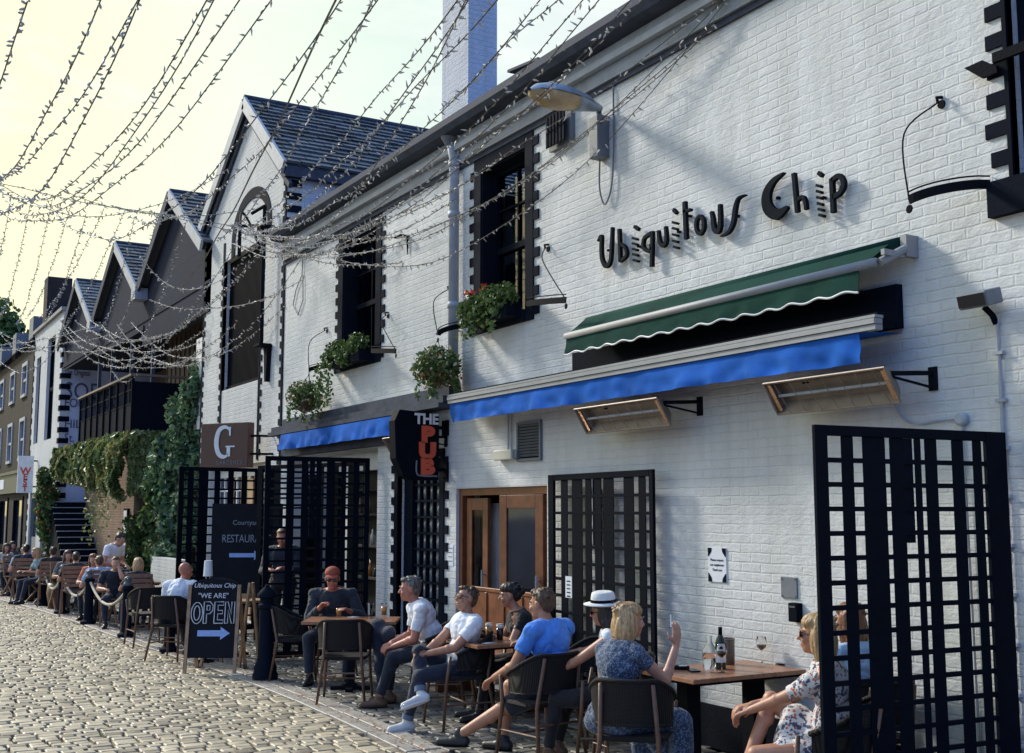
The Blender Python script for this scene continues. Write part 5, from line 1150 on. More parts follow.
def on(x, y, z): return (x, y, z)
def wine_glass(x, y, z, label, fill=None):
    t = thing('wine_glass', label, 'glass', (x, y, z), group='stemmed glasses on the tables')
    s = MB(); s.lathe([(.034, 0), (.034, .003), (.006, .008), (.004, .09), (.012, .1), (.036, .125), (.041, .155), (.034, .205), (.033, .205), (.039, .155), (.034, .127), (.008, .102)], n=20); s.build('bowl', M['clear'], t, smooth=True)
    if fill: s = MB(); s.lathe([(.010, .104), (.033, .128), (.037, .145)], n=18); s.build('wine', M[fill], t, smooth=True)
    return t
def tumbler(x, y, z, label, liquid='beer', h=.15, foam=True, name='beer_glass', r=.036):
    t = thing(name, label, 'glass', (x, y, z), group='drinks on the tables')
    s = MB(); s.lathe([(r * .78, 0), (r * .8, .004), (r, h)] if not liquid else [(r * .97, h * .93), (r, h)], n=20, cap=False); s.build('tumbler', M['clear'], t, smooth=True)
    if liquid:
        s = MB(); s.lathe([(r * .76, .002), (r * .92, h * .72)], n=18); s.build('drink', M[liquid], t, smooth=True)
        if foam: s = MB(); s.lathe([(r * .925, h * .721), (r * .96, h * .96)], n=18); s.build('foam', M['foam'], t, smooth=True)
    return t
# the wine table against the wall
c1 = G(735, 672, .745); c2 = G(812, 655, .745); c3 = G(645, 662, .745)
TW = table(-6.72, -.56, 1.06, .66, 'long wooden table against the wall with wine bottle and two dark columns', PI / 2, 2, col=.06)
TM = table(*gpt0(490, 10.62), .6, .58, 'wooden table between the men with two pint glasses on it', .0, 1)
TL = table(-11.84, -1.36, 1.0, .62, 'wooden table in front of the man in the red cap', 1.04, 1)
def onT(px, py, z=.745): q = G(px, py, z); return q.x, q.y, z
# ================================================================ strings of fairy lights
BULB = MB(); BULB.lathe([(.004, 0), (.0085, .008), (.0095, .03), (.002, .046)], n=5)
bulb_me = None
def string(A, Mpx, B, label, per=.085, r=.0052, indiv=False, bs=1.0, ext=0.0, bulbs=True):
    """hangs as a parabola in the upright plane through A and B, as low as it is seen at Mpx"""
    A, B = Vector(A), Vector(B); h = B - A; h.z = 0; nrm = Vector((-h.y, h.x, 0)).normalized()
    rr = ray(*Mpx); den = rr.dot(nrm); t = (A - CAMP).dot(nrm) / den; Mp = CAMP + rr * t
    s = (Mp - A).dot(h) / h.dot(h)
    if .04 < s < .96: sag = (A.z + (B.z - A.z) * s - Mp.z) / (4 * s * (1 - s))
    else: sag = .3
    sag = max(-.05, min(3.2, sag))
    ln = (B - A).length; n = max(10, int(ln / .35)); ph = random.random() * 6
    P = lambda q: A.lerp(B, q) + Vector((0, 0, -4 * sag * q * (1 - q) + .018 * math.sin(q * ln * 2.1 + ph)))
    s_ = MB(); s_.tube([P(i / n) - A for i in range(n + 1)], r, 4); w = s_.build('light_string', M['bulbwire'], loc=A)
    tag(w, label, 'fairy lights', 'strings of fairy lights over the lane')
    if not bulbs: return w
    m = int(ln / per); rng = random.Random(int(A.x * 97 + B.z * 31)); mb = MB()
    for i in range(m):
        q = (i + rng.random() * .5) / m; p = P(q) - A
        d = Vector((rng.gauss(0, 1), rng.gauss(0, 1), rng.gauss(-.1, .8))).normalized()
        if indiv and m < 100:
            global bulb_me
            if bulb_me is None: o = BULB.build('bulb', M['bulb']); bulb_me = o.data
            else: o = bpy.data.objects.new('bulb', bulb_me); COL.objects.link(o)
            o.parent = w; o.location = p; o.rotation_euler = d.to_track_quat('Z', 'Y').to_euler(); o.scale = (bs * 1.1, bs * 1.1, bs * rng.uniform(.9, 1.25))
        else:
            mb.lathe([(.004 * bs, 0), (.0095 * bs, .02 * bs), (.002, .05 * bs * rng.uniform(.8, 1.3))], p, 4, d, cap=False)
    if mb.v: o = mb.build('bulbs', M['bulb' if B.x > -12 or per > .1 else 'bulbfar'], w); o['kind'] = 'stuff'
    return w
def up(a, b, k):                                     # carry the line a-b on beyond a, out of the frame
    return (a[0] + (a[0] - b[0]) * k, a[1] + (a[1] - b[1]) * k)
near = [  # top point, a middle point, far point (photo positions) and the two distances
    ((28, 0), (8, 60), (-30, 150), 7.5, 12), ((102, -5), (55, 98), (-15, 192), 7.5, 13), ((141, -5), (85, 90), (-10, 183), 7.8, 13.5),
    ((139, -5), (75, 138), (-8, 205), 7.4, 13), ((208, -5), (115, 141), (-10, 178), 7.4, 14), ((213, -5), (130, 141), (-12, 172), 7.8, 15),
    ((240, -5), (153, 124), (-6, 180), 7.5, 14.5), ((272, -5), (153, 151), (-10, 203), 7.6, 15)]
ords = ['leftmost', 'second', 'third', 'fourth', 'fifth', 'sixth', 'seventh', 'eighth']
for i, (a, m, b, da, db) in enumerate(near):
    string(AT(*up(a, m, .25), da * .93), m, AT(*b, db), '%s string of fairy lights from the left edge crossing open sky at top left' % ords[i] if i else 'leftmost string of fairy lights crossing the top left corner', indiv=True, bs=.9)
mid = [
    ((341, -5), (256, 120), (40, 190), 7.6, 16.5), ((378, -5), (284, 123), (128, 217), 7.8, 17.5), ((366, 14), (321, 100), (216, 240), 8.4, 17.8),
    ((461, -5), (356, 123), None, 7.6, 0), ((469, -5), (392, 112), None, 7.8, 0), ((466, -2), (395, 134), (285, 244), 8.2, 17.5), ((500, -5), (443, 59), None, 7.5, 0),
    ((545, -5), (468, 84), None, 7.8, 0), ((560, -4), (507, 45), (440, 112), 7.6, 11.5), ((588, -5), (498, 98), None, 7.8, 0), ((604, -4), (546, 64), (260, 240), 8.0, 18),
    ((634, -4), (551, 84), None, 8.0, 0), ((648, -4), (524, 112), (290, 250), 8.2, 17.6)]
where = ['over the slate gable ridge to the far sag', 'passing just right of the gable peak', 'crossing the middle of the slate roof', 'ending in the gap left of the chimney', 'touching the left side of the chimney', 'running below the chimney foot to the far window', 'crossing the shaded side of the chimney high up', 'crossing the chimney corner', 'short one just right of the chimney', 'over the cornice left of the street lamp', 'over the cornice above the street lamp', 'close above the grey street lamp', 'passing behind the street lamp head']
for i, (a, m, b, da, db) in enumerate(mid):
    B = HUB + Vector((random.uniform(-.15, .15), random.uniform(-.15, .15), random.uniform(-.3, .1))) if b is None else AT(*b, db)
    string(AT(*up(a, m, .2), da * .93), m, B, 'string of fairy lights %s' % where[i], indiv=i < 6, bs=.95)
WA = W(716, 22, -.1)
for i, (m, B, lb) in enumerate([((579, 106), AT(300, 262, 18), 'nearest the cornice'), ((560, 153), HUB + Vector((.1, 0, -.1)), 'second below the cornice'), ((524, 178), HUB + Vector((.05, 0, -.2)), 'through the middle of the second window'),
        ((492, 200), HOOK, 'ending at the small iron hook'), ((492, 234), W(330, 255, -.5), 'lowest across the second window')]):
    A = WA + Vector((random.uniform(-.05, .3), 0, random.uniform(-.05, .25)))
    string(A, m, B, 'string of fairy lights along the white wall, %s' % lb, per=.1)
for i, (a, m, b, da, db) in enumerate([((400, 264), (340, 264), (240, 226), 15.2, 18.5), ((412, 236), (360, 238), (250, 234), 15, 18.5), ((500, 160), (400, 215), (262, 236), 12.5, 18.6), ((455, 200), (340, 250), (240, 245), 13.5, 18.8)]):
    string(AT(*a, da), m, AT(*b, db), 'string of fairy lights bunched across the first window, %s' % ['lowest one', 'level one from the hook', 'upper one', 'one crossing the drainpipe'][i], per=.06, bs=1.1)
# strings beyond the iron post, over the gabled house and courtyard
far = [((240, 226), (150, 213), (-10, 182), 18.8, 20), ((238, 210), (182, 216), (60, 188), 19, 20), ((228, 168), (143, 210), (-6, 181), 18, 20), ((262, 236), (206, 225), (110, 205), 18.6, 21),
       ((300, 282), (225, 308), (150, 300), 18.2, 22), ((262, 236), (197, 290), (140, 255), 18.6, 22), ((300, 262), (206, 359), (117, 325), 18, 25), ((290, 300), (183, 358), (131, 322), 19, 25.5),
       ((262, 250), (164, 335), (89, 318), 18.8, 27), ((250, 262), (126, 350), (68, 328), 19.2, 28), ((240, 235), (112, 367), (60, 318), 19, 29), ((238, 320), (150, 363), (100, 322), 20, 27),
       ((204, 310), (135, 342), (75, 320), 23, 29), ((206, 330), (120, 360), (60, 330), 23, 30), ((150, 345), (120, 381), (108, 362), 26, 29), ((204, 340), (150, 352), (92, 330), 23, 28),
       ((204, 352), (140, 368), (85, 335), 23, 29), ((120, 345), (60, 352), (-10, 325), 28, 34), ((100, 325), (50, 338), (-10, 345), 28, 36), ((70, 322), (30, 352), (-8, 320), 30, 36), ((62, 340), (25, 372), (-6, 352), 31, 38), ((110, 335), (55, 345), (-8, 350), 28, 34)]
fl = ['level with the gable eaves over the open sky', 'along the top of the first slate sawtooth', 'highest far one sagging over pale sky', 'tied to the left gable corner', 'across the black slatted opening', 'crossing the first dark gable front', 'lowest, rising to the gabled house corner', 'second lowest at the gabled house corner', 'through the middle of the far cluster', 'over the top of the terrace posts', 'hanging lowest above the painted letters', 'under the first dark gable', 'upper edge of the far cluster', 'lower edge of the far cluster', 'short drooping one above the orange poster', 'grazing the terrace roof edge', 'just above the terrace handrail', 'over the narrow white building', 'crossing the roof of the narrow building', 'small loop by the stone tenement', 'lowest loop at the left edge', 'along the tenement gutter']
for i, (a, m, b, da, db) in enumerate(far):
    string(AT(*a, da), m, AT(*b, db), 'far string of fairy lights %s' % fl[i], per=.08, r=.0055, bs=1.25)
sky_ = [((11, 198), (-8, 262)), ((31, 200), (-2, 318)), ((53, 196), (16, 325)), ((71, 205), (28, 316)), ((86, 215), (44, 322)), ((105, 206), (40, 318)), ((124, 212), (58, 335)), ((135, 215), (100, 330)), ((158, 215), (112, 340)), ((186, 222), (140, 340))]
for i, (a, b) in enumerate(sky_):
    m = ((a[0] + b[0]) / 2 + 3, (a[1] + b[1]) / 2 + 4)
    string(AT(*a, 19), m, AT(*b, 29), 'thin steep string of lights, %s from the left below the top sag' % (['first', 'second', 'third', 'fourth', 'fifth', 'sixth', 'seventh', 'eighth', 'ninth', 'tenth'][i]), per=.12, r=.004, bs=1.1)
string(AT(345, -20, 7.5), (289, 100), AT(180, 290, 19), 'plain black wire from the top of the frame across the gable front', r=.008, bulbs=False)
# ================================================================ leaves
def cloud(mb, c, r, n, size, jit=.35, flat=1.0, tone=(0, 1)):
    for i in range(n):
        d = Vector((random.gauss(0, 1), random.gauss(0, 1), random.gauss(0, 1))).normalized(); q = random.random() ** .45
        p = Vector((c[0] + d.x * r[0] * q, c[1] + d.y * r[1] * q, c[2] + d.z * r[2] * q)); mb.tone = random.uniform(*tone); mb.leafq(p, size * random.uniform(.6, 1.3), d * .6)
def hedge(name, label, x0, x1, y0, y1, ztop, zbot, n, mats, size, lobes=1.0, cat='ivy'):
    mb = MB(); nv = noise.noise
    for i in range(n):
        x = random.uniform(x0, x1); z = random.random(); zb = zbot + .75 * (x1 - x) / (x1 - x0) + .14 * nv(Vector((x * .9, 1.3, 0))) + .14 * nv(Vector((x * 3.1, 5, 0))); zz = ztop - (ztop - zb) * z ** .8
        bulge = .25 * nv(Vector((x * 1.4, zz * 1.4, 2))) + .12 * nv(Vector((x * 4, zz * 4, 7)))
        y = y0 - .12 - bulge - .12 * math.sin(PI * z) + random.gauss(0, .03); mb.tone = min(1, max(0, .45 + .8 * nv(Vector((x * 2, zz * 2, 9))) + random.gauss(0, .22))); mb.cur = 1 if random.random() < .3 else 0
        mb.leafq((x, y, zz), size * random.uniform(.6, 1.4), (0, -.8, .3))
    for i in range(n // 3):
        y = random.uniform(y0, y1); z = random.random(); zb = zbot + .25 * nv(Vector((y * 2, 8, 0))); zz = ztop - (ztop - zb) * z
        mb.tone = random.random() * .6; mb.cur = 0; mb.leafq((x1 + .1 + .2 * nv(Vector((y * 2, zz * 2, 3))) + random.gauss(0, .04), y, zz), size * random.uniform(.6, 1.3), (.8, 0, .3))
    return mb
mb = hedge('', '', W(60, 455, -.5).x, -27.6, -.4, 1.6, 3.74, 2.2, 42000, None, .095)
for i in range(16):      # tendrils
    x = random.uniform(-32, -28); mb.cur = 0
    for k in range(14): mb.tone = random.random() * .7; mb.leafq((x + .02 * k * random.gauss(0, 1), -.55 + random.gauss(0, .05), 2.5 - k * .06 * (1 + (i % 3) * .4)), .06, (0, -.6, .2))
iv = thing('terrace_ivy', 'thick ivy hanging like a hedge below the black terrace railing', 'ivy', (-32, -.4, 3.6)); part(mb, 'foliage', [M['leafy'], M['leaf']], iv, tone=True)
s = MB(); s.tube([(-35.6, -.42, 3.68), (-27.6, -.42, 3.68)], .03); [s.tube([(x, -.45, 3.68), (x + .1, -.5, 3.2), (x + .05, -.48, 2.7)], .012, 5) for x in [-35.4 + i * .7 for i in range(11)]]; part(s, 'stem', M['chairwood'], iv)
# climbing plant against the gabled house
cl = thing('climbing_plant', 'tall blue green climbing plant on the left corner of gabled house', 'climbing plant', (-24.2, -.4, 0)); mb = MB()
for (px, py, r, n, ds) in [(190, 386, .28, 200, 24), (194, 398, .3, 220, 24), (186, 404, .35, 260, 24.2), (181, 418, .4, 300, 24.3), (193, 418, .3, 220, 24), (187, 432, .5, 380, 24.2), (176, 438, .4, 300, 24.5), (200, 436, .3, 200, 24), (170, 452, .42, 300, 24.6), (184, 455, .5, 420, 24.3), (198, 462, .35, 260, 24), (163, 470, .4, 280, 24.8), (176, 474, .5, 400, 24.5), (190, 480, .42, 300, 24.1), (158, 486, .4, 260, 25), (170, 494, .5, 380, 24.6), (185, 500, .45, 330, 24.2), (160, 506, .42, 300, 25), (175, 514, .45, 340, 24.5), (186, 526, .4, 280, 24.2), (170, 530, .42, 300, 24.6), (178, 546, .42, 300, 24.4), (166, 552, .35, 220, 24.8), (182, 564, .38, 260, 24.2), (172, 574, .35, 220, 24.5), (186, 588, .35, 220, 24), (156, 500, .3, 120, 25), (150, 520, .28, 100, 25.2), (204, 412, .22, 90, 23.8), (196, 376, .2, 70, 24), (158, 462, .28, 120, 25), (164, 566, .3, 140, 25), (152, 556, .3, 120, 25.3), (202, 490, .25, 110, 23.8), (198, 540, .28, 120, 23.8), (150, 478, .25, 90, 25.3), (160, 448, .22, 80, 24.9)]:
    c = AT(px, py, ds); mb.cur = 1 if py > 480 and px < 165 else 0; c = c + Vector((random.gauss(0, .12), 0, random.gauss(0, .1))); cloud(mb, c, (r * random.uniform(.75, 1.25), r * .7, r * random.uniform(.7, 1.2)), n, random.choice((.06, .085, .11)))
part(mb, 'foliage', [M['leafblue'], M['leaf']], cl, tone=True)
s = MB()
for k in range(6): pts = [Vector((-24.4 + k * .25, -.3, 0))] + [AT(px + k * 3, py, 24.3) for px, py in ((175, 560), (178, 500), (176, 450), (185, 400))]; s.tube([p for p in spline(pts, 4)], .02, 5)
part(s, 'stem', M['chairwood'], cl)
# dark bush under the terrace, rambling plant by the stairs
bu = thing('dark_bush', 'dark bushy shrub below the terrace corner behind the standing man', 'shrub', (-28, -.2, 0)); mb = MB()
for (px, py, r, n) in [(140, 555, .6, 700), (130, 575, .6, 700), (150, 585, .6, 600), (138, 530, .45, 400)]: cloud(mb, AT(px, py, 27.5), (r, r, r), n, .07, tone=(0, .5))
part(mb, 'foliage', M['leaf'], bu, tone=True); s = MB(); s.tube([(-28.2, -.4, 0), (-28.1, -.35, .7), (-28, -.3, 1.2)], [.05, .03, .01]); part(s, 'stem', M['chairwood'], bu)
rp = thing('rambling_plant', 'tall flowering climber on the narrow building left of the stairs', 'climbing plant', (-40, -.3, 0)); mb = MB()
for (px, py, r, n) in [(44, 478, .35, 250), (48, 492, .5, 400), (47, 508, .55, 450), (50, 525, .6, 500), (56, 540, .65, 550), (60, 552, .6, 500), (55, 562, .6, 400), (44, 500, .4, 250)]:
    c = AT(px, py, 37.5); cloud(mb, c, (r, r * .7, r), n, .10)
    mb.cur = 1; cloud(mb, c, (r, r * .7, r), n // 12, .07); mb.cur = 0
part(mb, 'foliage', [M['leaf'], M['petal']], rp, tone=True); s = MB(); s.tube([G(58, 568), AT(54, 530, 37.5), AT(46, 490, 37.5)], .04); part(s, 'stem', M['chairwood'], rp)
# hanging baskets
def basket(c, r, label, n=900, hang=None):
    t = thing('hanging_basket', label, 'hanging basket', c, group='hanging baskets on the wall'); mb = MB()
    cloud(mb, (0, 0, .05), (r, r * .85, r * .75), n, .035)
    for i in range(9):
        a = random.uniform(0, 6.28); x, y = r * .8 * math.cos(a), r * .7 * math.sin(a)
        for k in range(22): mb.tone = random.random(); mb.leafq((x * (1 + .01 * k) + random.gauss(0, .02), y + random.gauss(0, .02), -r * .3 - k * r * .035), .03)
    mb.cur = 1; cloud(mb, (0, 0, .05), (r * 1.05, r * .9, r * .85), n // 9, .028); mb.cur = 2; cloud(mb, (0, 0, 0), (r * 1.05, r * .9, r * .8), n // 14, .026)
    mb.build('foliage', [M['leaf'], M['petalp'], M['petal']], t, tone=True)
    s = MB(); s.lathe([(.03, -.2), (.12, -.16), (.18, -.02), (.19, .0)], n=16); s.build('pot', M['chairwood'], t)
    if hang is not None: s = MB(); [s.tube([(.17 * math.cos(a), .17 * math.sin(a), 0), Vector(hang) - Vector(c)], .004, 4) for a in (0, 2.1, 4.2)]; s.build('chain', M['black_metal'], t)
    return t
basket(W(305, 399, -.36), .33, 'small hanging basket at the far left above the restaurant awning', 900, E_b1 - Vector((0, 0, .05)))
basket(W(437, 371, -.36), .33, 'round hanging basket beside the drainpipe above the pub sign', 1300, E_b2 - Vector((0, 0, .05)))
def window_box(x0, x1, z, label, trail, red):
    t = thing('window_box', label, 'window box', ((x0 + x1) / 2, -.14, z), group='planted window boxes'); s = MB(); s.bx(-(x1 - x0) / 2, (x1 - x0) / 2, -.1, .1, -.1, .06); s.build('trough', M['dark'], t)
    mb = MB(); w_ = (x1 - x0) / 2
    for i in range(7): cloud(mb, (-w_ + 2 * w_ * (i + .5) / 7, -.08, .05 + random.uniform(-.04, .1)), (.17, .15, .15), 240, .034)
    for i in range(9):
        x = random.uniform(-w_, w_) if not trail else random.uniform(-w_ - .1, -w_ + .35); L_ = 26 if trail else 10
        for k in range(L_): mb.tone = random.random(); mb.leafq((x + random.gauss(0, .025), -.2 + random.gauss(0, .03), -.03 - k * .025), .034)
    mb.cur = 1
    for q in red: cloud(mb, (q, -.12, .26), (.07, .06, .05), 45, .024)
    mb.build('foliage', [M['leaf'], mat('red_petals', (.6, .06, .02), .5)], t, tone=True)
window_box(H1[0] + .02, H1[1] - .02, 4.06, 'window box with trailing ivy under the first upstairs window', True, [])
window_box(H2[0] + .05, H2[1] - .03, 4.08, 'window box with red flowers in the second upstairs window', False, [-.32, .02])
# tree beyond the roofs at the far left
tr = thing('far_tree', 'dark leafy tree rising behind the roofs at the far left edge', 'tree', (-72, 3, 0)); mb = MB()
for (px, py, r, n) in [(-4, 348, 1.8, 900), (4, 338, 1.3, 600), (-12, 330, 2, 900), (8, 352, 1.0, 450), (-2, 330, 1.0, 350), (-18, 350, 2, 800)]: cloud(mb, AT(px, py, 62), (r, r, r), n, .22)
part(mb, 'crown', M['leaf'], tr, tone=True); s = MB(); q = AT(-4, 345, 62); s.tube([(q.x, q.y, 0), (q.x, q.y, 6), q], [.3, .2, .1]); s.tube([(q.x, q.y, 7), AT(8, 350, 62)], [.1, .04]); s.tube([(q.x, q.y, 7.5), AT(-14, 335, 62)], [.1, .04]); part(s, 'trunk', M['chairwood'], tr)
# ================================================================ people
SKIN = {}
def skinm(name, c):
    m, nt, b = newmat(name); tc = N(nt, 'ShaderNodeTexCoord'); n1 = N(nt, 'ShaderNodeTexNoise', i_Scale=14.0, i_Detail=4.0); L(nt, tc.outputs['Object'], n1.inputs['Vector'])
    L(nt, ramp(nt, n1.outputs['Fac'], [(.3, [c[0] * .88, c[1] * .8, c[2] * .78]), (.7, [min(1, c[0] * 1.1), c[1] * 1.08, c[2] * 1.05])]), b.inputs['Base Color'])
    b.inputs['Roughness'].default_value = .5; b.inputs['Subsurface Weight'].default_value = .08; b.inputs['Subsurface Radius'].default_value = (.6, .25, .12); b.inputs['Subsurface Scale'].default_value = .02
    return m
SKIN['light'] = skinm('skin_light', (.50, .27, .19)); SKIN['tan'] = skinm('skin_tanned', (.42, .21, .13)); SKIN['red'] = skinm('skin_ruddy', (.46, .19, .13))
def cloth(name, c, bump=.35, scale=500, var=.1, pattern=None):
    m, nt, b = newmat(name); tc = N(nt, 'ShaderNodeTexCoord')
    n1 = N(nt, 'ShaderNodeTexNoise', i_Scale=5.0, i_Detail=4.0); L(nt, tc.outputs['Object'], n1.inputs['Vector'])
    col = ramp(nt, n1.outputs['Fac'], [(.3, [k * (1 - var) for k in c]), (.7, [min(1, k * (1 + var)) for k in c])])
    if pattern:
        for i, (pc, sc_, th_) in enumerate(pattern):
            v = N(nt, 'ShaderNodeTexVoronoi', i_Scale=sc_, i_Randomness=1.0) if i % 2 == 0 else N(nt, 'ShaderNodeTexNoise', i_Scale=sc_, i_Detail=3.0)
            L(nt, tc.outputs['Object'], v.inputs['Vector'])
            o = v.outputs['Distance'] if i % 2 == 0 else v.outputs['Fac']
            lt = N(nt, 'ShaderNodeMath', operation='LESS_THAN'); L(nt, o, lt.inputs[0]); lt.inputs[1].default_value = th_
            mx = N(nt, 'ShaderNodeMix', data_type='RGBA'); L(nt, lt.outputs[0], mx.inputs['Factor']); L(nt, col, mx.inputs['A']); mx.inputs['B'].default_value = c4(pc); col = mx.outputs['Result']
    L(nt, col, b.inputs['Base Color']); b.inputs['Roughness'].default_value = .85; b.inputs['Sheen Weight'].default_value = .15
    n2 = N(nt, 'ShaderNodeTexNoise', i_Scale=16.0, i_Detail=5.0, i_Distortion=.8); L(nt, tc.outputs['Object'], n2.inputs['Vector'])
    bp = N(nt, 'ShaderNodeBump', i_Strength=bump, i_Distance=.02); L(nt, n2.outputs['Fac'], bp.inputs['Height']); L(nt, bp.outputs['Normal'], b.inputs['Normal'])
    return m
C = dict(white=cloth('white_cotton', (.72, .74, .78)), navy=cloth('navy_cotton', (.009, .013, .024)), black=cloth('black_cotton', (.008, .008, .010)), jeans=cloth('dark_denim', (.010, .016, .034)),
         blue=cloth('bright_blue_polo', (.07, .25, .74), var=.15), lblue=cloth('light_blue_cotton', (.28, .42, .62)), grey=cloth('grey_cotton', (.12, .13, .15)), navyshort=cloth('navy_shorts', (.012, .016, .03)),
         bluedress=cloth('blue_patterned_dress', (.030, .05, .10), pattern=[((.24, .30, .38), 70.0, .25), ((.12, .17, .26), 60.0, .45)]), floral=cloth('floral_dress', (.62, .60, .58), pattern=[((.50, .13, .06), 38.0, .32), ((.07, .08, .14), 34.0, .44)]),
         cuff=cloth('denim_turn_up', (.10, .14, .20)), coral=cloth('coral_cotton', (.55, .15, .07)), jacket=cloth('blue_grey_jacket', (.016, .021, .032)), teal=cloth('pale_teal_cotton', (.22, .32, .34)), cream=cloth('cream_cotton', (.5, .46, .4)))
def hairm(name, c, c2):
    m, nt, b = newmat(name); tc = N(nt, 'ShaderNodeTexCoord'); mp = N(nt, 'ShaderNodeMapping'); mp.inputs['Scale'].default_value = (70, 70, 9); L(nt, tc.outputs['Object'], mp.inputs['Vector'])
    n1 = N(nt, 'ShaderNodeTexNoise', i_Scale=1.0, i_Detail=5.0, i_Distortion=.6); L(nt, mp.outputs[0], n1.inputs['Vector'])
    L(nt, ramp(nt, n1.outputs['Fac'], [(.3, c), (.7, c2)]), b.inputs['Base Color']); b.inputs['Roughness'].default_value = .45
    bp = N(nt, 'ShaderNodeBump', i_Strength=.8, i_Distance=.01); L(nt, n1.outputs['Fac'], bp.inputs['Height']); L(nt, bp.outputs['Normal'], b.inputs['Normal'])
    return m
HAIR = dict(blonde=hairm('blonde_hair', (.26, .14, .06), (.62, .42, .21)), brown=hairm('brown_hair', (.035, .018, .01), (.13, .07, .04)), dark=hairm('dark_hair', (.006, .005, .005), (.03, .022, .02)), grey=hairm('grey_hair', (.045, .04, .036), (.19, .17, .15)), auburn=hairm('auburn_hair', (.09, .03, .012), (.26, .11, .05)))
M['shoewhite'] = mat('white_trainer', (.62, .62, .60), .6, bump=.2); M['shoeblack'] = mat('black_shoe', (.012, .012, .014), .45); M['shoebrown'] = mat('brown_shoe', (.12, .06, .03), .5); M['hatwhite'] = mat('white_straw_hat', (.70, .70, .68), .8, bump=.5, bscale=200); M['caprust'] = mat('rust_red_cap', (.30, .06, .03), .8); M['lips'] = mat('lips', (.32, .09, .07), .4)
def ik(a, t, l1, l2, hint):
    a, t, hint = Vector(a), Vector(t), Vector(hint); d = t - a; D = min(d.length, (l1 + l2) * .998); dn = d.normalized(); t = a + dn * D
    x = (l1 * l1 - l2 * l2 + D * D) / (2 * D); h = math.sqrt(max(0, l1 * l1 - x * x)); hv = hint - dn * hint.dot(dn)
    hv = hv.normalized() if hv.length > 1e-5 else Vector((0, 0, 1)); return a + dn * x + hv * h, t
def remeshed(mb, voxel, smooth=3, name='body'):
    o = mb.build(name, M['black']); m = o.modifiers.new('r', 'REMESH'); m.mode = 'VOXEL'; m.voxel_size = voxel; m.use_smooth_shade = True
    if smooth: q = o.modifiers.new('s', 'SMOOTH'); q.factor = .5; q.iterations = smooth
    dg = bpy.context.evaluated_depsgraph_get(); me = bpy.data.meshes.new_from_object(o.evaluated_get(dg)); old = o.data; bpy.data.objects.remove(o); bpy.data.meshes.remove(old); me.materials.clear(); return me
def Rxyz(yaw=0, pitch=0, roll=0):       # yaw about z (left +), pitch forward-down +, roll to the right +
    return (Matrix.Rotation(math.radians(yaw), 3, 'Z') @ Matrix.Rotation(math.radians(-pitch), 3, 'X') @ Matrix.Rotation(math.radians(roll), 3, 'Y'))
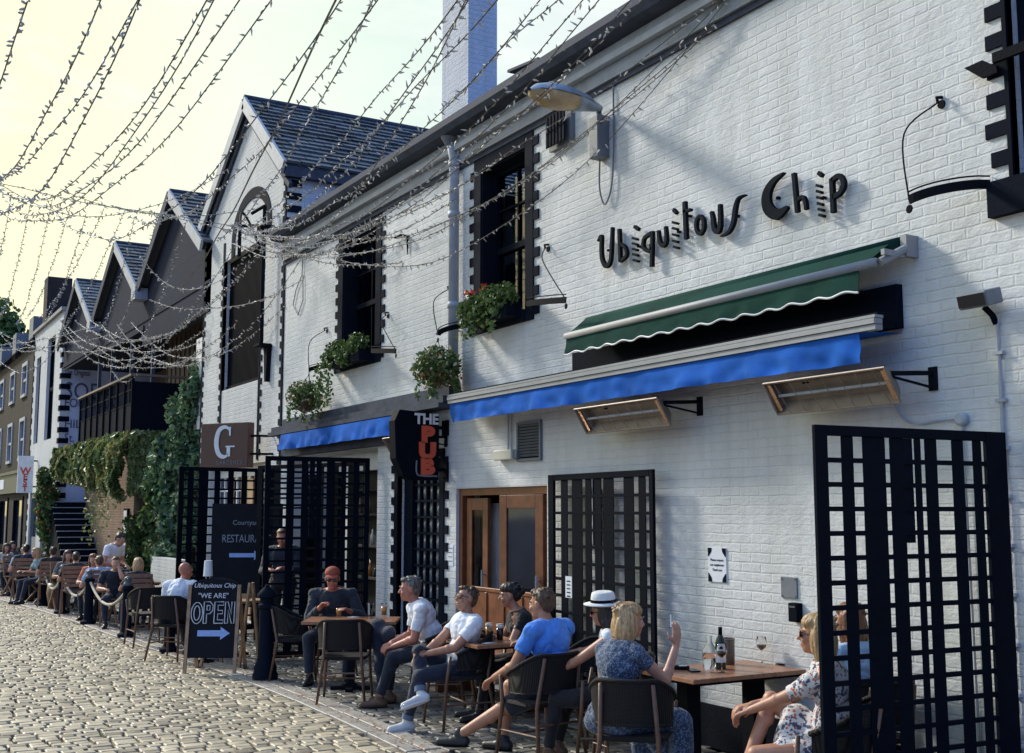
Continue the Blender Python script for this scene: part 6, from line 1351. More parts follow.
def person(label, x, y, face, seat=.46, lean=6, twist=0, slump=0, head=(0, 0, 0), feet=((-.13, .50), (.13, .50)), knees=None, ankle=None, hands=((-.16, .36, .72), (.16, .36, .72)), elbow=None, skin='light', hair=('short', 'brown'),
           top='white', sleeve=.55, bottom='jeans', bcut=1.9, shoes='shoewhite', fem=False, near=True, sc=1.0, group=None, stand=False, extra=(), curl=.9, hdir=(None, None), cat='person', z=0.0, dress=None, rolled=0, bulk=1.07, tcut=1.0):
    bulk = bulk if not fem or bulk != 1.07 else 1.03; root = thing('person', label, cat, (x, y, z), math.atan2(-face[0], face[1]), group)
    hw, sw = (.085, .165) if fem else (.09, .205); mb = MB(); B = []       # B: named bones for colouring
    def bone(nm, a, b, ra, rb): mb.cap(a, b, ra, rb, 12); B.append((nm, Vector(a), Vector(b), ra, rb))
    pz = seat + .085; P0 = Vector((0, 0, pz)); T = Rxyz(twist, lean + slump * .3, 0); T2 = Rxyz(twist, lean + slump, 0)
    waist = P0 + T @ Vector((0, -.01, .17)); chest = waist + T2 @ Vector((0, 0, .16)); neck = waist + T2 @ Vector((0, -.005, .325)); 
    g = .92 if fem else 1.0
    mb.ell(P0 + T @ Vector((0, -.01, .02)), (.165 * bulk, .125 * bulk, .12), T); mb.ell(waist, (.135 * g * bulk * bulk, .105 * g * bulk * bulk, .13), T); mb.ell(chest + T2 @ Vector((0, .0, .03)), (.165 * g * bulk, .115 * g * bulk, .17), T2); mb.ell(P0.lerp(waist, .5), (.15 * bulk, .112 * bulk, .12), T)
    B.append(('torso', P0 + T @ Vector((0, 0, -.03)), P0.lerp(waist, .8), .14, .12)); B.append(('torso', waist, neck - T2 @ Vector((0, 0, .06)), .12, .10))
    if fem:
        for s_ in (-1, 1): mb.ell(chest + T2 @ Vector((s_ * .07, .085, .01)), (.06, .05, .062), T2)
    HR_ = T2 @ Rxyz(*head) if False else Rxyz(twist + head[0], head[1], head[2])
    nb = neck; hc = neck + T2 @ Vector((0, .02, .035)) + HR_ @ Vector((0, .03, .112))
    bone('neck', neck - Vector((0, 0, .03)), hc - HR_ @ Vector((0, .01, .06)), .058 * g, .05 * g)
    hs = .96 if fem else 1.0; H_ = lambda v: hc + HR_ @ (Vector(v) * hs)
    mb.ell(H_((0, -.018, .03)), (.076 * hs, .096 * hs, .092 * hs), HR_, 18, 12); mb.ell(H_((0, .022, -.025)), (.062 * hs, .072 * hs, .098 * hs), HR_, 18, 12); mb.ell(H_((0, .05, -.085)), (.036 * hs, .038 * hs, .034 * hs), HR_)
    for s_ in (-1, 1):
        mb.ell(H_((s_ * .078, -.008, -.01)), (.010, .022, .032), HR_, 10, 7); mb.ell(H_((s_ * .04, .068, -.035)), (.022, .02, .022), HR_, 10, 7); mb.cap(H_((s_ * .014, .088, .022)), H_((s_ * .048, .075, .018)), .010, .008, 8)
    mb.cap(H_((0, .090, .005)), H_((0, .108, -.028)), .008, .013, 8); mb.cap(H_((-.018, .083, -.062)), H_((.018, .083, -.062)), .009, .009, 8); mb.ell(H_((0, .082, -.078)), (.018, .012, .008), HR_, 8, 6)
    B.append(('head', H_((0, 0, .03)), H_((0, .03, -.05)), .09, .065))
    sh = []
    for i, s_ in enumerate((-1, 1)):
        S = neck + T2 @ Vector((s_ * sw, -.005, -.065)); sh.append(S); bone('torso', neck + T2 @ Vector((s_ * .04, 0, -.04)), S, .066, .062 if not fem else .048)
        mb.ell(S, (.055 * g, .056 * g, .055 * g), T2)
    r_ = 1.1 if not fem else .95
    for i, s_ in enumerate((-1, 1)):
        eh = (s_ * .6, -.5, -.7) if elbow is None or elbow[i] is None else elbow[i]
        E_, Wr = ik(sh[i], hands[i], .29, .255, eh)
        bone('uarm', sh[i], E_, .050 * r_, .040 * r_); bone('farm', E_, Wr, .040 * r_, .026 * r_); mb.ell(E_ + (Wr - E_) * .25, (.041 * r_,) * 3)
        # hand: palm, four bent fingers of unequal length, thumb from the side
        f = (Wr - E_).normalized() if hdir[i] is None else Vector(hdir[i]).normalized(); dn = Vector((0, 0, -1)); pn = (dn - f * dn.dot(f)); pn = pn.normalized() if pn.length > .2 else Vector((s_ * -1, 0, 0)); sd = f.cross(pn).normalized() * (1 if s_ > 0 else 1)
        for q, ln_ in ((-.030, .066), (-.011, .076), (.010, .072), (.028, .058)):
            k0 = Wr + f * .085 + sd * q; mb.cap(Wr + f * .01 + sd * q * .55, k0, .016, .013, 8); d1 = (f + pn * curl * .35 + sd * q * 3).normalized(); k1 = k0 + d1 * ln_ * .5; d2 = (f + pn * curl * 1.1 + sd * q * 2).normalized(); k2 = k1 + d2 * ln_ * .32; d3 = (f + pn * curl * 2.2).normalized(); k3 = k2 + d3 * ln_ * .28
            mb.cap(k0, k1, .0105, .0095, 8); mb.cap(k1, k2, .0095, .0088, 8); mb.cap(k2, k3, .0088, .0078, 8)
        ts = -1 if s_ < 0 else 1; ts = -ts if (sd.dot(Vector((s_, 0, 0))) > 0) == (ts > 0) else ts
        a0 = Wr + f * .025 + sd * ts * .024; a1 = a0 + (f * .7 + sd * ts * .8 + pn * .3).normalized() * .042; a2 = a1 + (f + sd * ts * .25 + pn * .35).normalized() * .034; mb.cap(a0, a1, .014, .012, 8); mb.cap(a1, a2, .0115, .009, 8)
        B.append(('hand', Wr, Wr + f * .15, .04, .03)); person.hand = getattr(person, 'hand', {}); person.hand[(label, i)] = root.matrix_basis
    ank = []
    for i, s_ in enumerate((-1, 1)):
        Hj = P0 + Matrix.Rotation(0, 3, 'Z') @ Vector((s_ * hw, .0, -.01)); A_ = Vector((feet[i][0], feet[i][1], .085)) if ankle is None or ankle[i] is None else Vector(ankle[i])
        kh = (s_ * .25, .6, 1) if knees is None or knees[i] is None else knees[i]
        K_, A_ = ik(Hj, A_, .43, .42, kh); t_ = .92 if fem else 1
        bone('thigh', Hj, K_, .088 * t_, .058 * t_); bone('shin', K_, A_, .056 * t_, .037 * t_); mb.ell(K_.lerp(A_, .28) + Vector((0, -.012, 0)), (.054 * t_,) * 3); mb.ell(K_, (.058 * t_,) * 3)
        mb.ell(Hj + Vector((0, -.03, -.01)), (.10 * t_, .11 * t_, .085)); ank.append((K_, A_))
    # feet
    feet_dirs = []
    for i, s_ in enumerate((-1, 1)):
        K_, A_ = ank[i]; sd_ = (A_ - K_).normalized(); fd = Vector((A_.x - 0, A_.y - 0, 0)); fd = Vector((s_ * .12, 1, 0)).normalized()
        if A_.z > .16: fd = (fd - sd_ * fd.dot(sd_)).normalized(); fd = (fd + sd_ * .35).normalized()
        feet_dirs.append(fd); up_ = -sd_ if A_.z > .16 else Vector((0, 0, 1)); bone('foot', A_ + fd * -.03 - up_ * .035, A_ + fd * .14 - up_ * .055, .034, .026)
    vox = .0065 if near else .013
    me = remeshed(mb, vox, 4 if near else 2)
    nV = len(me.vertices); co = np.empty(nV * 3); me.vertices.foreach_get('co', co); co = co.reshape(-1, 3)
    best = np.full(nV, 1e9); lab = np.zeros(nV, int); tt = np.zeros(nV); names = [b[0] for b in B]
    for bi, (nm, a, b, ra, rb) in enumerate(B):
        a_, d_ = np.array(a), np.array(b - a); L2 = max(1e-9, d_ @ d_); t = np.clip(((co - a_) @ d_) / L2, 0, 1); dist = np.linalg.norm(co - a_ - t[:, None] * d_, axis=1) - (ra + (rb - ra) * t)
        m_ = dist < best; best[m_] = dist[m_]; lab[m_] = bi; tt[m_] = t[m_]
    nm = np.array(names)[lab]; neckn = np.array(neck); upn = np.array(T2 @ Vector((0, 0, 1)))
    dneck = (co - neckn) @ upn
    ntop = (nm == 'torso') & (dneck < .012 if not fem else dneck < .0); 
    ntop |= (nm == 'neck') & (dneck < .0 if not fem else dneck < -.02)
    ntop |= (nm == 'uarm') & (tt < (sleeve if sleeve < 1 else 2))
    if sleeve > 1: ntop |= (nm == 'farm') & (tt < sleeve - 1)
    pelv = np.array(P0); Tup = np.array(T @ Vector((0, 0, 1))); dp = (co - pelv) @ Tup
    legs = ((nm == 'thigh') & ((bcut >= 1) | (tt < bcut))) | ((nm == 'shin') & (tt < bcut - 1)) | ((nm == 'torso') & (dp < .03))
    top_m = ntop & ~((dp < -.02) & (nm == 'torso')); rs = random.Random(hash(label) % 1000)
    me.materials.append(SKIN[skin]); me.polygons.foreach_set('use_smooth', [True] * len(me.polygons))
    body = bpy.data.objects.new('body', me); COL.objects.link(body); body.parent = root
    nor = np.empty(nV * 3); me.vertices.foreach_get('normal', nor); nor = nor.reshape(-1, 3)
    faces = [tuple(p.vertices) for p in me.polygons]
    def shell(mask, nme, mt, off, fold=.006, fr=9.0):
        fs = [f for f in faces if mask[f[0]] and mask[f[1]] and mask[f[2]] and mask[f[-1]]]
        if not fs: return
        ids = sorted({i for f in fs for i in f}); mp = {v: k for k, v in enumerate(ids)}; cnt = {}
        for f in fs:
            for a, b in zip(f, f[1:] + f[:1]): cnt[(min(a, b), max(a, b))] = cnt.get((min(a, b), max(a, b)), 0) + 1
        edge = {v for e, k in cnt.items() if k == 1 for v in e}; ox, oy = rs.random() * 9, rs.random() * 9; vs = []
        for v in ids:
            p = co[v]; q = Vector((p[0] * fr + ox, p[1] * fr, p[2] * fr * .8 + oy)); w = noise.noise(q) * fold + abs(noise.noise(q * 2.1)) * fold * .8
            vs.append(tuple(p + nor[v] * (off + w if v not in edge else off * .6)))
        s = MB(); s.add(vs, [tuple(mp[i] for i in f) for f in fs]); o = s.build(nme, mt, root, smooth=True); sm = o.modifiers.new('s', 'SOLIDIFY'); sm.thickness = .004; sm.offset = -1; return o
    shell(top_m, 'dress_top' if dress else 'shirt', C[top], .012 if not fem else .008, .017); 
    if bottom: shell(legs, 'shorts' if bcut < 1 else 'trousers', C[bottom], .009 if bcut > 1 else .018, .009)
    if rolled:
        for i in (0, 1):
            K_, A_ = ank[i]; a = K_.lerp(A_, bcut - 1 - .02); b = K_.lerp(A_, bcut - 1 + .09); s = MB(); s.tube([a, b], [.057, .054], 14, cap=False); s.tube([a, b], [.052, .05], 14, cap=False); s.build('trouser_cuff', C['cuff'], root, smooth=True)
    for i, s_ in enumerate((-1, 1)):
        K_, A_ = ank[i]; fd = feet_dirs[i]; sdn = (A_ - K_).normalized(); up_ = -sdn if A_.z > .16 else Vector((0, 0, 1)); c0 = A_ - up_ * .045; s = MB()
        s.cap(c0 - fd * .045, c0 + fd * .05, .044, .043, 12); s.cap(c0 + fd * .04 - up_ * .004, c0 + fd * .165 - up_ * .012, .043, .033, 12); s.cap(c0 - fd * .03, A_ + up_ * .02, .046, .043, 12)
        sm_ = remeshed(s, .008 if near else .014, 2, 'shoe'); sm_.materials.append(M[shoes]); o = bpy.data.objects.new('shoe', sm_); COL.objects.link(o); o.parent = root
        if near: s = MB(); q = Matrix((fd, up_.cross(fd), up_)).transposed(); s.ell(c0 + fd * .06 - up_ * .038, (.155, .045, .013), q, 20, 6); s.build('sole', M['trimwhite' if shoes == 'shoewhite' else 'black'], o, smooth=True)
    # hair
    st, hcol = hair
    if st != 'bald':
        s = MB(); hh = hs
        s.ell(H_((0, -.030, .038 if st != 'fringe' else .02)), (.081 * hh, .096 * hh, .090 * hh) if st != 'fringe' else (.083 * hh, .098 * hh, .05), HR_, 18, 12); s.ell(H_((0, -.060, .0)), (.070 * hh, .058 * hh, .072 * hh), HR_)
        if st == 'short': s.ell(H_((0, .035, .092)), (.055, .05, .026), HR_)
        if st in ('bob', 'long', 'bun'): s.ell(H_((0, .0, .068)), (.080, .085, .060), HR_)
        if st in ('bob', 'long'):
            for s2 in (-1, 1): s.ell(H_((s2 * .078, -.022, -.04)), (.026, .055, .105), HR_); s.ell(H_((s2 * .040, .028, .072)), (.036, .042, .028), HR_)
            s.ell(H_((0, -.075, -.05)), (.082, .052, .12), HR_)
            for k in range(9): a = -1.9 + 3.8 * k / 8; s.cap(H_((.085 * math.sin(a), -.03 - .07 * math.cos(a), -.05)), H_((.08 * math.sin(a), -.03 - .07 * math.cos(a), -.155 - rs.random() * .02)), .024, .012, 8)
        if st == 'long':
            for k in range(9): a = -1.7 + 3.4 * k / 8; s.cap(H_((.085 * math.sin(a), -.03 - .07 * math.cos(a), -.08)), H_((.085 * math.sin(a) + rs.uniform(-.02, .02), -.05 - .06 * math.cos(a), -.30 - rs.random() * .06)), .03, .010, 8)
        if st == 'bun': s.ell(H_((0, -.125, .03)), (.042, .042, .042), HR_); s.ell(H_((0, -.09, .0)), (.065, .04, .05), HR_)
        for k in range(0 if st == 'fringe' else 18 if near else 6):
            a = rs.uniform(0, 6.28); e = rs.uniform(.1, 1.2); s.ell(H_((.082 * math.cos(a) * math.cos(e), -.036 + .094 * math.sin(a) * math.cos(e), .042 + .085 * math.sin(e))), (.016, .020, .010), HR_, 8, 5)
        hm = remeshed(s, .0065 if near else .014, 1, 'hair')
        if near:
            for v in hm.vertices:
                q = HR_.transposed() @ (v.co - hc); w = noise.noise(Vector((math.atan2(q.x, q.y + .03) * 9, q.z * 7, 1.7))) * .006 + noise.noise(q * 60) * .002; v.co += v.normal * w
        hm.materials.append(HAIR[hcol]); o = bpy.data.objects.new('hair', hm); COL.objects.link(o); o.parent = root
    # face
    if near or 'glasses' in extra:
        if 'sunglasses' in extra or 'glasses' in extra:
            s = MB()
            for s2 in (-1, 1): s.ell(H_((s2 * .034, .093, .0)), (.027, .006, .021), HR_, 12, 6); s.tube([H_((s2 * .058, .085, .006)), H_((s2 * .08, .0, .002))], .003, 5)
            s.tube([H_((-.012, .1, .006)), H_((.012, .1, .006))], .003, 5); s.build('sunglasses' if 'sunglasses' in extra else 'glasses', M['solar'], root)
        else:
            for s2 in (-1, 1):
                s = MB(); s.ell(H_((s2 * .031, .082, .0)), (.013, .009, .008), HR_, 10, 6); e = s.build('eye', M['trimwhite'], root, smooth=True); s = MB(); s.ell(H_((s2 * .031, .0885, .0)), (.006, .004, .006), HR_, 10, 6); s.build('iris', M['black'], e)
        if near:
            s = MB(); s.cap(H_((-.017, .0905, -.062)), H_((.017, .0905, -.062)), .0045, .0045, 8); s.build('lips', M['lips'], root, smooth=True)
            if st not in ('none',) and 'cap' not in extra:
                for s2 in (-1, 1): s = MB(); s.tube([H_((s2 * .016, .098, .026)), H_((s2 * .034, .096, .032)), H_((s2 * .05, .083, .026))], [.003, .004, .002], 6); s.build('eyebrow', HAIR[hcol if st != 'bald' else 'brown'], root)
    if 'cap' in extra:
        s = MB(); s.ell(H_((0, -.015, .062)), (.088, .106, .072), HR_, 20, 12); s.build('cap', M['caprust'], root, smooth=True); s = MB(); s.ell(H_((0, .10, .045)), (.07, .06, .010), HR_ @ Matrix.Rotation(-.25, 3, 'X'), 16, 6); s.build('cap_peak', M['caprust'], root, smooth=True)
    if 'hat' in extra:
        s = MB(); R_ = HR_ @ Matrix.Rotation(.12, 3, 'X'); c = H_((0, -.012, .058)); prof = [(.14, -.004), (.145, .002), (.11, .010), (.092, .014), (.088, .05), (.080, .088), (.06, .098), (.03, .088), (.001, .084)]
        s.lathe([(r * 1.0, z_) for r, z_ in prof], (0, 0, 0), 30); s.v = [tuple(c + R_ @ Vector((v[0] * .95, v[1] * 1.12, v[2]))) for v in s.v]; h = s.build('hat', M['hatwhite'], root, smooth=True)
        s = MB(); s.lathe([(.0935, .015), (.0925, .038)], (0, 0, 0), 30, cap=False); s.v = [tuple(c + R_ @ Vector((v[0] * .95, v[1] * 1.12, v[2]))) for v in s.v]; s.build('hat_band', M['black'], h)
    if dress:      # skirt falling from the thighs
        s = MB()
        for i in (0, 1):
            K_, A_ = ank[i]; K_ = P0.lerp(K_, tcut); s.cap(P0, K_, .13, .085)
            if tcut == 1: s.cap(K_, K_.lerp(A_, dress), .085, .08 if dress > .5 else .07)
        s.cap(P0.lerp(ank[0][0], tcut), P0.lerp(ank[1][0], tcut), .08, .08)
        if tcut == 1: s.cap(ank[0][0].lerp(ank[0][1], dress * .9), ank[1][0].lerp(ank[1][1], dress * .9), .075, .075); s.cap(ank[0][0] + Vector((0, 0, -.04)), ank[1][0].lerp(ank[1][1], dress), .07, .07)
        sm_ = remeshed(s, .011, 2, 'skirt')
        for v in sm_.vertices: q = v.co; w = noise.noise(Vector((q.x * 14, q.y * 14, q.z * 3))) * .014; v.co += v.normal * w
        sm_.materials.append(C[top]); o = bpy.data.objects.new('skirt', sm_); COL.objects.link(o); o.parent = root
    if sc != 1: root.scale = (sc,) * 3
    root['_'] = 0; del root['_']
    person.ends = (sh, ank, hc, HR_)
    return root
LEFT = (-.506, -.862); AWAY = (-.862, .506); TOCAM = (.862, -.506); RIGHT = (.506, .862)
def mixd(a, ka, b, kb): v = Vector((a[0] * ka + b[0] * kb, a[1] * ka + b[1] * kb)); v.normalize(); return (v.x, v.y)
def gpt(px, d):         # a spot on the pavement along photo column px at distance d
    t = (px - CX) / FPX; return (-math.cos(TH) * d + t * d * math.sin(TH), -D0 + math.sin(TH) * d + t * d * math.cos(TH))
def back(p, f, k): return (p[0] + f[0] * k, p[1] + f[1] * k)
def seated(label, clabel, px, d, face, chair=True, proto=None, cf=None, cpx=0, cd=0, cgroup='dark woven bistro chairs at the tables', **kw):
    p = gpt(px, d); r = person(label, p[0], p[1], face, **kw)
    q = gpt(px + cpx, d + cd)
    if chair: chair_at(*back(q, cf or face, -.0), cf or face, clabel, proto, cgroup)
    return p
# ---------------------------------------------------------------- the people at the near tables
seated('man with red cap, glasses and dark top sitting behind the left table', 'bistro chair of the man in the red cap', 337, 13.45, mixd(TOCAM, 1, LEFT, .0), lean=8, slump=12, head=(8, 10, 0), top='jacket', sleeve=1.95, bottom='jeans', shoes='shoeblack', hair=('fringe', 'grey'), extra=('cap', 'glasses'), skin='red', hands=((-.22, .34, .80), (.10, .36, .84)), feet=((-.2, .35), (.2, .4)))
seated('grey haired man in white t-shirt leaning forward, profile to the left', 'bistro chair of the grey haired man', 436, 11.75, mixd(LEFT, 1, TOCAM, .15), lean=16, slump=10, head=(0, 4, 0), top='white', sleeve=.75, bottom='navy', shoes='shoebrown', hair=('short', 'grey'), skin='red', hands=((-.05, .40, .58), (.07, .42, .60)), feet=((-.12, .55), (.14, .45)), curl=1.6)
f4 = mixd(LEFT, 1, TOCAM, .45)
seated('man in white t-shirt and sunglasses with head tipped back, leg crossed over knee', 'bistro chair of the man with crossed legs', 459, 10.6, f4, lean=-12, slump=2, head=(8, -14, 10), sc=.96, seat=.44, top='white', sleeve=.62, bottom='jeans', shoes='shoewhite', hair=('short', 'brown'), extra=('sunglasses',), skin='tan', ankle=(None, (-.20, .44, .34)), knees=(None, (.1, 1, 1)), feet=((-.06, .52), (0, 0)), hands=((-.06, .32, .68), (.05, .34, .66)), curl=1.5, rolled=1, bcut=1.86)
seated('dark haired woman in black top looking left behind the middle table', 'bistro chair of the woman in black', 528, 11.0, mixd(LEFT, 1, TOCAM, .2), lean=6, sc=.97, slump=12, head=(-8, 6, 0), top='black', sleeve=.5, bottom='black', shoes='shoeblack', hair=('bun', 'dark'), fem=True, skin='tan', hands=((-.12, .42, .80), (.14, .40, .80)))
f6 = mixd(LEFT, 1, AWAY, .42)
seated('man in bright blue polo shirt seen from behind, bare leg stretched out', 'bistro chair under the man in bright blue', 551, 9.25, f6, cf=mixd(LEFT, .75, AWAY, 1), cpx=-12, cd=-.05, lean=-4, slump=14, twist=-20, bulk=1.1, head=(8, 4, 0), top='blue', sleeve=.62, bottom='navyshort', bcut=.84, shoes='shoeblack', hair=('short', 'brown'), skin='tan', feet=((-.12, .84), (.10, .46)), hands=((-.12, .44, .60), (.34, .34, .82)), curl=1.0)
f7 = mixd(LEFT, 1, AWAY, .35)
seated('woman in white fedora and white top sitting between the blue polo and the blonde', 'bistro chair of the woman in the white hat', 611, 9.0, f7, lean=-2, slump=6, head=(0, 8, -6), top='white', sleeve=.05, bottom='black', fem=True, skin='tan', hair=('long', 'dark'), extra=('hat', 'sunglasses'), hands=((-.1, .50, .66), (.12, .50, .80)), shoes='shoebrown', sc=.97)
f8 = mixd(RIGHT, .75, AWAY, .62)
seated('blonde woman in blue patterned dress from behind raising a cigarette', 'bistro chair under the blonde woman in the blue dress', 611, 7.85, f8, cf=mixd(AWAY, 1, RIGHT, .28), cpx=20, bulk=1.1, lean=5, slump=8, head=(-22, 4, 0), top='bluedress', sleeve=.40, bottom='bluedress', bcut=.7, dress=.85, fem=True, skin='light', hair=('bob', 'blonde'), hands=((-.1, .36, .70), (.20, .40, 1.0)), elbow=(None, (.2, .7, -.9)), hdir=(None, (0, .1, 1)), curl=.6, shoes='shoebrown', feet=((-.12, .42), (.2, .44)))
f9 = mixd(LEFT, 1, AWAY, .35)
seated('woman in floral dress and sunglasses clasping her raised knee behind the near screen', 'bistro chair under the woman in the floral dress', 823, 6.9, f9, lean=-2, slump=8, head=(0, 0, 0), top='floral', sleeve=.9, bottom='floral', bcut=.5, dress=.12, tcut=.62, fem=True, skin='tan', hair=('bob', 'blonde'), extra=('sunglasses',), ankle=(None, (-.02, .50, .40)), knees=(None, (.2, .4, 1)), hands=((-.01, .48, .72), (.10, .47, .74)), curl=1.7, shoes='shoewhite', feet=((-.10, .40), (0, 0)))
seated('auburn haired woman with long hair half hidden behind the near screen', 'bistro chair of the long haired woman by the wall', 856, 7.75, mixd(LEFT, .4, AWAY, 1), lean=4, slump=8, head=(10, 0, 0), top='lblue', sleeve=.8, bottom='jeans', fem=True, skin='tan', hair=('long', 'auburn'), shoes='shoebrown')
seated('bald man in white t-shirt seen from behind, left of the sandwich board', 'bistro chair of the bald man', 181, 15.3, mixd(AWAY, 1, RIGHT, .3), lean=8, slump=14, head=(-8, 4, 0), top='white', sleeve=.6, bottom='navy', shoes='shoeblack', hair=('bald', 'brown'), skin='red', near=True, hands=((-.16, .38, .66), (.16, .38, .66)), sc=.97)
p = gpt(286, 16.2)
person('person in dark clothes standing behind the black screen at the entrance', p[0], p[1], TOCAM, seat=.84, stand=True, lean=4, head=(0, 14, 0), top='navy', sleeve=1.6, bottom='black', feet=((-.1, .02), (.1, -.02)), knees=((0, 1, 0), (0, 1, 0)), hands=((-.1, .34, 1.14), (.12, .34, 1.12)), hair=('short', 'brown'), shoes='shoeblack', skin='red', near=False)
# empty chairs and hung jacket
p = gpt(349, 12.0); chair_at(p[0], p[1], mixd(AWAY, 1, RIGHT, .0), 'empty bistro chair with its back to the street at the left table'); 
j = thing('hung_jacket', 'dark denim jacket draped beside the empty bistro chair', 'jacket', (*gpt(380, 12.05), 0)); s = MB(); s.cap((0, 0, .72), (.03, .1, .38), .10, .13); s.cap((0.02, .05, .5), (.1, -.02, .22), .1, .04); s.cap((-.02, .0, .70), (.15, .05, .66), .06, .09); me = remeshed(s, .012, 2)
for v in me.vertices: v.co += v.normal * noise.noise(v.co * 9) * .03
me.materials.append(C['jeans']); o = bpy.data.objects.new('cloth', me); COL.objects.link(o); o.parent = j
for px, d, f, lb in [(300, 13.6, mixd(RIGHT, 1, AWAY, .2), 'bistro chair in the shade at the far side of the left table'), (153, 16.9, mixd(AWAY, 1, RIGHT, -.6), 'bistro chair between the blonde diner and the bald man'), (585, 9.9, mixd(LEFT, 1, TOCAM, .8), 'empty bistro chair in shade behind the man in bright blue')]:
    q = gpt(px, d); chair_at(q[0], q[1], f, lb)
# ---------------------------------------------------------------- things on the tables
def put(f, px, py, *a, z=.745, **k): q = G(px, py, z); return f(q.x, q.y, z, *a, **k)
def wine_bottle(x, y, z, label):
    t = thing('wine_bottle', label, 'bottle', (x, y, z)); s = MB(); s.lathe([(.036, 0), (.038, .01), (.038, .19), (.03, .22), (.014, .25), (.013, .30)], n=22); s.build('glass', M['bottle'], t, smooth=True); s = MB(); s.lathe([(.015, .25), (.015, .305), (.0, .306)], n=16); s.build('foil', M['black'], t, smooth=True); s = MB(); s.lathe([(.0388, .05), (.0388, .14)], n=22, cap=False); s.build('label', M['paper'], t, smooth=True)
put(wine_bottle, 721, 669, 'dark green wine bottle standing on the wine table')
def carafe(x, y, z, label):
    t = thing('water_carafe', label, 'carafe', (x, y, z)); s = MB(); s.lathe([(.05, 0), (.055, .02), (.055, .13), (.03, .17), (.018, .19), (.018, .23), (.022, .235)], n=22, cap=True); s.build('glass', M['clear'], t, smooth=True); s = MB(); s.lathe([(.050, .005), (.052, .11)], n=22); s.build('water', clear('water', (.95, .97, .97), 1.33), t, smooth=True)
put(carafe, 710, 668, 'clear glass water carafe left of the wine bottle')
def cooler(x, y, z, label):
    t = thing('wine_cooler', label, 'wine cooler', (x, y, z)); s = MB(); s.lathe([(.055, 0), (.06, .01), (.062, .19), (.057, .19), (.053, .01)], n=22, cap=False); s.build('case', mat('smoky_cooler', (.12, .08, .05), .2), t, smooth=True); s = MB(); s.lathe([(.0625, .185), (.064, .195), (.056, .195)], n=22, cap=False); s.build('rim', M['steel'], t, smooth=True)
put(cooler, 727, 664, 'smoky brown wine cooler behind the wine bottle')
put(wine_glass, 722, 672, 'wine glass in front of the dark wine bottle', 'wine'); put(wine_glass, 762, 664, 'wine glass standing alone nearer the wall', 'wine')
put(tumbler, 708, 672, 'small water tumbler beside the carafe', None, .09, False, name='tumbler', r=.034)
put(tumbler, 489, 639, 'left pint of pale foamy beer on the middle table', 'beer', .15, True); put(tumbler, 500, 640, 'right pint of dark stout with cream head on the middle table', 'stout', .15, True)
put(tumbler, 339, 616, 'half drunk beer in front of the man in the red cap', 'beer', .12, False); put(tumbler, 370, 615, 'tall clear glass on the left table', None, .13, False, name='tumbler'); put(tumbler, 384, 615, 'orange drink on the right end of the left table', 'amber', .13, False, name='orange_drink')
def ashtray(x, y, z, label, nm='ashtray'):
    t = thing(nm, label, nm, (x, y, z)); s = MB(); s.lathe([(.06, 0), (.065, .02), (.058, .02), (.05, .006), (.001, .006)], n=20, cap=False); s.build('dish', M['black'], t, smooth=True); s = MB(); s.cap((-.02, .0, .02), (.045, .02, .028), .004, .004, 6); s.build('cigarette_end', M['paper'], t)
put(ashtray, 681, 669, 'black ashtray on the near end of the wine table')
def phone(x, y, z, label, rz):
    t = thing('phone', label, 'phone', (x, y, z), rz); s = MB(); s.bx(-.036, .036, -.075, .075, .001, .010); bevel(s.build('case', M['black'], t), .003); s = MB(); s.bx(-.032, .032, -.070, .070, .0101, .0106); s.build('screen', M['solar'], t)
put(phone, 783, 664, 'dark phone lying beside the lone wine glass', .5); put(phone, 693, 671, 'dark phone lying next to the ashtray', 1.2)
def napkin(x, y, z, label): t = thing('beer_mat', label, 'beer mat', (x, y, z), .3, 'paper mats on the tables'); s = MB(); s.bx(-.05, .05, -.05, .05, .0, .003); s.build('card', M['paper'], t)
put(napkin, 487, 643, 'pale square mat in front of the pints'); put(napkin, 353, 617, 'pale mat beside the beer on the left table')
# handbag by the blonde woman's chair, cigarette in her hand
p = gpt(598, 7.9); t = thing('handbag', 'pale leather handbag standing on the setts by the blonde woman', 'handbag', (*p, 0)); s = MB(); s.cap((-.13, 0, .12), (.13, 0, .12), .07, .07); s.bx(-.17, .17, -.06, .06, 0, .16); me = remeshed(s, .01, 3); me.materials.append(mat('pale_leather', (.34, .30, .24), .5)); o = bpy.data.objects.new('bag', me); COL.objects.link(o); o.parent = t; s = MB(); s.tube([(-.12, 0, .16), (-.08, 0, .36), (.08, 0, .36), (.12, 0, .16)], .008); s.build('handle', M['chairwood'], t)
# dark table, chairs and serving things seen beyond the sandwich board
table(*gpt(240, 15.6), .8, .6, 'dark small table behind the easel and the sandwich board', .3, 1, m='palewood')
q = gpt(212, 15.0); t = thing('table_lamp', 'small white shaded lamp on a dark stand behind the sandwich board', 'lamp', (*q, 0)); s = MB(); s.lathe([(.06, 1.08), (.05, 1.28), (.048, 1.28)], n=16); s.build('shade', M['trimwhite'], t); s = MB(); s.lathe([(.12, 0), (.12, .02), (.02, .04), (.02, 1.08)], n=12); s.build('stand', M['black'], t)
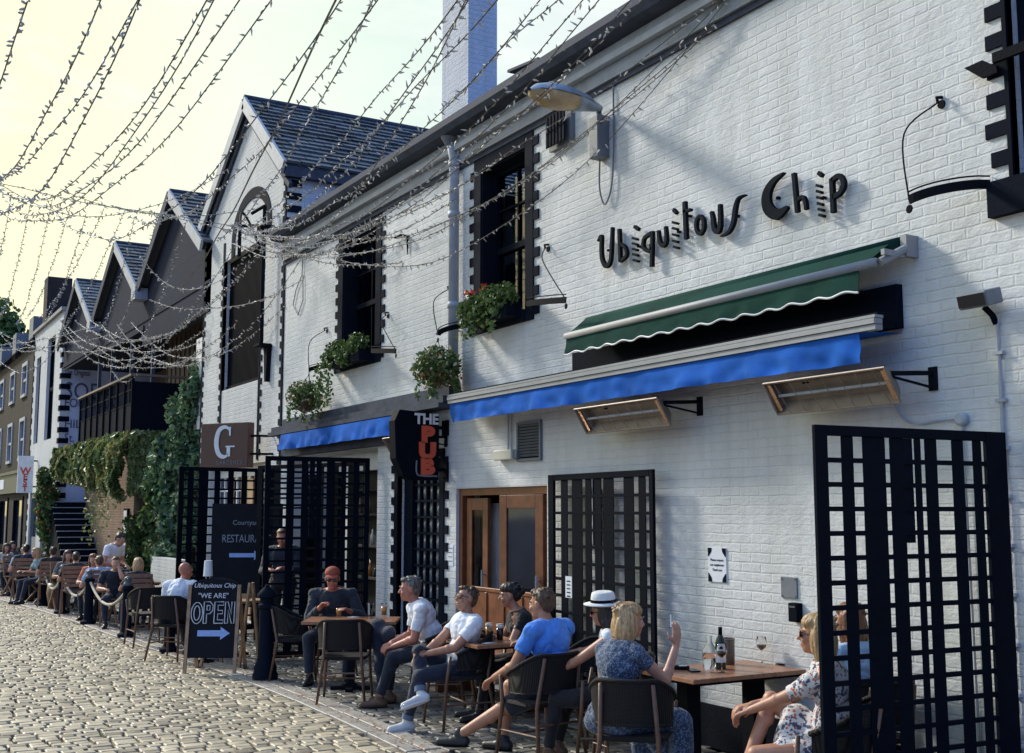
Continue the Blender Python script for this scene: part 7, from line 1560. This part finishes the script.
# ---------------------------------------------------------------- the diners further up the lane
SLAT = slat_chair(); slused = []
def slat_at(p, f, label):
    rz = math.atan2(-f[0], f[1])
    if not slused: slused.append(1); SLAT.location = (*p, 0); SLAT.rotation_euler = (0, 0, rz); SLAT['label'] = label; SLAT['group'] = 'slatted wooden chairs up the lane'; return
    dup(SLAT, (*p, 0), rz, label, 'slatted wooden chairs up the lane')
CA, CT = (-.98, .2), (.97, .25)
crowd = [
    ('blonde woman in navy seen from behind by the second bollard', 143, 17.6, CA, 'navy', 'jeans', ('bob', 'blonde'), True, 'slatted chair under the blonde woman in navy', {}),
    ('man in dark shirt holding a hand to his face', 121, 18.3, mixd(CT, 1, LEFT, .5), 'navy', 'jeans', ('short', 'brown'), False, 'slatted chair of the man with hand on face', dict(hands=((-.05, .26, 1.12), (.16, .4, .7)), lean=10)),
    ('man in light blue shirt leaning on the slatted table', 107, 18.9, mixd(CA, 1, LEFT, .3), 'lblue', 'jeans', ('short', 'brown'), False, 'slatted chair of the man in light blue by the blonde woman', dict(lean=16)),
    ('auburn haired woman in coral top facing the street', 100, 19.7, mixd(CT, 1, LEFT, .6), 'coral', 'navy', ('bob', 'auburn'), True, 'slatted chair of the woman in coral', {}),
    ('man in black from behind on a slatted chair', 81, 20.3, CA, 'black', 'grey', ('short', 'dark'), False, 'slatted chair under the man in black', {}),
    ('woman with long brown hair facing the camera in the crowd', 71, 21.6, mixd(CT, 1, LEFT, .2), 'grey', 'jeans', ('long', 'brown'), True, 'slatted chair of the long haired brunette', {}),
    ('dark haired person in dark top, back turned, left of the brunette', 58, 22.3, CA, 'black', 'navy', ('short', 'dark'), False, 'slatted chair left of the brunette', dict(seat=.5)),
    ('fair woman in pale teal top beyond the ropes', 48, 23.2, mixd(CT, .7, LEFT, 1), 'teal', 'jeans', ('bob', 'blonde'), True, 'slatted chair of the woman in pale teal', {}),
    ('dark haired man in front of the men in light blue', 31, 23.8, CA, 'navy', 'navy', ('short', 'dark'), False, 'slatted chair in front of the men in light blue', dict(seat=.5)),
    ('man in light blue shirt bending right over his table', 24, 25.0, mixd(RIGHT, .8, TOCAM, .6), 'lblue', 'jeans', ('short', 'grey'), False, 'slatted chair of the bending man', dict(lean=24)),
    ('person in bright blue top behind the dark haired man', 37, 25.4, mixd(LEFT, 1, TOCAM, .3), 'blue', 'jeans', ('short', 'dark'), False, 'slatted chair of the person in bright blue top', {}),
    ('person in cream top near the left edge of the lane', 10, 26.6, mixd(CT, 1, LEFT, .1), 'cream', 'navy', ('bob', 'brown'), True, 'slatted chair of the person in cream', {}),
    ('person in black near the left edge of the lane', 2, 27.6, CA, 'black', 'navy', ('short', 'brown'), False, 'slatted chair of the person in black at the edge', {}),
    ('woman in grey between the bending man and the left edge', 15, 28.5, mixd(CT, 1, RIGHT, .2), 'grey', 'navy', ('long', 'dark'), True, 'slatted chair of the woman in grey', {}),
]
for lb, px, d, f, tp, bt, hr, fem, cl_, kw in crowd:
    p = gpt(px, d + 1.4); a = dict(lean=8, slump=8, hands=((-.2, .38, .74), (.18, .38, .74))); a.update(kw)
    person(lb, p[0], p[1], f, top=tp, bottom=bt, hair=hr, fem=fem, near=False, sleeve=.7, shoes='shoeblack', sc=.90, group='people seated up the lane', **a); slat_at(p, f, cl_)
p = gpt(113, 21.8); person('man in white t-shirt standing among the diners with head bowed', p[0], p[1], mixd(RIGHT, 1, TOCAM, .3), seat=.80, stand=True, lean=12, slump=10, head=(0, 26, 0), top='white', sleeve=.6, bottom='black', feet=((-.1, .05), (.1, -.02)), knees=((0, 1, 0), (0, 1, 0)), hands=((-.15, .32, .95), (.15, .32, .95)), hair=('short', 'dark'), shoes='shoeblack', skin='light', near=False, sc=.95)
for i, (px, d, lb) in enumerate([(128, 19.6, 'slatted table between the blonde woman and the man holding his face'), (92, 21.6, 'slatted table beside the man in black'), (62, 23.9, 'small table by the brunette'), (30, 25.0, 'small table before the men in light blue'), (12, 27.5, 'farthest small table at the left edge')]):
    p = gpt(px, d); table(p[0], p[1] + .25, .7, .6, lb, .2 * i, 1, m='slatwood', h=.73)
for px, d, lb in [(44, 26.4, 'round planter tub with green plant by the ropes'), (66, 23.2, 'planter tub beside the fourth bollard')]:
    p = gpt(px, d); t = thing('planter', lb, 'planter', (*p, 0), group='planter tubs up the lane'); s = MB(); s.lathe([(.18, 0), (.24, .3), (.22, .5), (.2, .5)], n=18); s.build('barrel', M['chairwood'], t, smooth=True); s = MB(); cloud(s, (0, 0, .62), (.22, .22, .18), 260, .05); s.build('foliage', M['leaf'], t, tone=True)
q = AT(671, 624, 7.45); t = thing('cigarette', 'lit white cigarette in the raised hand of the blonde woman', 'cigarette', q); s = MB(); s.tube([(0, 0, -.02), (0, 0, .06)], .0045, 6); s.build('paper', M['paper'], t); s = MB(); s.tube([(0, 0, .0601), (0, 0, .066)], .0044, 6); s.build('ash', M['grey'], t)
xa, xb = W(474, 600, -.2).x, W(546, 600, -.2).x
t = thing('wooden_bench', 'high backed brown wooden bench against the pub doors behind the middle table', 'bench', ((xa + xb) / 2, -.3, 0)); hw_ = (xb - xa) / 2
s = MB(); s.bx(-hw_, hw_, .05, .09, .45, 1.06); s.bx(-hw_, hw_, .04, .10, 1.06, 1.10); [s.bx(-hw_ + hw_ * 2 * i / 4 - .02, -hw_ + hw_ * 2 * i / 4 + .02, .035, .05, .5, 1.05) for i in range(5)]; bevel(s.build('backrest', M['wood'], t), .004, 1)
s = MB(); s.bx(-hw_, hw_, -.35, .05, .42, .46); bevel(s.build('seat', M['wood'], t), .004, 1)
for sg_ in (-1, 1): s = MB(); s.bx(sg_ * hw_ - .03, sg_ * hw_ + .03, -.35, .10, 0, .42); s.build('leg', M['wood'], t)
